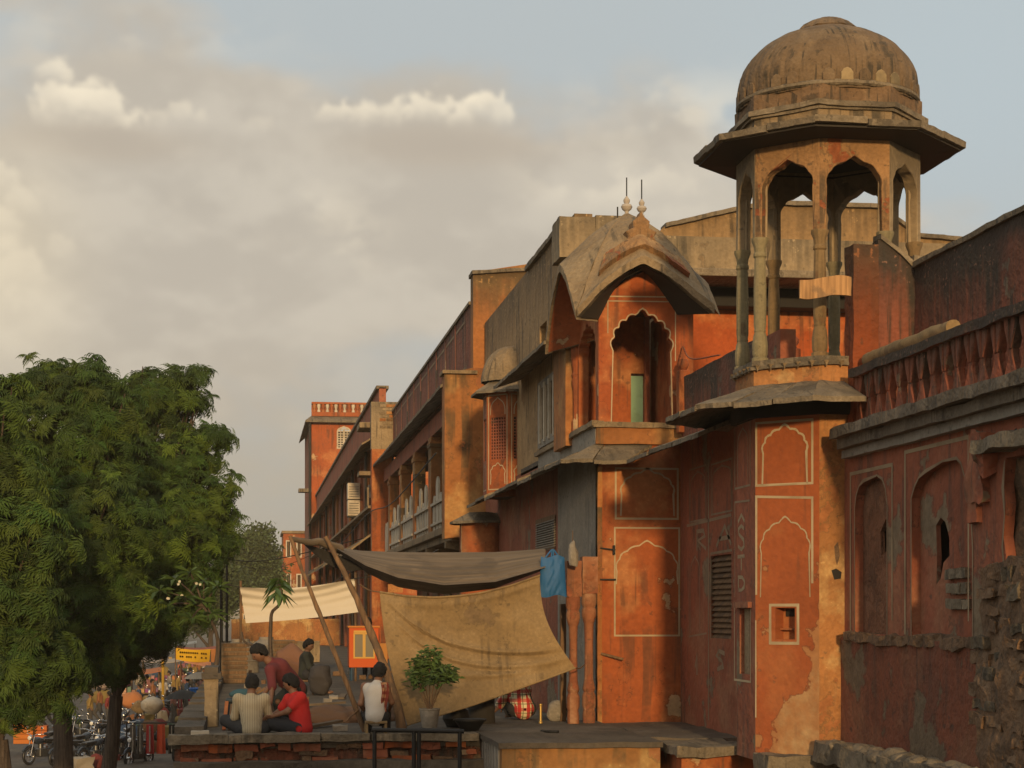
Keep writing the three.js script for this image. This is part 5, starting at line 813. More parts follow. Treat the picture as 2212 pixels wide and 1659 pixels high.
{ // the row across the street
  const r = rng(3);
  const looks = ['tall red shop house across the street, nearest of its row', 'ochre shop house across the street, second in the row', 'orange shop house across the street, third in the row', 'dull red shop house across the street, fourth in the row', 'pale shop house across the street, fifth in the row', 'last orange shop house across the street'];
  for (let i = 0; i < 6; i++) {
    const s0 = 46 + i * 34, s1 = s0 + 33.4, h = 8 + r() * 2.5, H = thing('shop_house', looks[i], 'house', [-27, 0, -(s0 + s1) / 2]), holes = [];
    const f = frameOf(V(-26, 0, s0), new THREE.Vector3(0, 0, -1)), w = s1 - s0;
    for (let k = 0; k < 8; k++) { holes.push(rect(w * (k + 0.2) / 8, 4.8, w * (k + 0.8) / 8, h - 1)); holes.push(rect(w * (k + 0.12) / 8, 0.2, w * (k + 0.88) / 8, 3.1)); }
    part(H, 'wall', plate(f, rect(0, 0, w, h), holes, 0.3), [M.red, M.ochre, M.orange, M.red, M.lime, M.orange][i]);
    part(H, 'room_back', bx(-28, -27.5, 0, h, s0, s1, 0), M.dark); part(H, 'roof', bx(-36, -25.8, h, h + 0.3, s0, s1, 0.02), M.lime);
    for (const q of holes) part(H, 'window', strip(f, q, 0.1, 0.03, true), M.wood);
  }
}
{ // unseen hut added behind the viewer, to shade the near edge of the terrace
  const H = thing('added_shade_hut', 'added unseen hut behind the viewer, placed to shade the terrace edge', 'hut', [-0.6, 2.6, 4.5]);
  part(H, 'wall', [plate(frameOf(new THREE.Vector3(0, 0, 3), new THREE.Vector3(-1, 0, 0)), rect(-2.2, 2.6, 3.5, 8.6), [rect(-0.5, 2.7, 0.5, 4.8)], 0.3), bx(-3.5, -3.2, 2.6, 8.6, -6, -3.3, 0), bx(1.9, 2.2, 2.6, 8.6, -6, -3.3, 0), bx(-3.5, 2.2, 2.6, 8.6, -6.3, -6, 0)], M.red);
  part(H, 'roof', bx(-3.7, 2.4, 8.6, 8.8, -6.5, -2.8, 0.02), M.lime);
}
// ================================================================ figures: tapered capsules joined by a smooth minimum
function blend(bones, cell, k = 0.035, maxN = 84) {
  let lo = [1e9, 1e9, 1e9], hi = [-1e9, -1e9, -1e9];
  for (const [a, ra, b, rb] of bones) for (let c = 0; c < 3; c++) { lo[c] = Math.min(lo[c], a.getComponent(c) - ra, b.getComponent(c) - rb); hi[c] = Math.max(hi[c], a.getComponent(c) + ra, b.getComponent(c) + rb); }
  const ctr = [0, 1, 2].map((c) => (lo[c] + hi[c]) / 2), half = Math.max(...[0, 1, 2].map((c) => (hi[c] - lo[c]) / 2)) + 0.03, n = Math.min(maxN, Math.max(16, Math.ceil(2 * half / cell)));
  const mc = new MarchingCubes(n, M.dark, false, false, 120000); mc.isolation = 0;
  const H = n / 2, F = mc.field; F.fill(-1);
  const bs = bones.map(([a, ra, b, rb]) => { const d = b.clone().sub(a); return [a.x, a.y, a.z, d.x, d.y, d.z, d.lengthSq() || 1e-9, ra, rb]; });
  for (let z = 0; z < n; z++) { const pz = ctr[2] + (z - H) / H * half; if (pz < lo[2] - 0.05 || pz > hi[2] + 0.05) continue;
    for (let y = 0; y < n; y++) { const py = ctr[1] + (y - H) / H * half; if (py < lo[1] - 0.05 || py > hi[1] + 0.05) continue;
      for (let x = 0; x < n; x++) { const px = ctr[0] + (x - H) / H * half; if (px < lo[0] - 0.05 || px > hi[0] + 0.05) continue;
        let D = 1e3;
        for (const B_ of bs) { const ex = px - B_[0], ey = py - B_[1], ez = pz - B_[2]; let t = (ex * B_[3] + ey * B_[4] + ez * B_[5]) / B_[6]; t = t < 0 ? 0 : t > 1 ? 1 : t; const fx = ex - t * B_[3], fy = ey - t * B_[4], fz = ez - t * B_[5]; const d = Math.sqrt(fx * fx + fy * fy + fz * fz) - (B_[7] + (B_[8] - B_[7]) * t);
          const h = Math.max(0, k - Math.abs(d - D)) / k; D = Math.min(d, D) - h * h * k * 0.25; }
        F[x + y * n + z * n * n] = -D; } } }
  mc.update();
  const c = mc.count, pos = new Float32Array(mc.positionArray.subarray(0, c * 3)), nor = new Float32Array(mc.normalArray.subarray(0, c * 3));
  for (let i = 0; i < c; i++) for (let q = 0; q < 3; q++) pos[i * 3 + q] = pos[i * 3 + q] * half + ctr[q];
  const g = new THREE.BufferGeometry(); g.setAttribute('position', new THREE.BufferAttribute(pos, 3)); g.computeVertexNormals();
  const m = mergeVertices(g.deleteAttribute('normal'), 1e-4); m.computeVertexNormals(); return m.toNonIndexed();
}
function headGeo(c, face, up, R = 0.105) {      // head with brow, nose, lips, chin and ears; face = direction it looks
  const f = face.clone().normalize(), r = f.clone().cross(up).normalize(), u = r.clone().cross(f).normalize();
  const G = new THREE.SphereGeometry(1, 36, 30), P = G.attributes.position, bump = (x, y, cx, cy, w, h) => Math.exp(-(((x - cx) / w) ** 2) - ((y - cy) / h) ** 2);
  for (let i = 0; i < P.count; i++) { const x = P.getX(i), y = P.getY(i), z = P.getZ(i);
    const low = Math.max(0, -y); let X = x * (0.76 - 0.2 * low * low), Y = y * 1.12, Z = z * (0.96 - 0.1 * low);
    if (z > 0) { Z += 0.2 * bump(x, y, 0, -0.12, 0.13, 0.2) + 0.07 * bump(x, y, 0, -0.5, 0.22, 0.07) + 0.12 * bump(x, y, 0, -0.82, 0.3, 0.2) + 0.06 * bump(x, y, 0, 0.22, 0.6, 0.1) - 0.08 * (bump(x, y, 0.33, 0.06, 0.17, 0.1) + bump(x, y, -0.33, 0.06, 0.17, 0.1)); }
    const v = r.clone().multiplyScalar(X).addScaledVector(u, Y).addScaledVector(f, Z).multiplyScalar(R); P.setXYZ(i, c.x + v.x, c.y + v.y, c.z + v.z); }
  G.computeVertexNormals();
  const ears = [-1, 1].map((s) => { const e = new THREE.SphereGeometry(0.03, 8, 8).scale(0.4, 1, 0.7); const m = new THREE.Matrix4().makeBasis(r, u, f).setPosition(c.clone().addScaledVector(r, s * R * 0.8).addScaledVector(u, -R * 0.05)); return e.applyMatrix4(m); });
  const eyes = [-1, 1].map((s) => new THREE.SphereGeometry(R * 0.085, 8, 6).translate(...c.clone().addScaledVector(r, s * R * 0.32).addScaledVector(u, R * 0.06).addScaledVector(f, R * 0.86).toArray()));
  const H = new THREE.SphereGeometry(1, 40, 32), Q = H.attributes.position;
  for (let i = 0; i < Q.count; i++) { const x = Q.getX(i), y = Q.getY(i), z = Q.getZ(i); const line = z > 0.25 ? 0.44 + 0.1 * Math.abs(x) - 0.5 * Math.abs(x) ** 3 : lerp(-0.72, 0.2, sstep(-0.5, 0.3, z)); const on_ = sstep(line - 0.12, line + 0.1, y); const k = lerp(0.84, 1.16 + 0.07 * noise3(x * 4, y * 4, z * 4, 4) + 0.07 * noise3(x * 13, y * 13, z * 13, 2) + 0.06 * Math.max(0, y), on_);
    const v = r.clone().multiplyScalar(x * 0.8 * k).addScaledVector(u, y * 1.1 * k).addScaledVector(f, z * 0.96 * k - 0.03).multiplyScalar(R); Q.setXYZ(i, c.x + v.x, c.y + v.y, c.z + v.z); }
  H.computeVertexNormals();
  return { skin: join([G, ...ears]), eyes: join(eyes), hair: join([H]) };
}
function hand(w, dir, nrm, side, curl = 0.5, S = 1) {
  const d = dir.clone().normalize(), n = nrm.clone().addScaledVector(d, -nrm.dot(d)).normalize(), r = d.clone().cross(n).multiplyScalar(side), at = (a, b, c) => w.clone().addScaledVector(d, a * S).addScaledVector(r, b * S).addScaledVector(n, c * S), bones = [];
  bones.push([at(0, 0, 0), 0.026 * S, at(0.075, -0.02, 0), 0.02 * S], [at(0.01, 0.01, 0), 0.024 * S, at(0.08, 0.022, 0), 0.019 * S]);
  [[-0.032, 0.062], [-0.011, 0.078], [0.011, 0.072], [0.031, 0.055]].forEach(([o, l]) => { let p = at(0.075, o, 0), a = curl * 0.5; for (let j = 0; j < 3; j++) { const q = p.clone().addScaledVector(d, Math.cos(a) * l * S * 0.42).addScaledVector(n, Math.sin(a) * l * S * 0.42).addScaledVector(r, o * 0.12 * S); bones.push([p, 0.0098 * S, q, 0.0088 * S]); p = q; a += curl * 0.7; } });
  bones.push([at(0.02, -0.03, 0.005), 0.013 * S, at(0.055, -0.058, 0.015), 0.0105 * S], [at(0.055, -0.058, 0.015), 0.0105 * S, at(0.085, -0.062, 0.03), 0.009 * S]);
  return blend(bones, 0.005, 0.008, 56);
}
const mid = (a, b, k = 0.5) => a.clone().lerp(b, k);
// J: joints in the world: hip/chest/neck/head, and per side sh, el, wr, hp, kn, an, toe
function person(label, J, o) {
  const root = [J.hip.x, o.base ?? 3.6, J.hip.z], T = thing('person', label, 'person', root, o.group), S = o.size ?? 1, cell = o.cell ?? 0.016;
  const sl = o.sleeve ?? 0.6, body = [[J.hip, 0.125 * S, J.chest, 0.115 * S], [J.chest, 0.1 * S, J.neck, 0.055 * S], [J.neck, 0.052 * S, J.head, 0.06 * S]];
  const shirt = [[J.hip, 0.15 * S, mid(J.hip, J.chest), 0.14 * S], [mid(J.hip, J.chest), 0.14 * S, J.chest, 0.15 * S], [J.chest, 0.125 * S, mid(J.chest, J.neck, 0.8), 0.075 * S]];
  const pants = [];
  for (const q of ['l', 'r']) {
    const sh = J[q + 'sh'], el = J[q + 'el'], wr = J[q + 'wr'], hp = J[q + 'hp'], kn = J[q + 'kn'], an = J[q + 'an'], toe = J[q + 'toe'];
    body.push([J.chest, 0.07 * S, sh, 0.055 * S], [sh, 0.05 * S, el, 0.038 * S], [el, 0.038 * S, wr, 0.026 * S], [J.hip, 0.1 * S, hp, 0.085 * S], [hp, 0.08 * S, kn, 0.052 * S], [kn, 0.052 * S, an, 0.034 * S], [an, 0.034 * S, toe, 0.026 * S]);
    shirt.push([J.chest, 0.095 * S, sl ? sh : mid(J.chest, sh, 0.75), (sl ? 0.075 : 0.055) * S], [mid(J.hip, J.chest, 0.2), 0.1 * S, mid(sh, J.chest, 0.3), 0.08 * S]);
    if (sl > 0.02) shirt.push(sl <= 1 ? [sh, 0.073 * S, mid(sh, el, sl), 0.062 * S] : [sh, 0.073 * S, el, 0.056 * S]); if (sl > 1) shirt.push([el, 0.056 * S, mid(el, wr, sl - 1), 0.046 * S]);
    pants.push([J.hip, 0.128 * S, hp, 0.112 * S], [hp, 0.11 * S, kn, 0.08 * S], [kn, 0.078 * S, mid(kn, an, 0.92), 0.062 * S]);
  }
  const h = headGeo(J.head, J.face, J.hup ?? new THREE.Vector3(0, 1, 0), 0.108 * S);
  const hands = o.hands === false ? [] : ['l', 'r'].map((q) => hand(J[q + 'wr'], J[q + 'hd'] ?? J[q + 'wr'].clone().sub(J[q + 'el']), J[q + 'hn'] ?? J.face, q === 'l' ? 1 : -1, 0.55, S));
  part(T, 'body', [blend(body, cell), h.skin, ...hands], o.skin ?? M.skin);
  if (o.shirt) part(T, o.shirtName ?? 'shirt', blend(shirt, cell), o.shirt);
  if (o.pants) part(T, o.pantsName ?? 'trousers', blend(pants, cell), o.pants);
  part(T, 'hair', h.hair, M.hair); part(T, 'eyes', h.eyes, M.dark);
  return T;
}
function canvasTex(w, h, size, draw) { const c = document.createElement('canvas'); c.width = w; c.height = h; draw(c.getContext('2d'), w, h); const t = new THREE.CanvasTexture(c); t.colorSpace = THREE.SRGBColorSpace; t.wrapS = t.wrapT = THREE.RepeatWrapping; t.repeat.set(1 / size[0], 1 / size[1]); return t; }
M.skin = flat(0.19, 0.095, 0.055, { roughness: 0.6 }); M.hair = flat(0.006, 0.005, 0.005, { roughness: 0.9 });
const T_stripe = canvasTex(64, 64, [0.032, 0.5], (g, w, h) => { g.fillStyle = '#a99c82'; g.fillRect(0, 0, w, h); g.fillStyle = '#978b73'; g.fillRect(0, 0, 18, h); g.fillStyle = '#b8ac92'; g.fillRect(40, 0, 8, h); });
const T_plaid = canvasTex(128, 128, [0.14, 0.14], (g, w, h) => { g.fillStyle = '#d8cba4'; g.fillRect(0, 0, w, h); g.fillStyle = 'rgba(178,40,34,.85)'; g.fillRect(30, 0, 50, h); g.globalAlpha = 0.6; g.fillRect(0, 30, w, 50); g.globalAlpha = 1; g.fillStyle = 'rgba(60,70,35,.9)'; g.fillRect(100, 0, 9, h); g.fillRect(0, 100, w, 9); });
const T_check = canvasTex(64, 64, [0.09, 0.09], (g, w, h) => { g.fillStyle = '#a8805c'; g.fillRect(0, 0, w, h); g.fillStyle = 'rgba(110,40,30,.8)'; g.fillRect(0, 0, 32, h); g.fillRect(0, 0, w, 30); });
const cl = (map) => new THREE.MeshStandardMaterial({ map, roughness: 0.95, side: THREE.DoubleSide, bumpMap: H_plaster, bumpScale: 0.012 });
const cloth = (r, g, b) => flat(r, g, b, { roughness: 0.95, bumpMap: H_plaster, bumpScale: 0.012 });
const at = (px, py, s) => new THREE.Vector3(Tt(px, s), Yy(py, Tt(px, s), s), -s);
const v3 = (t, y, s) => new THREE.Vector3(t, y, -s);
{ // boy in a striped shirt, sitting on the edge with his back to the viewer
  const c = at(544, 1575, 25.75), o = (t, y, s) => v3(c.x + t, c.y + y, 25.75 + s);
  person('person in a cream striped shirt sitting on the roof edge, back turned', {
    hip: o(0, 0.0, 0), chest: o(-0.01, 0.31, 0.08), neck: o(-0.01, 0.47, 0.12), head: o(0.005, 0.62, 0.17), face: new THREE.Vector3(0.1, -0.35, -1),
    lsh: o(-0.185, 0.41, 0.1), lel: o(-0.235, 0.16, 0.16), lwr: o(-0.16, 0.0, 0.34), rsh: o(0.175, 0.41, 0.1), rel: o(0.235, 0.16, 0.16), rwr: o(0.14, 0.02, 0.36),
    lhp: o(-0.1, -0.01, 0.05), lkn: o(-0.36, 0.1, 0.36), lan: o(0.02, -0.02, 0.42), ltoe: o(0.16, -0.03, 0.46), rhp: o(0.1, -0.01, 0.05), rkn: o(0.36, 0.1, 0.36), ran: o(-0.02, -0.01, 0.5), rtoe: o(-0.14, -0.03, 0.53),
  }, { shirt: cl(T_stripe), pants: cloth(0.03, 0.03, 0.032), sleeve: 1.4, size: 1.0 });
}
{ // boy in red, turned to his left, one arm reaching over
  const c = at(652, 1573, 25.85), o = (t, y, s) => v3(c.x + t, c.y + y, 25.85 + s);
  person('person in a bright red t-shirt sitting on the roof edge, reaching left', {
    hip: o(0, 0, 0), chest: o(-0.05, 0.33, 0.06), neck: o(-0.11, 0.48, 0.08), head: o(-0.15, 0.62, 0.1), face: new THREE.Vector3(-1, -0.4, -0.35),
    lsh: o(-0.17, 0.40, 0.14), lel: o(-0.33, 0.2, 0.2), lwr: o(-0.47, 0.14, 0.2), rsh: o(-0.02, 0.43, -0.06), rel: o(-0.2, 0.24, -0.1), rwr: o(-0.4, 0.17, -0.02),
    lhp: o(-0.06, 0, 0.1), lkn: o(-0.42, 0.1, 0.34), lan: o(-0.2, -0.03, 0.42), ltoe: o(-0.32, -0.04, 0.5), rhp: o(-0.05, 0, -0.04), rkn: o(-0.42, 0.06, 0.02), ran: o(-0.12, -0.03, 0.25), rtoe: o(-0.24, -0.05, 0.32),
  }, { shirt: cloth(0.47, 0.022, 0.02), pants: cloth(0.022, 0.024, 0.03), sleeve: 0.62, size: 1.02 });
}
{ // man in maroon bending forwards over the group
  const o = (px, py, s) => at(px, py, s);
  person('person in a maroon shirt bending over the two seated boys', {
    hip: o(638, 1487, 27.4), chest: o(602, 1444, 27.1), neck: o(580, 1427, 27.0), head: o(560, 1411, 26.95), face: new THREE.Vector3(-1, -0.75, 0.25),
    lsh: o(584, 1447, 26.85), lel: o(588, 1483, 26.75), lwr: o(585, 1516, 26.6), rsh: o(604, 1436, 27.35), rel: o(588, 1475, 27.5), rwr: o(566, 1505, 27.4),
    lhp: o(630, 1492, 27.25), lkn: o(600, 1515, 26.95), lan: o(612, 1560, 27.3), ltoe: o(597, 1566, 27.2), rhp: o(646, 1490, 27.55), rkn: o(612, 1520, 27.6), ran: o(632, 1560, 27.8), rtoe: o(616, 1566, 27.8), lhd: new THREE.Vector3(-0.2, -1, 0.1), rhd: new THREE.Vector3(-0.3, -1, 0),
  }, { shirt: cloth(0.13, 0.026, 0.03), pants: cloth(0.025, 0.03, 0.026), sleeve: 1.15, size: 1.05 });
}
{ // man in a vest on a low stool
  const o = (px, py, s) => at(px, py, s);
  person('person in a white vest with a checked towel, seated by the leaning poles', {
    hip: o(812, 1546, 25.4), chest: o(812, 1497, 25.5), neck: o(816, 1473, 25.55), head: o(820, 1452, 25.6), face: new THREE.Vector3(0.5, -0.35, -1),
    lsh: o(788, 1483, 25.6), lel: o(779, 1520, 25.6), lwr: o(790, 1542, 25.9), rsh: o(834, 1484, 25.4), rel: o(846, 1517, 25.45), rwr: o(838, 1540, 25.8),
    lhp: o(803, 1550, 25.5), lkn: o(792, 1540, 25.95), lan: o(795, 1582, 26.0), ltoe: o(792, 1586, 26.2), rhp: o(822, 1550, 25.4), rkn: o(832, 1540, 25.85), ran: o(835, 1584, 25.9), rtoe: o(838, 1588, 26.1),
  }, { shirt: cloth(0.5, 0.47, 0.43), shirtName: 'vest', pants: cloth(0.025, 0.024, 0.024), sleeve: 0, size: 0.98 });
  const tw = thing('towel', 'red and tan checked towel over the shoulder of the person in the white vest', 'towel', at(818, 1500, 25.3).toArray());
  const a = (px, py, s) => at(px, py, s);
  part(tw, 'cloth', shell((u, v) => { const p = a(lerp(822, 838, u) + 3 * Math.sin(v * 5), lerp(1474, 1538, v), 25.36 - 0.035 * Math.sin(v * 3) - 0.015 * Math.sin(u * 9)); return p.toArray(); }, 0.012, 10, 14, 0, 1, [0, 0, -1]), cl(T_check));
}
{ // man on a low chair further back
  const c = at(660, 1478, 38), o = (t, y, s) => v3(c.x + t, 3.6 + y, 38 + s);
  person('person in dark clothes sitting far back beside a dark bundle', {
    hip: o(0, 0.42, 0), chest: o(0.02, 0.72, -0.03), neck: o(0.03, 0.87, -0.05), head: o(0.06, 1.0, -0.08), face: new THREE.Vector3(0.9, -0.3, 0.4),
    lsh: o(0.02, 0.8, 0.15), lel: o(0.12, 0.58, 0.18), lwr: o(0.3, 0.5, 0.08), rsh: o(0.0, 0.8, -0.2), rel: o(0.06, 0.56, -0.25), rwr: o(0.26, 0.5, -0.2),
    lhp: o(0.04, 0.42, 0.09), lkn: o(0.42, 0.46, 0.1), lan: o(0.4, 0.06, 0.1), ltoe: o(0.55, 0.04, 0.1), rhp: o(0.04, 0.42, -0.1), rkn: o(0.4, 0.45, -0.2), ran: o(0.36, 0.06, -0.2), rtoe: o(0.5, 0.04, -0.22),
  }, { shirt: cloth(0.03, 0.035, 0.03), pants: cloth(0.03, 0.03, 0.035), sleeve: 1.2, cell: 0.024, hands: false });
  const st = thing('stool', 'low wooden stool under the far seated person', 'stool', [c.x, 3.6, -38]);
  part(st, 'seat', bx(c.x - 0.18, c.x + 0.18, 3.86, 3.9, 37.82, 38.18), M.wood); for (const [a, b] of [[-1, -1], [1, -1], [-1, 1], [1, 1]]) part(st, 'leg', bx(c.x + a * 0.15 - 0.02, c.x + a * 0.15 + 0.02, 3.6, 3.86, 38 + b * 0.15 - 0.02, 38 + b * 0.15 + 0.02, 0.004), M.wood);
}
{ // someone standing behind the orange cart
  const c = at(797, 1340, 46.6), o = (t, y, s) => v3(c.x + t, 3.6 + y, 46.6 + s);
  person('person standing behind the orange glass fronted cart, only the head showing', {
    hip: o(0, 0.8, 0), chest: o(0, 1.12, 0), neck: o(0, 1.28, 0), head: o(-0.02, 1.41, -0.02), face: new THREE.Vector3(-0.3, -0.2, 1),
    lsh: o(0.17, 1.22, 0), lel: o(0.22, 0.98, -0.04), lwr: o(0.16, 0.82, -0.2), rsh: o(-0.17, 1.22, 0), rel: o(-0.22, 0.98, -0.04), rwr: o(-0.16, 0.82, -0.2),
    lhp: o(0.09, 0.78, 0), lkn: o(0.1, 0.42, -0.03), lan: o(0.1, 0.07, 0.02), ltoe: o(0.1, 0.03, -0.14), rhp: o(-0.09, 0.78, 0), rkn: o(-0.1, 0.42, -0.03), ran: o(-0.1, 0.07, 0.02), rtoe: o(-0.1, 0.03, -0.14),
  }, { shirt: cloth(0.1, 0.05, 0.05), pants: cloth(0.03, 0.03, 0.035), sleeve: 0.7, cell: 0.026, hands: false, size: 0.95 });
}
{ // squatting under the hung sheet
  const c = at(1124, 1545, 28.45), o = (t, y, s) => v3(c.x + t, 3.62 + y, 28.45 + s);
  person('person in a red and cream plaid shirt squatting under the hung sheet', {
    hip: o(0.05, 0.16, 0), chest: o(-0.03, 0.4, 0.12), neck: o(-0.12, 0.52, 0.2), head: o(-0.22, 0.58, 0.28), face: new THREE.Vector3(-0.8, -0.6, -0.5),
    lsh: o(-0.2, 0.4, 0.12), lel: o(-0.32, 0.2, 0.12), lwr: o(-0.45, 0.08, 0.1), rsh: o(0.12, 0.44, 0.2), rel: o(0.1, 0.28, 0.45), rwr: o(-0.1, 0.2, 0.55),
    lhp: o(-0.06, 0.16, 0.06), lkn: o(-0.22, 0.36, 0.42), lan: o(-0.12, 0.06, 0.28), ltoe: o(-0.16, 0.03, 0.42), rhp: o(0.13, 0.16, 0.08), rkn: o(0.14, 0.36, 0.46), ran: o(0.12, 0.06, 0.3), rtoe: o(0.12, 0.03, 0.44),
  }, { shirt: cl(T_plaid), pants: cloth(0.03, 0.026, 0.024), sleeve: 0.9, size: 1.12 });
}
// ================================================================ things on the terrace
{ // hung sheet
  const G = thing('hung_sheet', 'large tan canvas sheet hung between the leaning pole and the stone columns', 'canvas sheet', at(1000, 1560, 26.3).toArray());
  const top = [[820, 1279], [880, 1288], [950, 1291], [1030, 1283], [1100, 1266], [1166, 1243]], bot = [[880, 1566], [950, 1545], [1020, 1524], [1095, 1497], [1170, 1470], [1243, 1443]];
  const cv = (pts) => (u) => { const x = u * (pts.length - 1), i = Math.min(pts.length - 2, Math.floor(x)), k = x - i; return [lerp(pts[i][0], pts[i + 1][0], k), lerp(pts[i][1], pts[i + 1][1], k)]; };
  const a = cv(top), b = cv(bot);
  const fn = (u, v) => { const p = a(u), q = b(u), bowL = 10 * Math.sin(Math.PI * v) * (1 - u), bowR = -22 * Math.sin(Math.PI * v) * u; const x = lerp(p[0], q[0], v) - bowL + bowR, y = lerp(p[1], q[1], v);
    const e1 = 0.62 - 0.62 * (1 - u) ** 1.6 + 0.16 * u, e2 = 0.8 - 0.72 * (1 - u) ** 2 + 0.08 * u, e3 = 0.9 - 0.5 * (1 - u) ** 2;
    const rg = (e, w) => Math.exp(-(((v - e) / w) ** 2)) - 0.7 * Math.exp(-(((v - e - w * 1.3) / w) ** 2)); const fl = Math.min(1, u * 4) * Math.min(1, (1 - u) * 6 + 0.15);
    const dep = 0.16 * Math.sin(Math.PI * v) * Math.sin(Math.PI * u) - fl * (0.05 * rg(e1, 0.03) + 0.04 * rg(e2, 0.03) + 0.03 * rg(e3, 0.03)) - 0.02 * Math.exp(-(((v - 0.07) / 0.03) ** 2)) - 0.03 * Math.sin(u * 12 + v * 5) * v * (1 - u) + 0.02 * noise3(u * 5, v * 5, 0, 3);
    return at(x, y, 26.5 + dep - 0.5 * v * (1 - u)).toArray(); };
  part(G, 'cloth', shell(fn, 0.012, 90, 70, 0, 1, [0, 0, -1]), M.canvas);
  const rope = (a, b) => part(G, 'rope', tube([a, a.clone().lerp(b, 0.5).add(new THREE.Vector3(0, -0.03, 0)), b], 0.009, 5, 10), M.wood);
  rope(new THREE.Vector3(...fn(0, 0)), at(776, 1262, 26.5)); rope(new THREE.Vector3(...fn(1, 0)), at(1178, 1190, 27.6)); rope(new THREE.Vector3(...fn(1, 1)), at(1262, 1436, 27.4)); rope(new THREE.Vector3(...fn(0, 1)), at(868, 1585, 25.9));
  part(G, 'patch', shell((u, v) => { const p = fn(0.2 + 0.07 * u, 0.62 + 0.1 * v); return [p[0], p[1], p[2] + 0.008]; }, 0.004, 8, 8, 0, 1, [0, 0, -1]), M.limeTop);
  part(G, 'hem', [tube([...Array(12)].map((_, i) => new THREE.Vector3(...fn(i / 11, 0))), 0.018, 6), tube([...Array(12)].map((_, i) => new THREE.Vector3(...fn(i / 11, 1))), 0.014, 6)], M.canvas);
}
{ // sagging awning above
  const G = thing('awning_cloth', 'brown ribbed awning sagging above the tan sheet, twisted towards the left pole', 'awning', at(950, 1260, 27).toArray());
  const t0 = [[728, 1183], [780, 1190], [850, 1193], [950, 1194], [1070, 1193], [1178, 1186]], t1 = [[728, 1186], [790, 1222], [860, 1248], [960, 1264], [1070, 1257], [1178, 1226]];
  const cv = (pts) => (u) => { const x = u * (pts.length - 1), i = Math.min(pts.length - 2, Math.floor(x)), k = fade(x - i) * 0.3 + (x - i) * 0.7; return [lerp(pts[i][0], pts[i + 1][0], k), lerp(pts[i][1], pts[i + 1][1], k)]; };
  const a = cv(t0), b = cv(t1);
  const fn = (u, v) => { if (v <= 0.75) { const k = v / 0.75, p = a(u), q = b(u); return at(lerp(p[0], q[0], k), lerp(p[1], q[1], k), 27.6 - 1.1 * k - 0.1 * Math.sin(Math.PI * k) + 0.012 * Math.sin(k * 40 + u * 3)).toArray(); }
    const k = (v - 0.75) / 0.25, q = b(u), w = Math.sin(Math.PI * Math.min(1, u * 1.02)); return at(q[0], q[1] + 16 * k * (0.3 + w), 26.5 + 0.55 * k).toArray(); };
  part(G, 'cloth', shell(fn, 0.015, 70, 48, 0, 1, [0, 0.3, -1]), M.brown);
  part(G, 'twisted_end', tube([at(628, 1164, 26.4), at(650, 1168, 26.5), at(672, 1172, 26.6), at(690, 1170, 26.7), at(708, 1177, 26.8), at(735, 1186, 27)], [0.035, 0.075], 10, 30), M.brown);
  part(G, 'drooping_fold', [shell((u, v) => at(lerp(655, 800, u), lerp(1172, 1225, u) + v * (26 * Math.sin(Math.PI * u) + 3), 26.9 + 0.1 * v - 0.05 * Math.sin(u * 9)).toArray(), 0.012, 24, 6, 0, 1, [0, 0, -1])], cloth(0.03, 0.027, 0.024));
}
const pole = (label, pts, r) => tag(part(scene, 'pole', crease(clean(rough(tube(pts, r, 9, 40), 0.008, 9, 3)), 0.9), M.wood), label, 'pole', undefined);
pole('long thin wooden pole leaning right, crossing the white cloth', [at(626, 1158, 26.3), at(660, 1250, 26.2), at(700, 1350, 26.1), at(742, 1460, 26.0), at(788, 1580, 25.9)], [0.026, 0.04]);
pole('thicker wooden pole leaning from the awning down to the potted bush', [at(703, 1160, 26.6), at(745, 1240, 26.5), at(790, 1340, 26.4), at(830, 1440, 26.2), at(862, 1540, 26.0), at(868, 1590, 25.9)], [0.03, 0.075]);
pole('thin pale stick propped against the leaning pole', [at(744, 1562, 25.8), at(776, 1530, 25.9)], [0.011, 0.011]);
{ // white cloth further back
  const G = thing('white_cloth', 'long white cloth strung across the terrace behind the poles', 'cloth', at(645, 1345, 45).toArray());
  const fn = (u, v) => { const x = lerp(lerp(518, 765, u), lerp(531, 776, u), v), y = lerp(lerp(1268, 1250, u) + 10 * Math.sin(Math.PI * u), lerp(1346, 1322, u) + 3 * Math.sin(Math.PI * u), v); return at(x, y, 45 + 0.12 * Math.sin(v * 3.1) + 0.035 * Math.sin((v - 0.12 * Math.sin(Math.PI * u)) * 26) * (1 - v) + 0.04 * noise3(u * 6, v * 4, 1, 2)).toArray(); };
  part(G, 'cloth', shell(fn, 0.012, 60, 30, 0, 1, [0, 0, -1]), cloth(0.62, 0.57, 0.48));
  part(G, 'cord', [tube([at(485, 1262, 45), at(518, 1268, 45)], 0.012, 5), tube([at(765, 1250, 45), at(800, 1246, 45)], 0.012, 5)], M.iron);
  for (const [x, y] of [[520, 1268], [768, 1250]]) { const p = at(x, y, 45.1); tag(part(scene, 'cloth_post', rod(v3(p.x, 3.6, 45.1), v3(p.x, p.y + 0.15, 45.1), 0.03), M.wood), x < 600 ? 'wooden post holding the left end of the white cloth' : 'wooden post holding the right end of the white cloth', 'post'); }
}
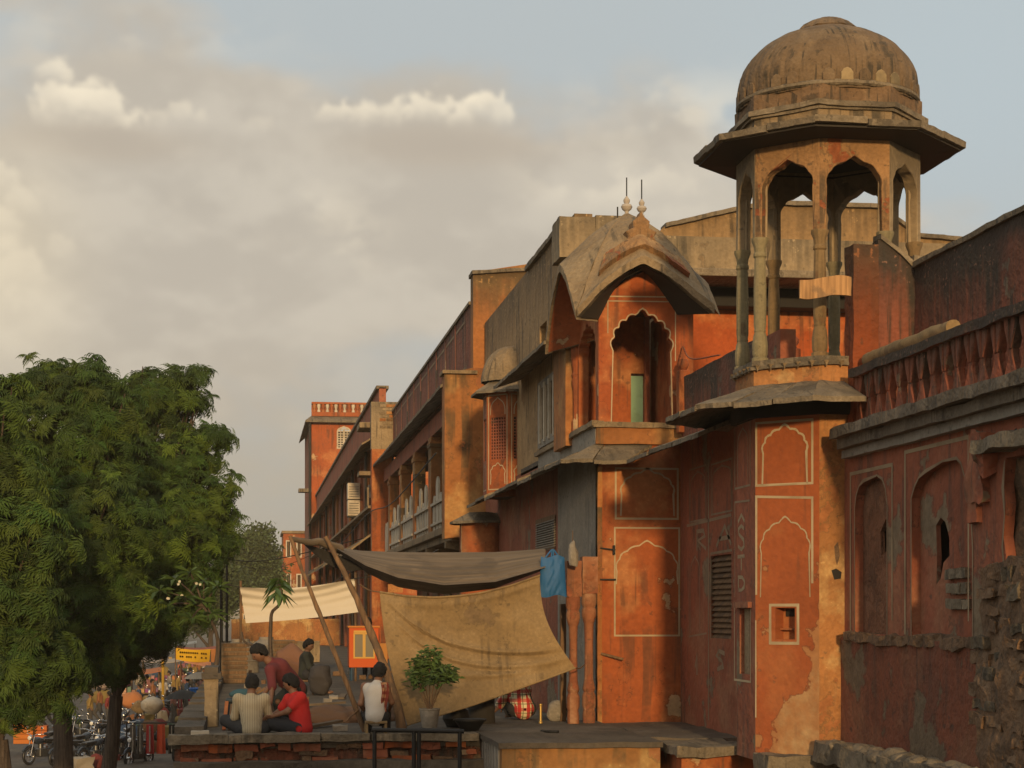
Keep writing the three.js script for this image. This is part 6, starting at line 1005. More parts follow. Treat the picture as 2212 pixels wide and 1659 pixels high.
{ // sapling with a crooked stem in the middle distance
  const D = 31, p = [[588, 1440], [584, 1400], [585, 1350], [588, 1322], [602, 1308], [608, 1290], [604, 1262]].map(([x, y]) => at(x, y, 31)); p.unshift(v3(p[0].x, 3.6, 31));
  const T = thing('sapling', 'thin crooked sapling with drooping leaves in front of the white cloth', 'sapling', [p[0].x, 3.6, -31]);
  part(T, 'stem', tube(p, [0.05, 0.022], 7, 40), M.bark); part(T, 'stem', tube([at(586, 1420, 31), at(560, 1400, 31), at(527, 1385, 31), at(522, 1365, 31)], [0.03, 0.02], 6, 14), M.bark);
  const r = rng(17); for (let i = 0; i < 34; i++) { const b = at(604 + (r() - 0.5) * 22, 1245 + r() * 40, 31 + (r() - 0.5) * 0.3), l = 0.2 + r() * 0.22, a = r() * 6.28, dn = 0.4 + r() * 0.9; const d = new THREE.Vector3(Math.cos(a), -dn, Math.sin(a)).normalize(), n = d.clone().cross(new THREE.Vector3(Math.sin(a), 0.2, -Math.cos(a))).normalize(), w = 0.035 + r() * 0.03; const m = b.clone().addScaledVector(d, l * 0.45), e = b.clone().addScaledVector(d, l).add(new THREE.Vector3(0, -0.03, 0)), s = d.clone().cross(n).multiplyScalar(w); m.y += 0.02; const g = new THREE.BufferGeometry().setFromPoints([b, m.clone().add(s), e, b, e, m.clone().sub(s), b, m.clone().add(s), m, m.clone().add(s), e, m]); part(T, 'leaf', g, r() < 0.5 ? M.leafA : M.leafB); }
}
{ // flowering shrub by the street edge
  const T = thing('frangipani_shrub', 'pale green shrub with white flowers overhanging the street beside the big tree', 'shrub', [-0.8, 3.6, -40]), r = rng(29);
  part(T, 'stem', tube([v3(-0.8, 3.6, 40), at(470, 1380, 40), at(440, 1310, 40)], [0.06, 0.03], 7, 12), M.bark);
  const tips = [[345, 1275], [378, 1250], [410, 1235], [440, 1255], [470, 1268], [400, 1290], [435, 1300], [365, 1305], [455, 1325], [415, 1335]];
  for (const [x, y] of tips) { const c = at(x, y, 40 + (r() - 0.5) * 0.8); part(T, 'stem', tube([at(440, 1310, 40), at((x + 440) / 2, (y + 1310) / 2 - 4, 40), c], [0.025, 0.015], 5, 8), M.bark);
    for (let i = 0; i < 13; i++) { const a = i / 13 * 6.28 + r(), up = 0.5 - r() * 1.0, l = 0.3 + r() * 0.16, w = 0.045, d = new THREE.Vector3(Math.cos(a), up, Math.sin(a)).normalize(), s = d.clone().cross(new THREE.Vector3(0, 1, 0)).normalize().multiplyScalar(w), m = c.clone().addScaledVector(d, l * 0.55), e = c.clone().addScaledVector(d, l); m.y += 0.03; e.y -= 0.05; part(T, 'leaf', new THREE.BufferGeometry().setFromPoints([c, m.clone().add(s), e, c, e, m.clone().sub(s)]), r() < 0.6 ? M.leafA : M.leafB); } }
  for (const [x, y] of [[388, 1258], [430, 1262], [398, 1284], [362, 1292]]) for (let i = 0; i < 2; i++) { const c = at(x + (r() - 0.5) * 12, y + (r() - 0.5) * 8, 39.5); const P = []; for (let k = 0; k < 5; k++) { const a = k * 1.2566, b = a + 0.9; P.push(c, c.clone().add(new THREE.Vector3(Math.cos(a) * 0.03, Math.sin(a) * 0.03, 0.02)), c.clone().add(new THREE.Vector3(Math.cos(b) * 0.03, Math.sin(b) * 0.03, 0.02))); } part(T, 'flower', new THREE.BufferGeometry().setFromPoints(P), M.flower); }
}
{ // potted bush
  const p0 = at(928, 1572, 25.2), T = thing('potted_bush', 'leafy green bush in a dented white bucket by the tan sheet', 'potted plant', p0.toArray()), y0 = p0.y, t = p0.x, s = 25.2, r = rng(61), k = 25.4 / FOC;
  part(T, 'bucket', crease(clean(lathe([[0, 0], [0.1, 0], [0.105, 0.01], [0.14, 0.24], [0.148, 0.25], [0.148, 0.265], [0.13, 0.265], [0.12, 0.2], [0, 0.2]], t, s, 20, y0)), 0.5), M.cement);
  part(T, 'soil', lathe([[0, 0], [0.125, 0]], t, s, 16, y0 + 0.215), M.bark);
  for (let i = 0; i < 7; i++) part(T, 'stem', tube([v3(t + (r() - 0.5) * 0.1, y0 + 0.2, s), at(928 + (i - 3) * 5, 1505, s), at(928 + (i - 3) * 14, 1462 - r() * 25, s + (r() - 0.5) * 0.3)], [0.011, 0.006], 5, 10), M.wood);
  const lst = []; const lobes = [[930, 1455, 42, 30], [905, 1440, 28, 26], [932, 1418, 20, 26], [950, 1462, 40, 22], [905, 1470, 24, 22], [965, 1450, 22, 18]];
  const lf = new THREE.BufferGeometry().setFromPoints([[0, 0, 0], [0.022, 0.01, 0.045], [0, -0.01, 0.1], [0, 0, 0], [0, -0.01, 0.1], [-0.022, 0.01, 0.045]].map((q) => new THREE.Vector3(...q))); lf.computeVertexNormals();
  for (const [x, y, rx, ry] of lobes) for (let i = 0; i < 230; i++) { const d = new THREE.Vector3(r() * 2 - 1, r() * 2 - 1, r() * 2 - 1); if (d.lengthSq() > 1) continue; d.normalize().multiplyScalar(0.5 + 0.5 * r()); const c = at(x, y, s); const p = new THREE.Vector3(c.x + d.x * rx * k, c.y + d.y * ry * k, c.z + d.z * rx * k), l = 0.6 + r() * 0.9; lst.push({ p, q: new THREE.Quaternion().setFromEuler(new THREE.Euler((r() - 0.3) * 2, r() * 6.28, (r() - 0.5) * 1.5)), s: new THREE.Vector3(1, 1, 1).multiplyScalar(0.7 + r() * 0.6), c: new THREE.Color().setRGB(0.06 * l, 0.105 * l, 0.022 * l) }); }
  instances(T, 'foliage', lf, lst);
}
{ // orange glass-fronted cart
  const s = 45, t0 = Tt(754, s), t1 = Tt(818, s), Y = (py) => Yy(py, 1.9, s), G = thing('food_cart', 'small orange cart with a yellow framed glass front, standing on blue legs', 'cart', [(t0 + t1) / 2, 3.6, -s]), f = FR(s);
  const q = [rect(Tt(765, s), Y(1421), Tt(785, s), Y(1369)), rect(Tt(788, s), Y(1421), Tt(808, s), Y(1369))];
  part(G, 'cabinet', [plate(f, rect(t0, Y(1442), t1, Y(1356)), q, 0.05, 0, 0.006), bx(t0, t0 + 0.03, Y(1442), Y(1356), s + 0.05, s + 0.6), bx(t1 - 0.03, t1, Y(1442), Y(1356), s + 0.05, s + 0.6), bx(t0, t1, Y(1442), Y(1442) + 0.03, s + 0.05, s + 0.6), bx(t0, t1, Y(1442), Y(1356), s + 0.6, s + 0.63)], flat(0.55, 0.1, 0.02));
  part(G, 'roof', [bx(t0 - 0.03, t1 + 0.03, Y(1356), Y(1352), s - 0.04, s + 0.66, 0.01)], flat(0.55, 0.2, 0.04));
  part(G, 'window_frame', [...q.map((h) => strip(f, h, 0.035, 0.008, true)), plate(f, rect(Tt(764, s), Y(1367), Tt(809, s), Y(1362)), [], 0.012, 0.012)], flat(0.6, 0.36, 0.09));
  for (const h of q) part(G, 'pane', plate(f, h, [], 0.006, -0.02), M.glass);
  part(G, 'shelf', [bx(t0 + 0.04, t1 - 0.04, Y(1396), Y(1394), s + 0.08, s + 0.55, 0.004)], M.wood);
  part(G, 'goods', [0, 1, 2, 3, 4].map((i) => rbx(t0 + 0.1 + i * 0.12, t0 + 0.2 + i * 0.12, Y(1394), Y(1394) + 0.12, s + 0.15, s + 0.35, 0.05, 0.015, 9, i)), M.canvas, { kind: 'stuff' });
  for (const [a, b] of [[t0 + 0.04, 0.04], [t1 - 0.08, 0.04], [t0 + 0.04, 0.55], [t1 - 0.08, 0.55]]) part(G, 'leg', bx(a, a + 0.045, 3.6, Y(1442), s + b, s + b + 0.045, 0.005), flat(0.03, 0.07, 0.12));
  part(G, 'side_panel', bx(t1 + 0.03, Tt(838, s), Y(1442), Y(1390), s + 0.1, s + 0.5, 0.01), flat(0.45, 0.2, 0.05));
}
{ // concrete block beside the door platform
  const G = thing('concrete_block', 'flat topped concrete block with a cream front and ribbed grey side', 'block', [4, 2.6, -25]);
  const tl = 3.16, tr = 5.24;
  part(G, 'top', [rbx(tl - 0.03, tr + 0.02, 3.55, 3.62, 23.3, 28.2, 0.16, 0.008, 3, 4)], M.floor);
  part(G, 'front', [rbx(tl + 0.02, tr, 2.6, 3.55, 23.38, 23.6, 0.2, 0.006, 3, 5)], std(P_ochre, { color: new THREE.Color(0.95, 1.15, 1.3), ...B(0.02) }));
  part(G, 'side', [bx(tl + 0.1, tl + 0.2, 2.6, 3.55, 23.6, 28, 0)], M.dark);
  for (let i = 0; i < 17; i++) part(G, 'rib', bx(tl, tl + 0.1, 2.6, 3.55, 23.62 + i * 0.26, 23.78 + i * 0.26, 0.01), M.cement);
  part(G, 'right_side', [bx(tr - 0.1, tr, 2.6, 3.55, 23.6, 28, 0)], M.cement);
}
{ // iron railing
  const s = 19.8, x = (px) => Tt(px, s), Y = (py) => Yy(py, 1.8, s), G = thing('iron_railing', 'black iron pipe railing in front of the terrace', 'railing', [x(900), 2.6, -s]);
  part(G, 'rail', rod(v3(x(803), Y(1576), s), v3(x(1002), Y(1581), s), 0.024, 10), M.iron);
  for (const px of [809, 894, 905, 993]) part(G, 'post', rod(v3(x(px), 2.6, s), v3(x(px), Y(1578), s), 0.023, 10), M.iron);
  part(G, 'post', rod(v3(x(880), 2.6, s), v3(x(893), 3.1, s), 0.012, 8), M.iron);
}
// turned stone columns stored against the cement wall
[[1238, 1205, 27.25, 0.11, 'leftmost of the two pink turned stone columns leaning at the corner'], [1272, 1196, 27.4, 0.115, 'right hand pink turned stone column, against the orange corner']].forEach(([px, py, s, R, label], i) => {
  const t = Tt(px, s), h = Yy(py, t, s) - 3.62, G = thing('stone_column', label, 'column', [t, 3.62, -s]);
  const k = h / 2.55;
  part(G, 'shaft', crease(clean(rough(lathe([[0, 0], [0.8, 0], [0.85, 0.12], [0.75, 0.2], [0.9, 0.26], [0.9, 0.4], [0.7, 0.47], [0.85, 0.52], [0.6, 0.66], [0.55, 1.2], [0.62, 1.5], [0.72, 1.52], [0.95, 1.62], [0.95, 1.7], [0.8, 1.74], [1, 1.8], [1, 1.95]].map(([r, y]) => [r * R, y * k]), t, s, 18, 3.62), 0.004, 9, i)), 0.5), std(P_peel, { color: new THREE.Color(0.72, 0.62, 0.85) }));
  part(G, 'capital', [rbx(t - R, t + R, 3.62 + 1.95 * k, 3.62 + 2.5 * k, s - R, s + R, 0.06, 0.006, 6, i), lathe([[R * 1.05, 0], [R * 1.2, 0.03], [R * 1.05, 0.06]], t, s, 16, 3.62 + 2.15 * k)], std(P_peel, { color: new THREE.Color(0.72, 0.62, 0.85) }));
});
tag(part(scene, 'wooden_post', rbx(Tt(1210, 27.9), Tt(1222, 27.9), 3.6, Yy(1305, 5, 27.9), 27.85, 27.95, 0.1, 0.006, 5, 3), M.wood), 'dark wooden post standing left of the pink stone columns', 'post');
{ // blue plastic bag
  const s = 26.6, c = at(1194, 1245, s), G = thing('plastic_bag', 'bright blue plastic bag hanging from the awning corner', 'bag', at(1194, 1290, s).toArray());
  const w = 0.2, h = 0.29;
  const sf = (sg) => surf((u, v) => { const e = Math.sin(Math.PI * u) ** 0.6, x = (u - 0.5) * 2 * w * (0.86 + 0.16 * (1 - v)), y = h * (1 - 2 * (1 - v)) - 0.02 * Math.sin(u * 7); return [c.x + x, c.y + y, c.z + sg * (0.06 * e * Math.sin(Math.PI * (0.1 + 0.8 * (1 - v))) + 0.012 * noise3(u * 9, v * 7, sg, 5) * e)]; }, 24, 24);
  M.bagBlue = flat(0.012, 0.1, 0.26, { roughness: 0.65 });
  part(G, 'bag', [sf(1), sf(-1)], M.bagBlue); for (const d of [-0.05, 0.04]) part(G, 'handle', tube([new THREE.Vector3(c.x + d - 0.06, c.y + h - 0.02, c.z), new THREE.Vector3(c.x, c.y + h + 0.1, c.z), new THREE.Vector3(c.x + d + 0.06, c.y + h - 0.02, c.z)], 0.014, 6, 12), M.bagBlue);
}
{ const s = 26.9, G = thing('white_bag', 'small white cloth bag hanging beside the blue bag', 'bag', at(1237, 1225, s).toArray()), c = at(1237, 1205, s); part(G, 'bag', crease(clean(rough(lathe([[0, 0], [0.05, 0.01], [0.075, 0.08], [0.075, 0.2], [0.055, 0.3], [0.03, 0.36], [0, 0.38]], c.x, s, 16, c.y - 0.13), 0.022, 9, 4)), 0.8), M.cement); part(G, 'cord', rod(v3(c.x, c.y + 0.22, s), v3(c.x, c.y + 0.4, s), 0.006), M.wood); }
{ const s = 28.0, G = thing('sack', 'pale grey sack slumped at the foot of the stone columns', 'sack', [Tt(1204, s), 3.62, -s]), c = [Tt(1204, s), s]; part(G, 'sack', crease(clean(rough(mergeVertices(new THREE.SphereGeometry(1, 24, 18).deleteAttribute('uv').deleteAttribute('normal')).scale(0.15, 0.19, 0.13).rotateZ(-0.35).translate(c[0], 3.77, -c[1]), 0.03, 5, 9)), 0.9), M.cement); }
tag(part(scene, 'brass_pipe', crease(clean(lathe([[0, 0], [0.03, 0], [0.03, 0.02], [0.02, 0.03], [0.02, 0.26], [0.026, 0.27], [0.026, 0.29], [0, 0.29]], Tt(1168, 27.3), 27.3, 12, 3.625)), 0.5), flat(0.75, 0.5, 0.16, { metalness: 0.8, roughness: 0.35 })), 'short upright brass pipe on the concrete block', 'pipe');
tag(part(scene, 'iron_hook', tube([v3(Tt(1170, 25.5), 3.63, 25.5), v3(Tt(1182, 25.3), 3.64, 25.2), v3(Tt(1204, 25.2), 3.64, 25.1)], 0.02, 6, 10), M.iron), 'bent iron hook lying on the concrete block', 'hook');
{ // plank and matting on the ruin
  const s = 20.7; tag(part(scene, 'plank', shell((u, v) => at(lerp(1728, 1839, u), lerp(601, 640, v) + 5 * Math.sin(u * 5 + 1) + 4 * (v - 0.5) * Math.sin(u * 3), s).toArray(), 0.035, 20, 6, 0.006, 2, [0, 0, -1]), std(P_wood, { color: new THREE.Color(2.3, 2.2, 1.9) })), 'pale plank fixed across the pavilion columns', 'plank');
  const G = thing('rolled_mat', 'yellowish rolled mat lying on the stone balustrade', 'mat', [7.15, 8.1, -19]);
  const a = v3(7.12, 8.22, 20.75), b = v3(7.22, 8.24, 18.35); part(G, 'roll', crease(clean(rough(tube([a, a.clone().lerp(b, 0.5), b], 0.085, 16, 30), 0.014, 5, 3)), 0.8), M.canvas); part(G, 'loose_end', slab(v3(7.3, 8.14, 19.4), v3(7.3, 8.14, 18.3), v3(7.02, 8.12, 18.3), v3(7.02, 8.12, 19.4), 0.03, 8, 3, 0.01), M.peel);
}
{ // two window coolers on the long building
  for (const [i, y0, y1] of [[0, 1043, 1078], [1, 1080, 1114]]) { const s = 76, t0 = Tt(751, s), t1 = Tt(778, s), Y = (p) => Yy(p, 4.1, s), G = thing('air_cooler', i ? 'lower white window cooler on the long red building' : 'upper white window cooler on the long red building', 'air cooler', [(t0 + t1) / 2, Y(y1), -s]); part(G, 'housing', bx(t0, t1, Y(y1), Y(y0), s, s + 0.7, 0.03), M.white); for (let k = 0; k < 5; k++) part(G, 'louvre', bx(t0 + 0.06, t1 - 0.06, Y(y1) + 0.08 + k * 0.1, Y(y1) + 0.13 + k * 0.1, s - 0.02, s + 0.01, 0.005), M.cement); part(G, 'bracket', [bx(t0, t1 + 0.4, Y(y1) - 0.06, Y(y1), s + 0.1, s + 0.5, 0.01)], M.iron); }
}
{ // low walls and clutter along the terrace
  tag(part(scene, 'low_wall', [rbx(-0.9, 2.3, 3.6, 4.3, 62, 62.3, 0.3, 0.02, 2, 4)], M.limeTop, { top: 4.8 }), 'low beige wall across the terrace below the white cloth', 'wall');
  tag(part(scene, 'low_wall', [rbx(-0.9, 4.4, 3.6, 4.9, 92, 92.3, 0.4, 0.02, 2, 5)], M.peel), 'farthest low wall across the terrace, pinkish', 'wall');
  const P = thing('edge_pillar', 'cream block pillar with a flat grey cap on the street edge', 'pillar', [Tt(457, 27.6), 3.6, -27.6]), t = Tt(457, 27.6);
  part(P, 'block', rbx(t - 0.1, t + 0.1, 3.6, Yy(1466, t, 27.6), 27.5, 27.8, 0.08, 0.01, 4, 3), M.limeTop); part(P, 'cap', [rbx(t - 0.14, t + 0.14, Yy(1466, t, 27.6), Yy(1453, t, 27.6), 27.45, 27.85, 0.08, 0.01, 4, 4), rbx(t - 0.1, t + 0.1, Yy(1453, t, 27.6), Yy(1440, t, 27.6), 27.5, 28.2, 0.08, 0.01, 4, 5)], M.floor);
  const K = thing('edge_kerb', 'grey sloping kerb stones along the street side of the terrace', 'kerb', [-0.95, 3.6, -27]);
  for (let i = 0; i < 12; i++) part(K, 'stone', rbx(-1.02, -0.62, 3.6, 3.74 + (i % 3) * 0.02, 25.5 + i * 1.5, 26.95 + i * 1.5, 0.12, 0.015, 4, i), M.floor);
  tag(part(scene, 'white_slab', rbx(Tt(412, 25.4), Tt(452, 25.4), 3.62, 3.68, 25.3, 25.5, 0.07, 0.006, 5, 7), M.white), 'small whitish stone slab on the roof edge left of the striped shirt', 'slab');
  for (const [i, x] of [484, 496, 505].entries()) tag(part(scene, 'board', bar(v3(Tt(x, 26.6), 3.62, 26.5), v3(Tt(x + 6, 26.9), 4.0 - i * 0.04, 26.9), 0.05, 0.02), i === 1 ? M.wood : M.orange), ['reddish board leaning left of the striped shirt, nearest the pillar', 'brown board leaning between two reddish boards', 'reddish board leaning closest to the striped shirt'][i], 'board');
  const b = thing('dark_box', 'dark low box behind the two seated boys', 'box', [Tt(520, 27.3), 3.6, -27.3]); part(b, 'box', bx(Tt(490, 27.3), Tt(560, 27.3), 3.6, 3.98, 27.2, 27.6), cloth(0.03, 0.035, 0.04)); part(b, 'lid', bx(Tt(488, 27.3), Tt(562, 27.3), 3.98, 4.02, 27.15, 27.65), cloth(0.05, 0.07, 0.08));
  tag(part(scene, 'blue_bundle', crease(clean(rough(mergeVertices(new THREE.SphereGeometry(1, 20, 14).deleteAttribute('uv').deleteAttribute('normal')).scale(0.2, 0.07, 0.12).translate(Tt(525, 27.3), 4.09, -27.4), 0.02, 7, 2)), 0.9), cloth(0.04, 0.1, 0.12)), 'blue green cloth bundle on the dark box', 'bundle');
  tag(part(scene, 'dark_bundle', crease(clean(rough(mergeVertices(new THREE.SphereGeometry(1, 20, 16).deleteAttribute('uv').deleteAttribute('normal')).scale(0.24, 0.34, 0.22).translate(Tt(692, 37.6), 3.92, -37.6), 0.05, 5, 2)), 0.9), cloth(0.05, 0.045, 0.045)), 'dark bundle standing beside the far seated person', 'bundle');
  tag(part(scene, 'brown_sack', crease(clean(rough(mergeVertices(new THREE.SphereGeometry(1, 20, 16).deleteAttribute('uv').deleteAttribute('normal')).scale(0.42, 0.5, 0.3).translate(Tt(628, 42), 4.0, -42), 0.07, 4, 6)), 0.9), cloth(0.2, 0.1, 0.06)), 'tall brown sack behind the maroon shirt', 'sack');
  tag(part(scene, 'earth_heap', crease(clean(rough(mergeVertices(new THREE.SphereGeometry(1, 28, 20).deleteAttribute('uv').deleteAttribute('normal')).scale(1.0, 0.22, 0.7).translate(Tt(735, 28.6), 3.6, -28.8), 0.06, 4, 8)), 0.9), cloth(0.16, 0.085, 0.045)), 'low heap of brown earth right of the red t-shirt', 'heap');
  const st = thing('wooden_stool', 'small yellowish wooden stool under the person in the white vest', 'stool', [Tt(812, 25.4), 3.6, -25.4]), c = Tt(812, 25.4);
  part(st, 'seat', bx(c - 0.15, c + 0.15, 3.76, 3.8, 25.28, 25.58), M.canvas); for (const [a, d] of [[-1, 0], [1, 0], [-1, 1], [1, 1]]) part(st, 'leg', bx(c + a * 0.13 - 0.018, c + a * 0.13 + 0.018, 3.6, 3.76, 25.3 + d * 0.23, 25.34 + d * 0.23, 0.004), M.canvas);
  const bw = thing('basin', 'dark steel basin on the roof edge behind the railing', 'basin', [Tt(1010, 25.9), 3.6, -25.9]); part(bw, 'bowl', crease(clean(lathe([[0, 0.02], [0.12, 0.02], [0.22, 0.16], [0.24, 0.16], [0.24, 0.18], [0.21, 0.17], [0.11, 0.0], [0, 0]], Tt(1015, 25.9), 25.9, 20, 3.6)), 0.5), M.iron);
  const pot = thing('cooking_pot', 'blackened round pot behind the potted bush', 'pot', [Tt(985, 26.8), 3.6, -26.8]); part(pot, 'pot', crease(clean(lathe([[0, 0], [0.14, 0.02], [0.2, 0.14], [0.17, 0.26], [0.12, 0.29], [0.14, 0.32], [0, 0.32]], Tt(985, 26.8), 26.8, 18, 3.6)), 0.5), M.iron);
  const drum = thing('plastic_drum', 'dark upright drum behind the lower edge of the tan sheet', 'drum', [Tt(1040, 27.6), 3.6, -27.6]); part(drum, 'drum', crease(clean(lathe([[0, 0], [0.2, 0], [0.21, 0.03], [0.2, 0.2], [0.21, 0.24], [0.2, 0.28], [0.2, 0.5], [0.17, 0.54], [0, 0.54]], Tt(1040, 27.6), 27.6, 20, 3.6)), 0.5), cloth(0.04, 0.035, 0.03));
}
{ // odds and ends lying about on the terrace
  const r = rng(404), at2 = (px, s) => Tt(px, s);
  [[700, 27.2, 'short plank lying behind the red t-shirt'], [735, 30, 'plank lying across the brown earth'], [690, 33, 'grey plank lying further back on the terrace'], [560, 34, 'plank leaning low behind the maroon shirt'], [740, 36, 'short beam lying right of the dark bundle']].forEach(([px, s, label], i) => { const t = at2(px, s), a = r() * 3; tag(part(scene, 'plank', bar(v3(t - 0.5 * Math.cos(a), 3.63, s - 0.4 * Math.sin(a)), v3(t + 0.5 * Math.cos(a), 3.65 + (i === 3 ? 0.4 : 0.02), s + 0.4 * Math.sin(a)), 0.12, 0.04), i % 2 ? M.wood : M.brown), label, 'plank'); });
  for (let i = 0; i < 26; i++) { const s = 26 + r() * 26, t = -0.4 + r() * 4.2; tag(part(scene, 'rubble_lump', rbx(t, t + 0.08 + r() * 0.14, 3.6, 3.64 + r() * 0.1, s, s + 0.08 + r() * 0.15, 0.06, 0.02, 9, i), i % 3 ? M.rubble : M.cement), 'lump of rubble lying on the terrace roof', 'rubble', 'rubble lumps on the terrace roof'); }
  [[520, 52, 0.5, 'grey water tank on the far terrace'], [575, 56, 0.42, 'second grey water tank, under the white cloth']].forEach(([px, s, R, label], i) => { const t = at2(px, s), G = thing('water_tank', label, 'tank', [t, 3.6, -s]); part(G, 'tank', crease(clean(lathe([[0, 0], [R, 0], [R, 0.3], [R * 1.04, 0.33], [R, 0.36], [R, 0.7], [R * 0.5, 0.85], [R * 0.5, 0.92], [0, 0.92]], t, s, 24, 3.6)), 0.5), M.cement); });
  [[505, 44, 'brown crate stack left of the sapling'], [612, 48, 'crate stack behind the brown sack']].forEach(([px, s, label], i) => { const t = at2(px, s), G = thing('crate_stack', label, 'crates', [t, 3.6, -s]); for (let k = 0; k < 3; k++) for (let q = 0; q < 3; q++) part(G, 'slat', bx(t - 0.3 + 0.03 * k, t + 0.3 + 0.03 * k, 3.62 + k * 0.32 + q * 0.1, 3.69 + k * 0.32 + q * 0.1, s - 0.02, s, 0.004), M.wood); part(G, 'box', bx(t - 0.29, t + 0.3, 3.6, 4.55, s, s + 0.5, 0.01), M.brown); });
}
{ // small notices and strips behind the awning
  tag(part(scene, 'pale_board', plate(FR(44), prect(FR(44), 838, 1262, 870, 1280), [], 0.03), M.peel), 'small pale board with a tan edge under the awning, above the cart', 'board');
}
// ================================================================ the bazaar below, between the tree trunks
function motorcycle() {
  const G = thing('motorcycle', 'dark motorcycle in the row parked under the trees', 'motorcycle', [0, 0, 0], 'motorcycles parked along the kerb');
  const put = (n, g, m, p = G) => { const q = clean(join([g])); boxUV(q); const o = new THREE.Mesh(q, m); o.name = numbered(n); o.castShadow = o.receiveShadow = true; p.add(o); return o; };
  const chrome = flat(0.6, 0.6, 0.6, { metalness: 1, roughness: 0.2 }), black = flat(0.02, 0.02, 0.022, { roughness: 0.4 });
  for (const x of [-0.65, 0.65]) { const w = put('wheel', new THREE.TorusGeometry(0.27, 0.05, 8, 24).translate(x, 0.32, 0), black); put('rim', [new THREE.TorusGeometry(0.22, 0.014, 6, 24).translate(x, 0.32, 0), ...[0, 1, 2, 3, 4].map((i) => rod(new THREE.Vector3(x, 0.32, 0), new THREE.Vector3(x + 0.22 * Math.cos(i * 1.2566), 0.32 + 0.22 * Math.sin(i * 1.2566), 0), 0.012, 5)), new THREE.CylinderGeometry(0.05, 0.05, 0.1, 10).rotateX(Math.PI / 2).translate(x, 0.32, 0)], chrome, w); }
  put('engine', [new RoundedBoxGeometry(0.4, 0.3, 0.24, 2, 0.05).translate(0, 0.4, 0), new THREE.CylinderGeometry(0.08, 0.1, 0.2, 10).translate(0.06, 0.6, 0)], flat(0.12, 0.12, 0.12, { metalness: 0.7, roughness: 0.4 }));
  put('frame', [rod(new THREE.Vector3(-0.65, 0.32, 0.08), new THREE.Vector3(0, 0.38, 0.1), 0.025), rod(new THREE.Vector3(-0.65, 0.32, -0.08), new THREE.Vector3(0, 0.38, -0.1), 0.025), rod(new THREE.Vector3(-0.5, 0.7, 0), new THREE.Vector3(0.42, 0.8, 0), 0.03)], black);
  put('fuel_tank', new THREE.SphereGeometry(1, 18, 12).scale(0.27, 0.13, 0.14).rotateZ(0.12).translate(0.2, 0.82, 0), M.bikePaint);
  put('seat', new RoundedBoxGeometry(0.62, 0.1, 0.24, 3, 0.045).rotateZ(0.05).translate(-0.33, 0.82, 0), black);
  put('fork', [rod(new THREE.Vector3(0.65, 0.32, 0.08), new THREE.Vector3(0.45, 0.98, 0.08), 0.022), rod(new THREE.Vector3(0.65, 0.32, -0.08), new THREE.Vector3(0.45, 0.98, -0.08), 0.022)], chrome);
  put('handlebar', tube([new THREE.Vector3(0.3, 1.05, 0.36), new THREE.Vector3(0.43, 1.05, 0.2), new THREE.Vector3(0.45, 1.0, 0), new THREE.Vector3(0.43, 1.05, -0.2), new THREE.Vector3(0.3, 1.05, -0.36)], 0.016, 6, 16), chrome);
  const hl = put('headlight', new THREE.SphereGeometry(0.09, 14, 10).scale(0.7, 1, 1).translate(0.58, 0.93, 0), chrome); put('lens', new THREE.SphereGeometry(0.075, 12, 8).scale(0.4, 1, 1).translate(0.63, 0.93, 0), flat(0.7, 0.7, 0.65, { roughness: 0.1 }), hl);
  for (const z of [0.3, -0.3]) put('mirror', [rod(new THREE.Vector3(0.38, 1.05, z), new THREE.Vector3(0.36, 1.25, z * 1.1), 0.008, 5), new THREE.SphereGeometry(0.06, 10, 8).scale(0.3, 0.8, 1).translate(0.36, 1.27, z * 1.1)], chrome);
  put('exhaust', tube([new THREE.Vector3(0.1, 0.35, 0.15), new THREE.Vector3(-0.2, 0.27, 0.17), new THREE.Vector3(-0.85, 0.36, 0.17)], [0.025, 0.045], 8, 12), chrome);
  put('mudguard', new THREE.TorusGeometry(0.34, 0.045, 6, 16, Math.PI * 0.7).rotateZ(0.5).translate(0.65, 0.32, 0), M.bikePaint); put('mudguard', new THREE.TorusGeometry(0.34, 0.05, 6, 16, Math.PI * 0.7).rotateZ(0.5).translate(-0.65, 0.34, 0), M.bikePaint);
  return G;
}
{
  const proto = motorcycle(), r = rng(71), spots = [[205, 1655, 0.9], [232, 1650, 1.2], [180, 1640, 1.0], [150, 1655, 0.8], [260, 1648, 1.1], [215, 1612, 1.3], [245, 1600, 1.2], [175, 1600, 0.9], [120, 1630, 1.2], [90, 1650, 1.0], [280, 1618, 1.2], [300, 1655, 1.0], [355, 1525, 1.4], [375, 1515, 1.2], [395, 1508, 1.3], [335, 1530, 1.1], [415, 1500, 1.5], [345, 1560, 1.2], [372, 1550, 1.1], [395, 1545, 1.3], [415, 1535, 1.0], [310, 1570, 1.4], [265, 1585, 1.2], [430, 1490, 1.3], [405, 1480, 1.1], [380, 1488, 1.2]];
  spots.forEach(([px, py, a], i) => { const D = EYE / ((py - HZ) / FOC), q = atD(px, 1320, D); const o = i ? proto.clone() : proto; if (i) { o.name = numbered('motorcycle'); scene.add(o); if (i > 11) o.userData.label = 'dark motorcycle in the far row beyond the hanging clothes'; } o.position.set(q.x, 0.0, q.z); o.rotation.y = a + (r() - 0.5) * 0.5 + Math.PI * (i % 2); if (i > 11) o.userData.group = 'motorcycles in the far row'; });
}
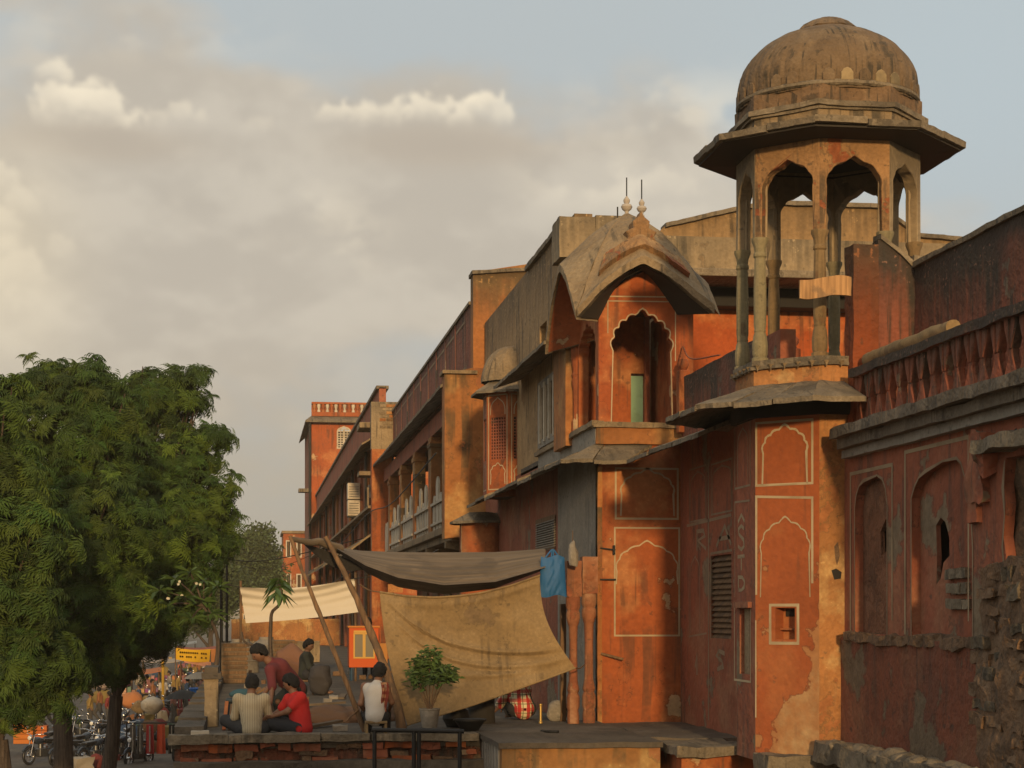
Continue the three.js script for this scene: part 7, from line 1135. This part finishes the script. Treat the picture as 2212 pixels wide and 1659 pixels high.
{ // shoppers
  const protos = []; const cells = { cell: 0.035, hands: false, base: 0 };
  for (let k = 0; k < 3; k++) {
    const o = (t, y, s) => v3(-8 + k + t, y, 90 + s), st = [0.1, 0.28, 0.02][k];
    protos.push(person('shopper in pale clothes among the bazaar crowd', { hip: o(0, 0.93, 0), chest: o(0, 1.28, 0.02), neck: o(0, 1.47, 0.0), head: o(0, 1.62, -0.02), face: new THREE.Vector3([0.3, -1, 0.2][k], -0.1, [1, 0.3, -1][k]), lsh: o(-0.18, 1.4, 0), lel: o(-0.23, 1.13, 0.05), lwr: o(-0.2, 0.92, -0.1), rsh: o(0.18, 1.4, 0), rel: o(0.23, 1.13, 0.02), rwr: o(0.22, 0.9, -0.12), lhp: o(-0.09, 0.92, 0), lkn: o(-0.1, 0.5, -st), lan: o(-0.1, 0.08, st * 0.2), ltoe: o(-0.1, 0.03, st * 0.2 - 0.16), rhp: o(0.09, 0.92, 0), rkn: o(0.1, 0.5, st * 0.4), ran: o(0.1, 0.1, st * 1.4), rtoe: o(0.1, 0.04, st * 1.4 - 0.14) }, { ...cells, shirt: M['shop0'] ?? (M.shop0 = cloth(0.45, 0.42, 0.36)), pants: M.shopP ?? (M.shopP = cloth(0.06, 0.055, 0.05)), sleeve: 1.1, group: 'shoppers in the bazaar street' }));
  }
  const cols = [['pale', 0.3, 0.27, 0.23], ['orange', 0.24, 0.1, 0.04], ['pink', 0.24, 0.11, 0.1], ['white', 0.42, 0.39, 0.35], ['dark', 0.035, 0.035, 0.04], ['red', 0.18, 0.03, 0.03], ['yellow', 0.25, 0.17, 0.05], ['blue', 0.03, 0.06, 0.13]].map(([n, ...c]) => [n, cloth(...c)]), r = rng(5);
  const spots = [[398, 1478], [412, 1468], [425, 1482], [440, 1470], [380, 1490], [352, 1500], [366, 1480], [455, 1478], [436, 1495], [405, 1500], [345, 1470], [330, 1505], [420, 1452], [445, 1452], [465, 1462], [390, 1460], [318, 1490], [300, 1520], [250, 1500], [215, 1530], [195, 1545], [60, 1560], [100, 1540], [235, 1545], [375, 1532], [442, 1520], [460, 1440], [430, 1437], [410, 1440]];
  spots.forEach(([px, py], i) => { const D = EYE / ((py + 34 - HZ) / FOC), q = atD(px, 1320, D), P = protos[i % 3]; const o = i < 3 ? P : P.clone(); if (i >= 3) { o.name = numbered('person'); scene.add(o); } const [n, m] = cols[(i * 5 + 2) % 8]; o.children.forEach((c) => { if (c.name.startsWith('shirt')) c.material = m; });
    o.userData.label = 'shopper in ' + n + ' top among the bazaar crowd'; o.userData.group = 'shoppers in ' + n + ' tops in the bazaar street'; o.position.set(q.x, 0, q.z); o.rotation.y = r() * 6.28; });
}
{ // stalls, hung garments, bundles
  const rack = (px0, px1, pyTop, s, label) => { const t0 = Tt(px0, s), t1 = Tt(px1, s), y = Yy(pyTop, t0, s), G = thing('garment_rack', label, 'rack', [(t0 + t1) / 2, 0, -s]); part(G, 'rail', rod(v3(t0 - 0.1, y, s), v3(t1 + 0.1, y, s), 0.02), M.iron); for (const t of [t0 - 0.1, t1 + 0.1]) part(G, 'post', rod(v3(t, 0, s), v3(t, y, s), 0.025), M.iron); return y; };
  const garment = (px, w, py0, py1, s, c, label, mark) => { const t = Tt(px, s), y0 = Yy(py1, t, s), y1 = Yy(py0, t, s), h = w / 2 * s / FOC, G = thing('hanging_garment', label, 'garment', [t, y0, -s]); part(G, 'cloth', shell((u, v) => [t + (u - 0.5) * 2 * h * (0.85 + 0.2 * v), lerp(y1, y0, v), -s + 0.05 * Math.sin(u * 9 + px) * (0.3 + v) + 0.06], 0.1, 12, 10, 0, 1, [0, 0, -1]), cloth(...c)); if (mark) part(G, 'stripe', shell((u, v) => [t + (u - 0.5) * h * 0.35, lerp(y1 - 0.05, y0 + 0.08, v), -s + 0.14 + 0.03 * v], 0.02, 2, 6, 0, 1, [0, 0, -1]), M.cement); };
  rack(280, 398, 1562, 64, 'iron rack of hanging garments at the kerb below the terrace');
  [[287, 13, [0.09, 0.075, 0.06], 'dark brown', 1], [303, 13, [0.11, 0.1, 0.085], 'grey', 1], [324, 17, [0.34, 0.03, 0.03], 'deep red', 1], [348, 18, [0.5, 0.07, 0.025], 'orange red', 0], [371, 14, [0.02, 0.022, 0.02], 'black', 1], [388, 13, [0.38, 0.12, 0.04], 'rust', 0]].forEach(([px, w, c, n, m]) => garment(px, w, 1565, 1628, 64, c, n + ' garment hanging on the near kerb rack', m));
  rack(384, 452, 1498, 90, 'smaller iron rack of garments beneath the blue tub');
  [[389, 10, [0.2, 0.02, 0.03], 'maroon', 1], [402, 9, [0.1, 0.1, 0.09], 'grey green', 0], [412, 11, [0.3, 0.02, 0.06], 'crimson', 1], [426, 12, [0.1, 0.4, 0.45], 'turquoise', 0], [441, 10, [0.45, 0.18, 0.08], 'orange', 1]].forEach(([px, w, c, n, m]) => garment(px, w, 1501, 1530, 90, c, n + ' garment hanging on the far rack', m));
  { const s = 88, t = Tt(424, s), y = Yy(1500, t, s), G = thing('blue_tub', 'blue plastic tub on the far garment rack', 'tub', [t, y, -s]); part(G, 'tub', crease(clean(lathe([[0, 0], [0.24, 0], [0.33, 0.28], [0.36, 0.29], [0.33, 0.31], [0.3, 0.28], [0.22, 0.03], [0, 0.03]], t, s, 20, y)), 0.5), flat(0.02, 0.14, 0.5, { roughness: 0.4 })); }
  const bundle = (px, py, rx, ry, s, m, label) => { const t = Tt(px, s), y = Yy(py, t, s), k = s / FOC; tag(part(scene, 'bundle', crease(clean(rough(mergeVertices(new THREE.SphereGeometry(1, 18, 14).deleteAttribute('uv').deleteAttribute('normal')).scale(rx * k, ry * k, rx * k).translate(t, Math.max(y, ry * k), -s), 0.08, 2.2, px)), 0.9), m), label, 'bundle'); };
  bundle(328, 1522, 22, 20, 78, M.white, 'large white bundle on the pavement behind the hanging garments'); bundle(298, 1528, 16, 14, 80, M.canvas, 'tan bundle left of the large white bundle'); bundle(285, 1512, 24, 18, 84, cloth(0.4, 0.16, 0.06), 'orange cloth bundle beside the middle tree trunk');
  bundle(218, 1478, 24, 14, 98, cloth(0.5, 0.4, 0.36), 'pinkish white bundle between the two tree trunks'); bundle(95, 1478, 18, 14, 96, cloth(0.25, 0.3, 0.26), 'greyish bundle in the shade at the far left');
  const crate = (px, py, w, h, s, c, label) => { const t = Tt(px, s), k = s / FOC, y = Math.max(0.01, Yy(py, t, s)), G = thing('crate', label, 'crate', [t, y, -s]); const W = w * k / 2, Hh = h * k; for (let i = 0; i < 4; i++) part(G, 'slat', bx(t - W, t + W, y + Hh * i / 4 + 0.01, y + Hh * (i + 0.85) / 4, s - 0.3, s - 0.26, 0.006), cloth(...c)); part(G, 'box', bx(t - W, t + W, y, y + Hh, s - 0.26, s + 0.3, 0.01), cloth(c[0] * 0.7, c[1] * 0.7, c[2] * 0.7)); };
  crate(52, 1606, 40, 42, 70, [0.5, 0.16, 0.03], 'orange crate at the far left under the trees'); crate(86, 1606, 32, 38, 70.5, [0.48, 0.13, 0.03], 'orange crate beside another near the parked motorcycles');
  crate(258, 1500, 30, 20, 86, [0.5, 0.3, 0.2], 'pale crate behind the middle tree trunk');
  // stalls with cloth roofs further up the street
  const stall = (px, s, w, h, c, label) => { const t = Tt(px, s), G = thing('market_stall', label, 'stall', [t, 0, -s]); part(G, 'table', bx(t - w / 2, t + w / 2, 0.75, 0.82, s - 0.5, s + 0.5, 0.01), M.wood); for (const [a, b] of [[-1, -1], [1, -1], [-1, 1], [1, 1]]) part(G, 'post', rod(v3(t + a * w / 2, 0, s + b * 0.5), v3(t + a * w / 2, h, s + b * 0.5), 0.03), M.wood); part(G, 'cloth_roof', shell((u, v) => [t + (u - 0.5) * (w + 0.3), h + 0.12 - 0.16 * Math.sin(Math.PI * u) - 0.2 * v, -(s + 0.6 - 1.4 * v)], 0.03, 16, 6), cloth(...c)); const r = rng(px); for (let i = 0; i < 9; i++) part(G, 'goods', rbx(t - w / 2 + i * w / 9, t - w / 2 + (i + 0.8) * w / 9, 0.82, 0.95 + r() * 0.2, s - 0.4, s + 0.2, 0.1, 0.03, 5, i), cloth(0.1 + r() * 0.4, 0.06 + r() * 0.25, 0.04 + r() * 0.2)); };
  stall(300, 104, 2.2, 2.1, [0.4, 0.14, 0.05], 'stall with an orange cloth roof left of the banner'); stall(350, 122, 2.4, 2.2, [0.35, 0.3, 0.24], 'stall with a beige cloth roof behind the crowd'); stall(240, 112, 2.4, 2.2, [0.2, 0.2, 0.22], 'stall with a grey cloth roof between the trunks'); stall(425, 150, 3, 2.4, [0.35, 0.12, 0.1], 'stall with a reddish cloth roof beyond the banner'); stall(385, 170, 3, 2.5, [0.45, 0.42, 0.36], 'stall with a whitish cloth roof farthest up the street');
  { // yellow banner with two lines of dark writing too small to read
    const s = 100, G = thing('yellow_banner', 'yellow cloth banner with two lines of dark lettering over the bazaar', 'banner', at(423, 1436, s).toArray());
    part(G, 'cloth', shell((u, v) => at(lerp(lerp(381, 455, u), lerp(378, 452, u), v), lerp(lerp(1399, 1402, u), lerp(1424, 1430, u), v) + 3 * Math.sin(Math.PI * u), s + 0.06 * Math.sin(u * 8)).toArray(), 0.02, 24, 8, 0, 1, [0, 0, -1]), cloth(0.62, 0.36, 0.015)); part(G, 'pink_edge', shell((u, v) => at(lerp(398, 456, u), lerp(1426, 1430, u) + v * 12 * (0.4 + 0.6 * u), s + 0.05).toArray(), 0.02, 10, 4, 0, 1, [0, 0, -1]), cloth(0.5, 0.25, 0.17)); part(G, 'end_strip', shell((u, v) => at(lerp(456, 466, u), lerp(1402, 1430, v), s).toArray(), 0.02, 4, 4, 0, 1, [0, 0, -1]), cloth(0.5, 0.2, 0.06));
    const r = rng(2), q = []; for (let row = 0; row < 2; row++) for (let i = 0; i < 13; i++) { const x = 388 + i * 4.6, y = 1407 + row * 9 + i * 0.3; if (r() < 0.15) continue; q.push(slab(at(x, y, s - 0.12), at(x + 3.2, y + 0.2, s - 0.12), at(x + 3.2, y + 3.2, s - 0.12), at(x, y + 3.0, s - 0.12), 0.01, 1, 1, 0)); } part(G, 'lettering', q, cloth(0.2, 0.06, 0.01), { kind: 'stuff' });
    for (const px of [379, 468]) tag(part(scene, 'banner_pole', rod(v3(Tt(px, s), 0, s), v3(Tt(px, s), Yy(1395, -3, s), s), 0.03), M.wood), px < 400 ? 'thin pole holding the left end of the yellow banner' : 'thin pole holding the right end of the yellow banner', 'pole');
  }
  tag(part(scene, 'yellow_post', rod(v3(Tt(352, 90), 0, 90), v3(Tt(352, 90), Yy(1425, -5, 90), 90), 0.07), cloth(0.5, 0.3, 0.04)), 'yellow post standing among the crowd left of the banner', 'post');
  for (const [px, D, top, label] of [[490, 60, 1215, 'tall thin utility pole left of the white cloth'], [478, 52, 1240, 'dark utility pole beside the flowering shrub']]) { const b = atD(px, 1320, D); b.y = 3.6; const e = b.clone(); e.y = atD(px, top, D).y; tag(part(scene, 'utility_pole', rod(b, e, [0.05, 0.035]), M.iron), label, 'pole'); }
  // goods spread on cloths along the pavement
  const r = rng(808), hues = [['red', 0.16, 0.03, 0.025], ['orange', 0.22, 0.09, 0.03], ['cream', 0.3, 0.26, 0.2], ['blue', 0.03, 0.06, 0.12], ['green', 0.04, 0.09, 0.05], ['brown', 0.1, 0.06, 0.035], ['yellow', 0.2, 0.14, 0.04], ['black', 0.02, 0.02, 0.02]].map(([n, ...c]) => [n, cloth(...c)]);
  const shapes = [0, 1, 2, 3].map((i) => { const g = crease(clean(rough(i % 2 ? mergeVertices(new THREE.IcosahedronGeometry(1, 2).deleteAttribute('uv').deleteAttribute('normal')) : new THREE.BoxGeometry(1.5, 1.4, 1.3, 4, 4, 4), 0.16, 1.4, i)), 0.8); return boxUV(g); });
  for (let i = 0; i < 84; i++) { const s = 62 + (i < 56 ? r() * 40 : 40 + r() * 60), t = -1.4 - r() * (i < 60 ? 4.2 : 8), [n, mt] = hues[Math.floor(r() * 8)], k = 0.16 + r() * 0.2, b = new THREE.Mesh(shapes[i % 4], mt); b.name = numbered('goods_bundle'); b.scale.set(k * (1 + r()), k * (0.8 + r() * 0.8), k * (1 + r() * 0.6)); b.rotation.y = r() * 6.28; b.position.set(t, b.scale.y * 0.7 + (t > -4.6 ? 0.14 : 0), -s); b.castShadow = b.receiveShadow = true; tag(b, n + ' bundle among the goods laid out in the bazaar', 'bundle', n + ' bundles of goods laid out in the bazaar'); scene.add(b); }
  for (const i of [1, 4, 6, 8]) { const s = 70 + i * 7.5, t = -1.6 - (i % 3) * 1.1, G = thing('parasol', ['red', 'black', 'faded blue', 'orange', 'grey', 'green', 'brown', 'pale', 'dark red'][i] + ' parasol shading goods on the bazaar pavement', 'parasol', [t, 0.14, -s]), c = [[0.35, 0.03, 0.03], [0.03, 0.03, 0.03], [0.1, 0.16, 0.25], [0.45, 0.16, 0.04], [0.2, 0.2, 0.19], [0.05, 0.14, 0.07], [0.15, 0.09, 0.05], [0.45, 0.4, 0.32], [0.2, 0.03, 0.03]][i]; part(G, 'pole', rod(v3(t, 0.14, s), v3(t, 2.0, s), 0.02), M.iron); part(G, 'canopy', surf((u, v) => { const an = u * 6.2832, q = v * 0.8, sc = 1 - 0.06 * v * Math.cos(an * 8); return [t + q * sc * Math.sin(an), 2.05 - 0.35 * v * v, -s + q * sc * Math.cos(an)]; }, 48, 6), cloth(...c)); }
}
renderer.render(scene, camera);
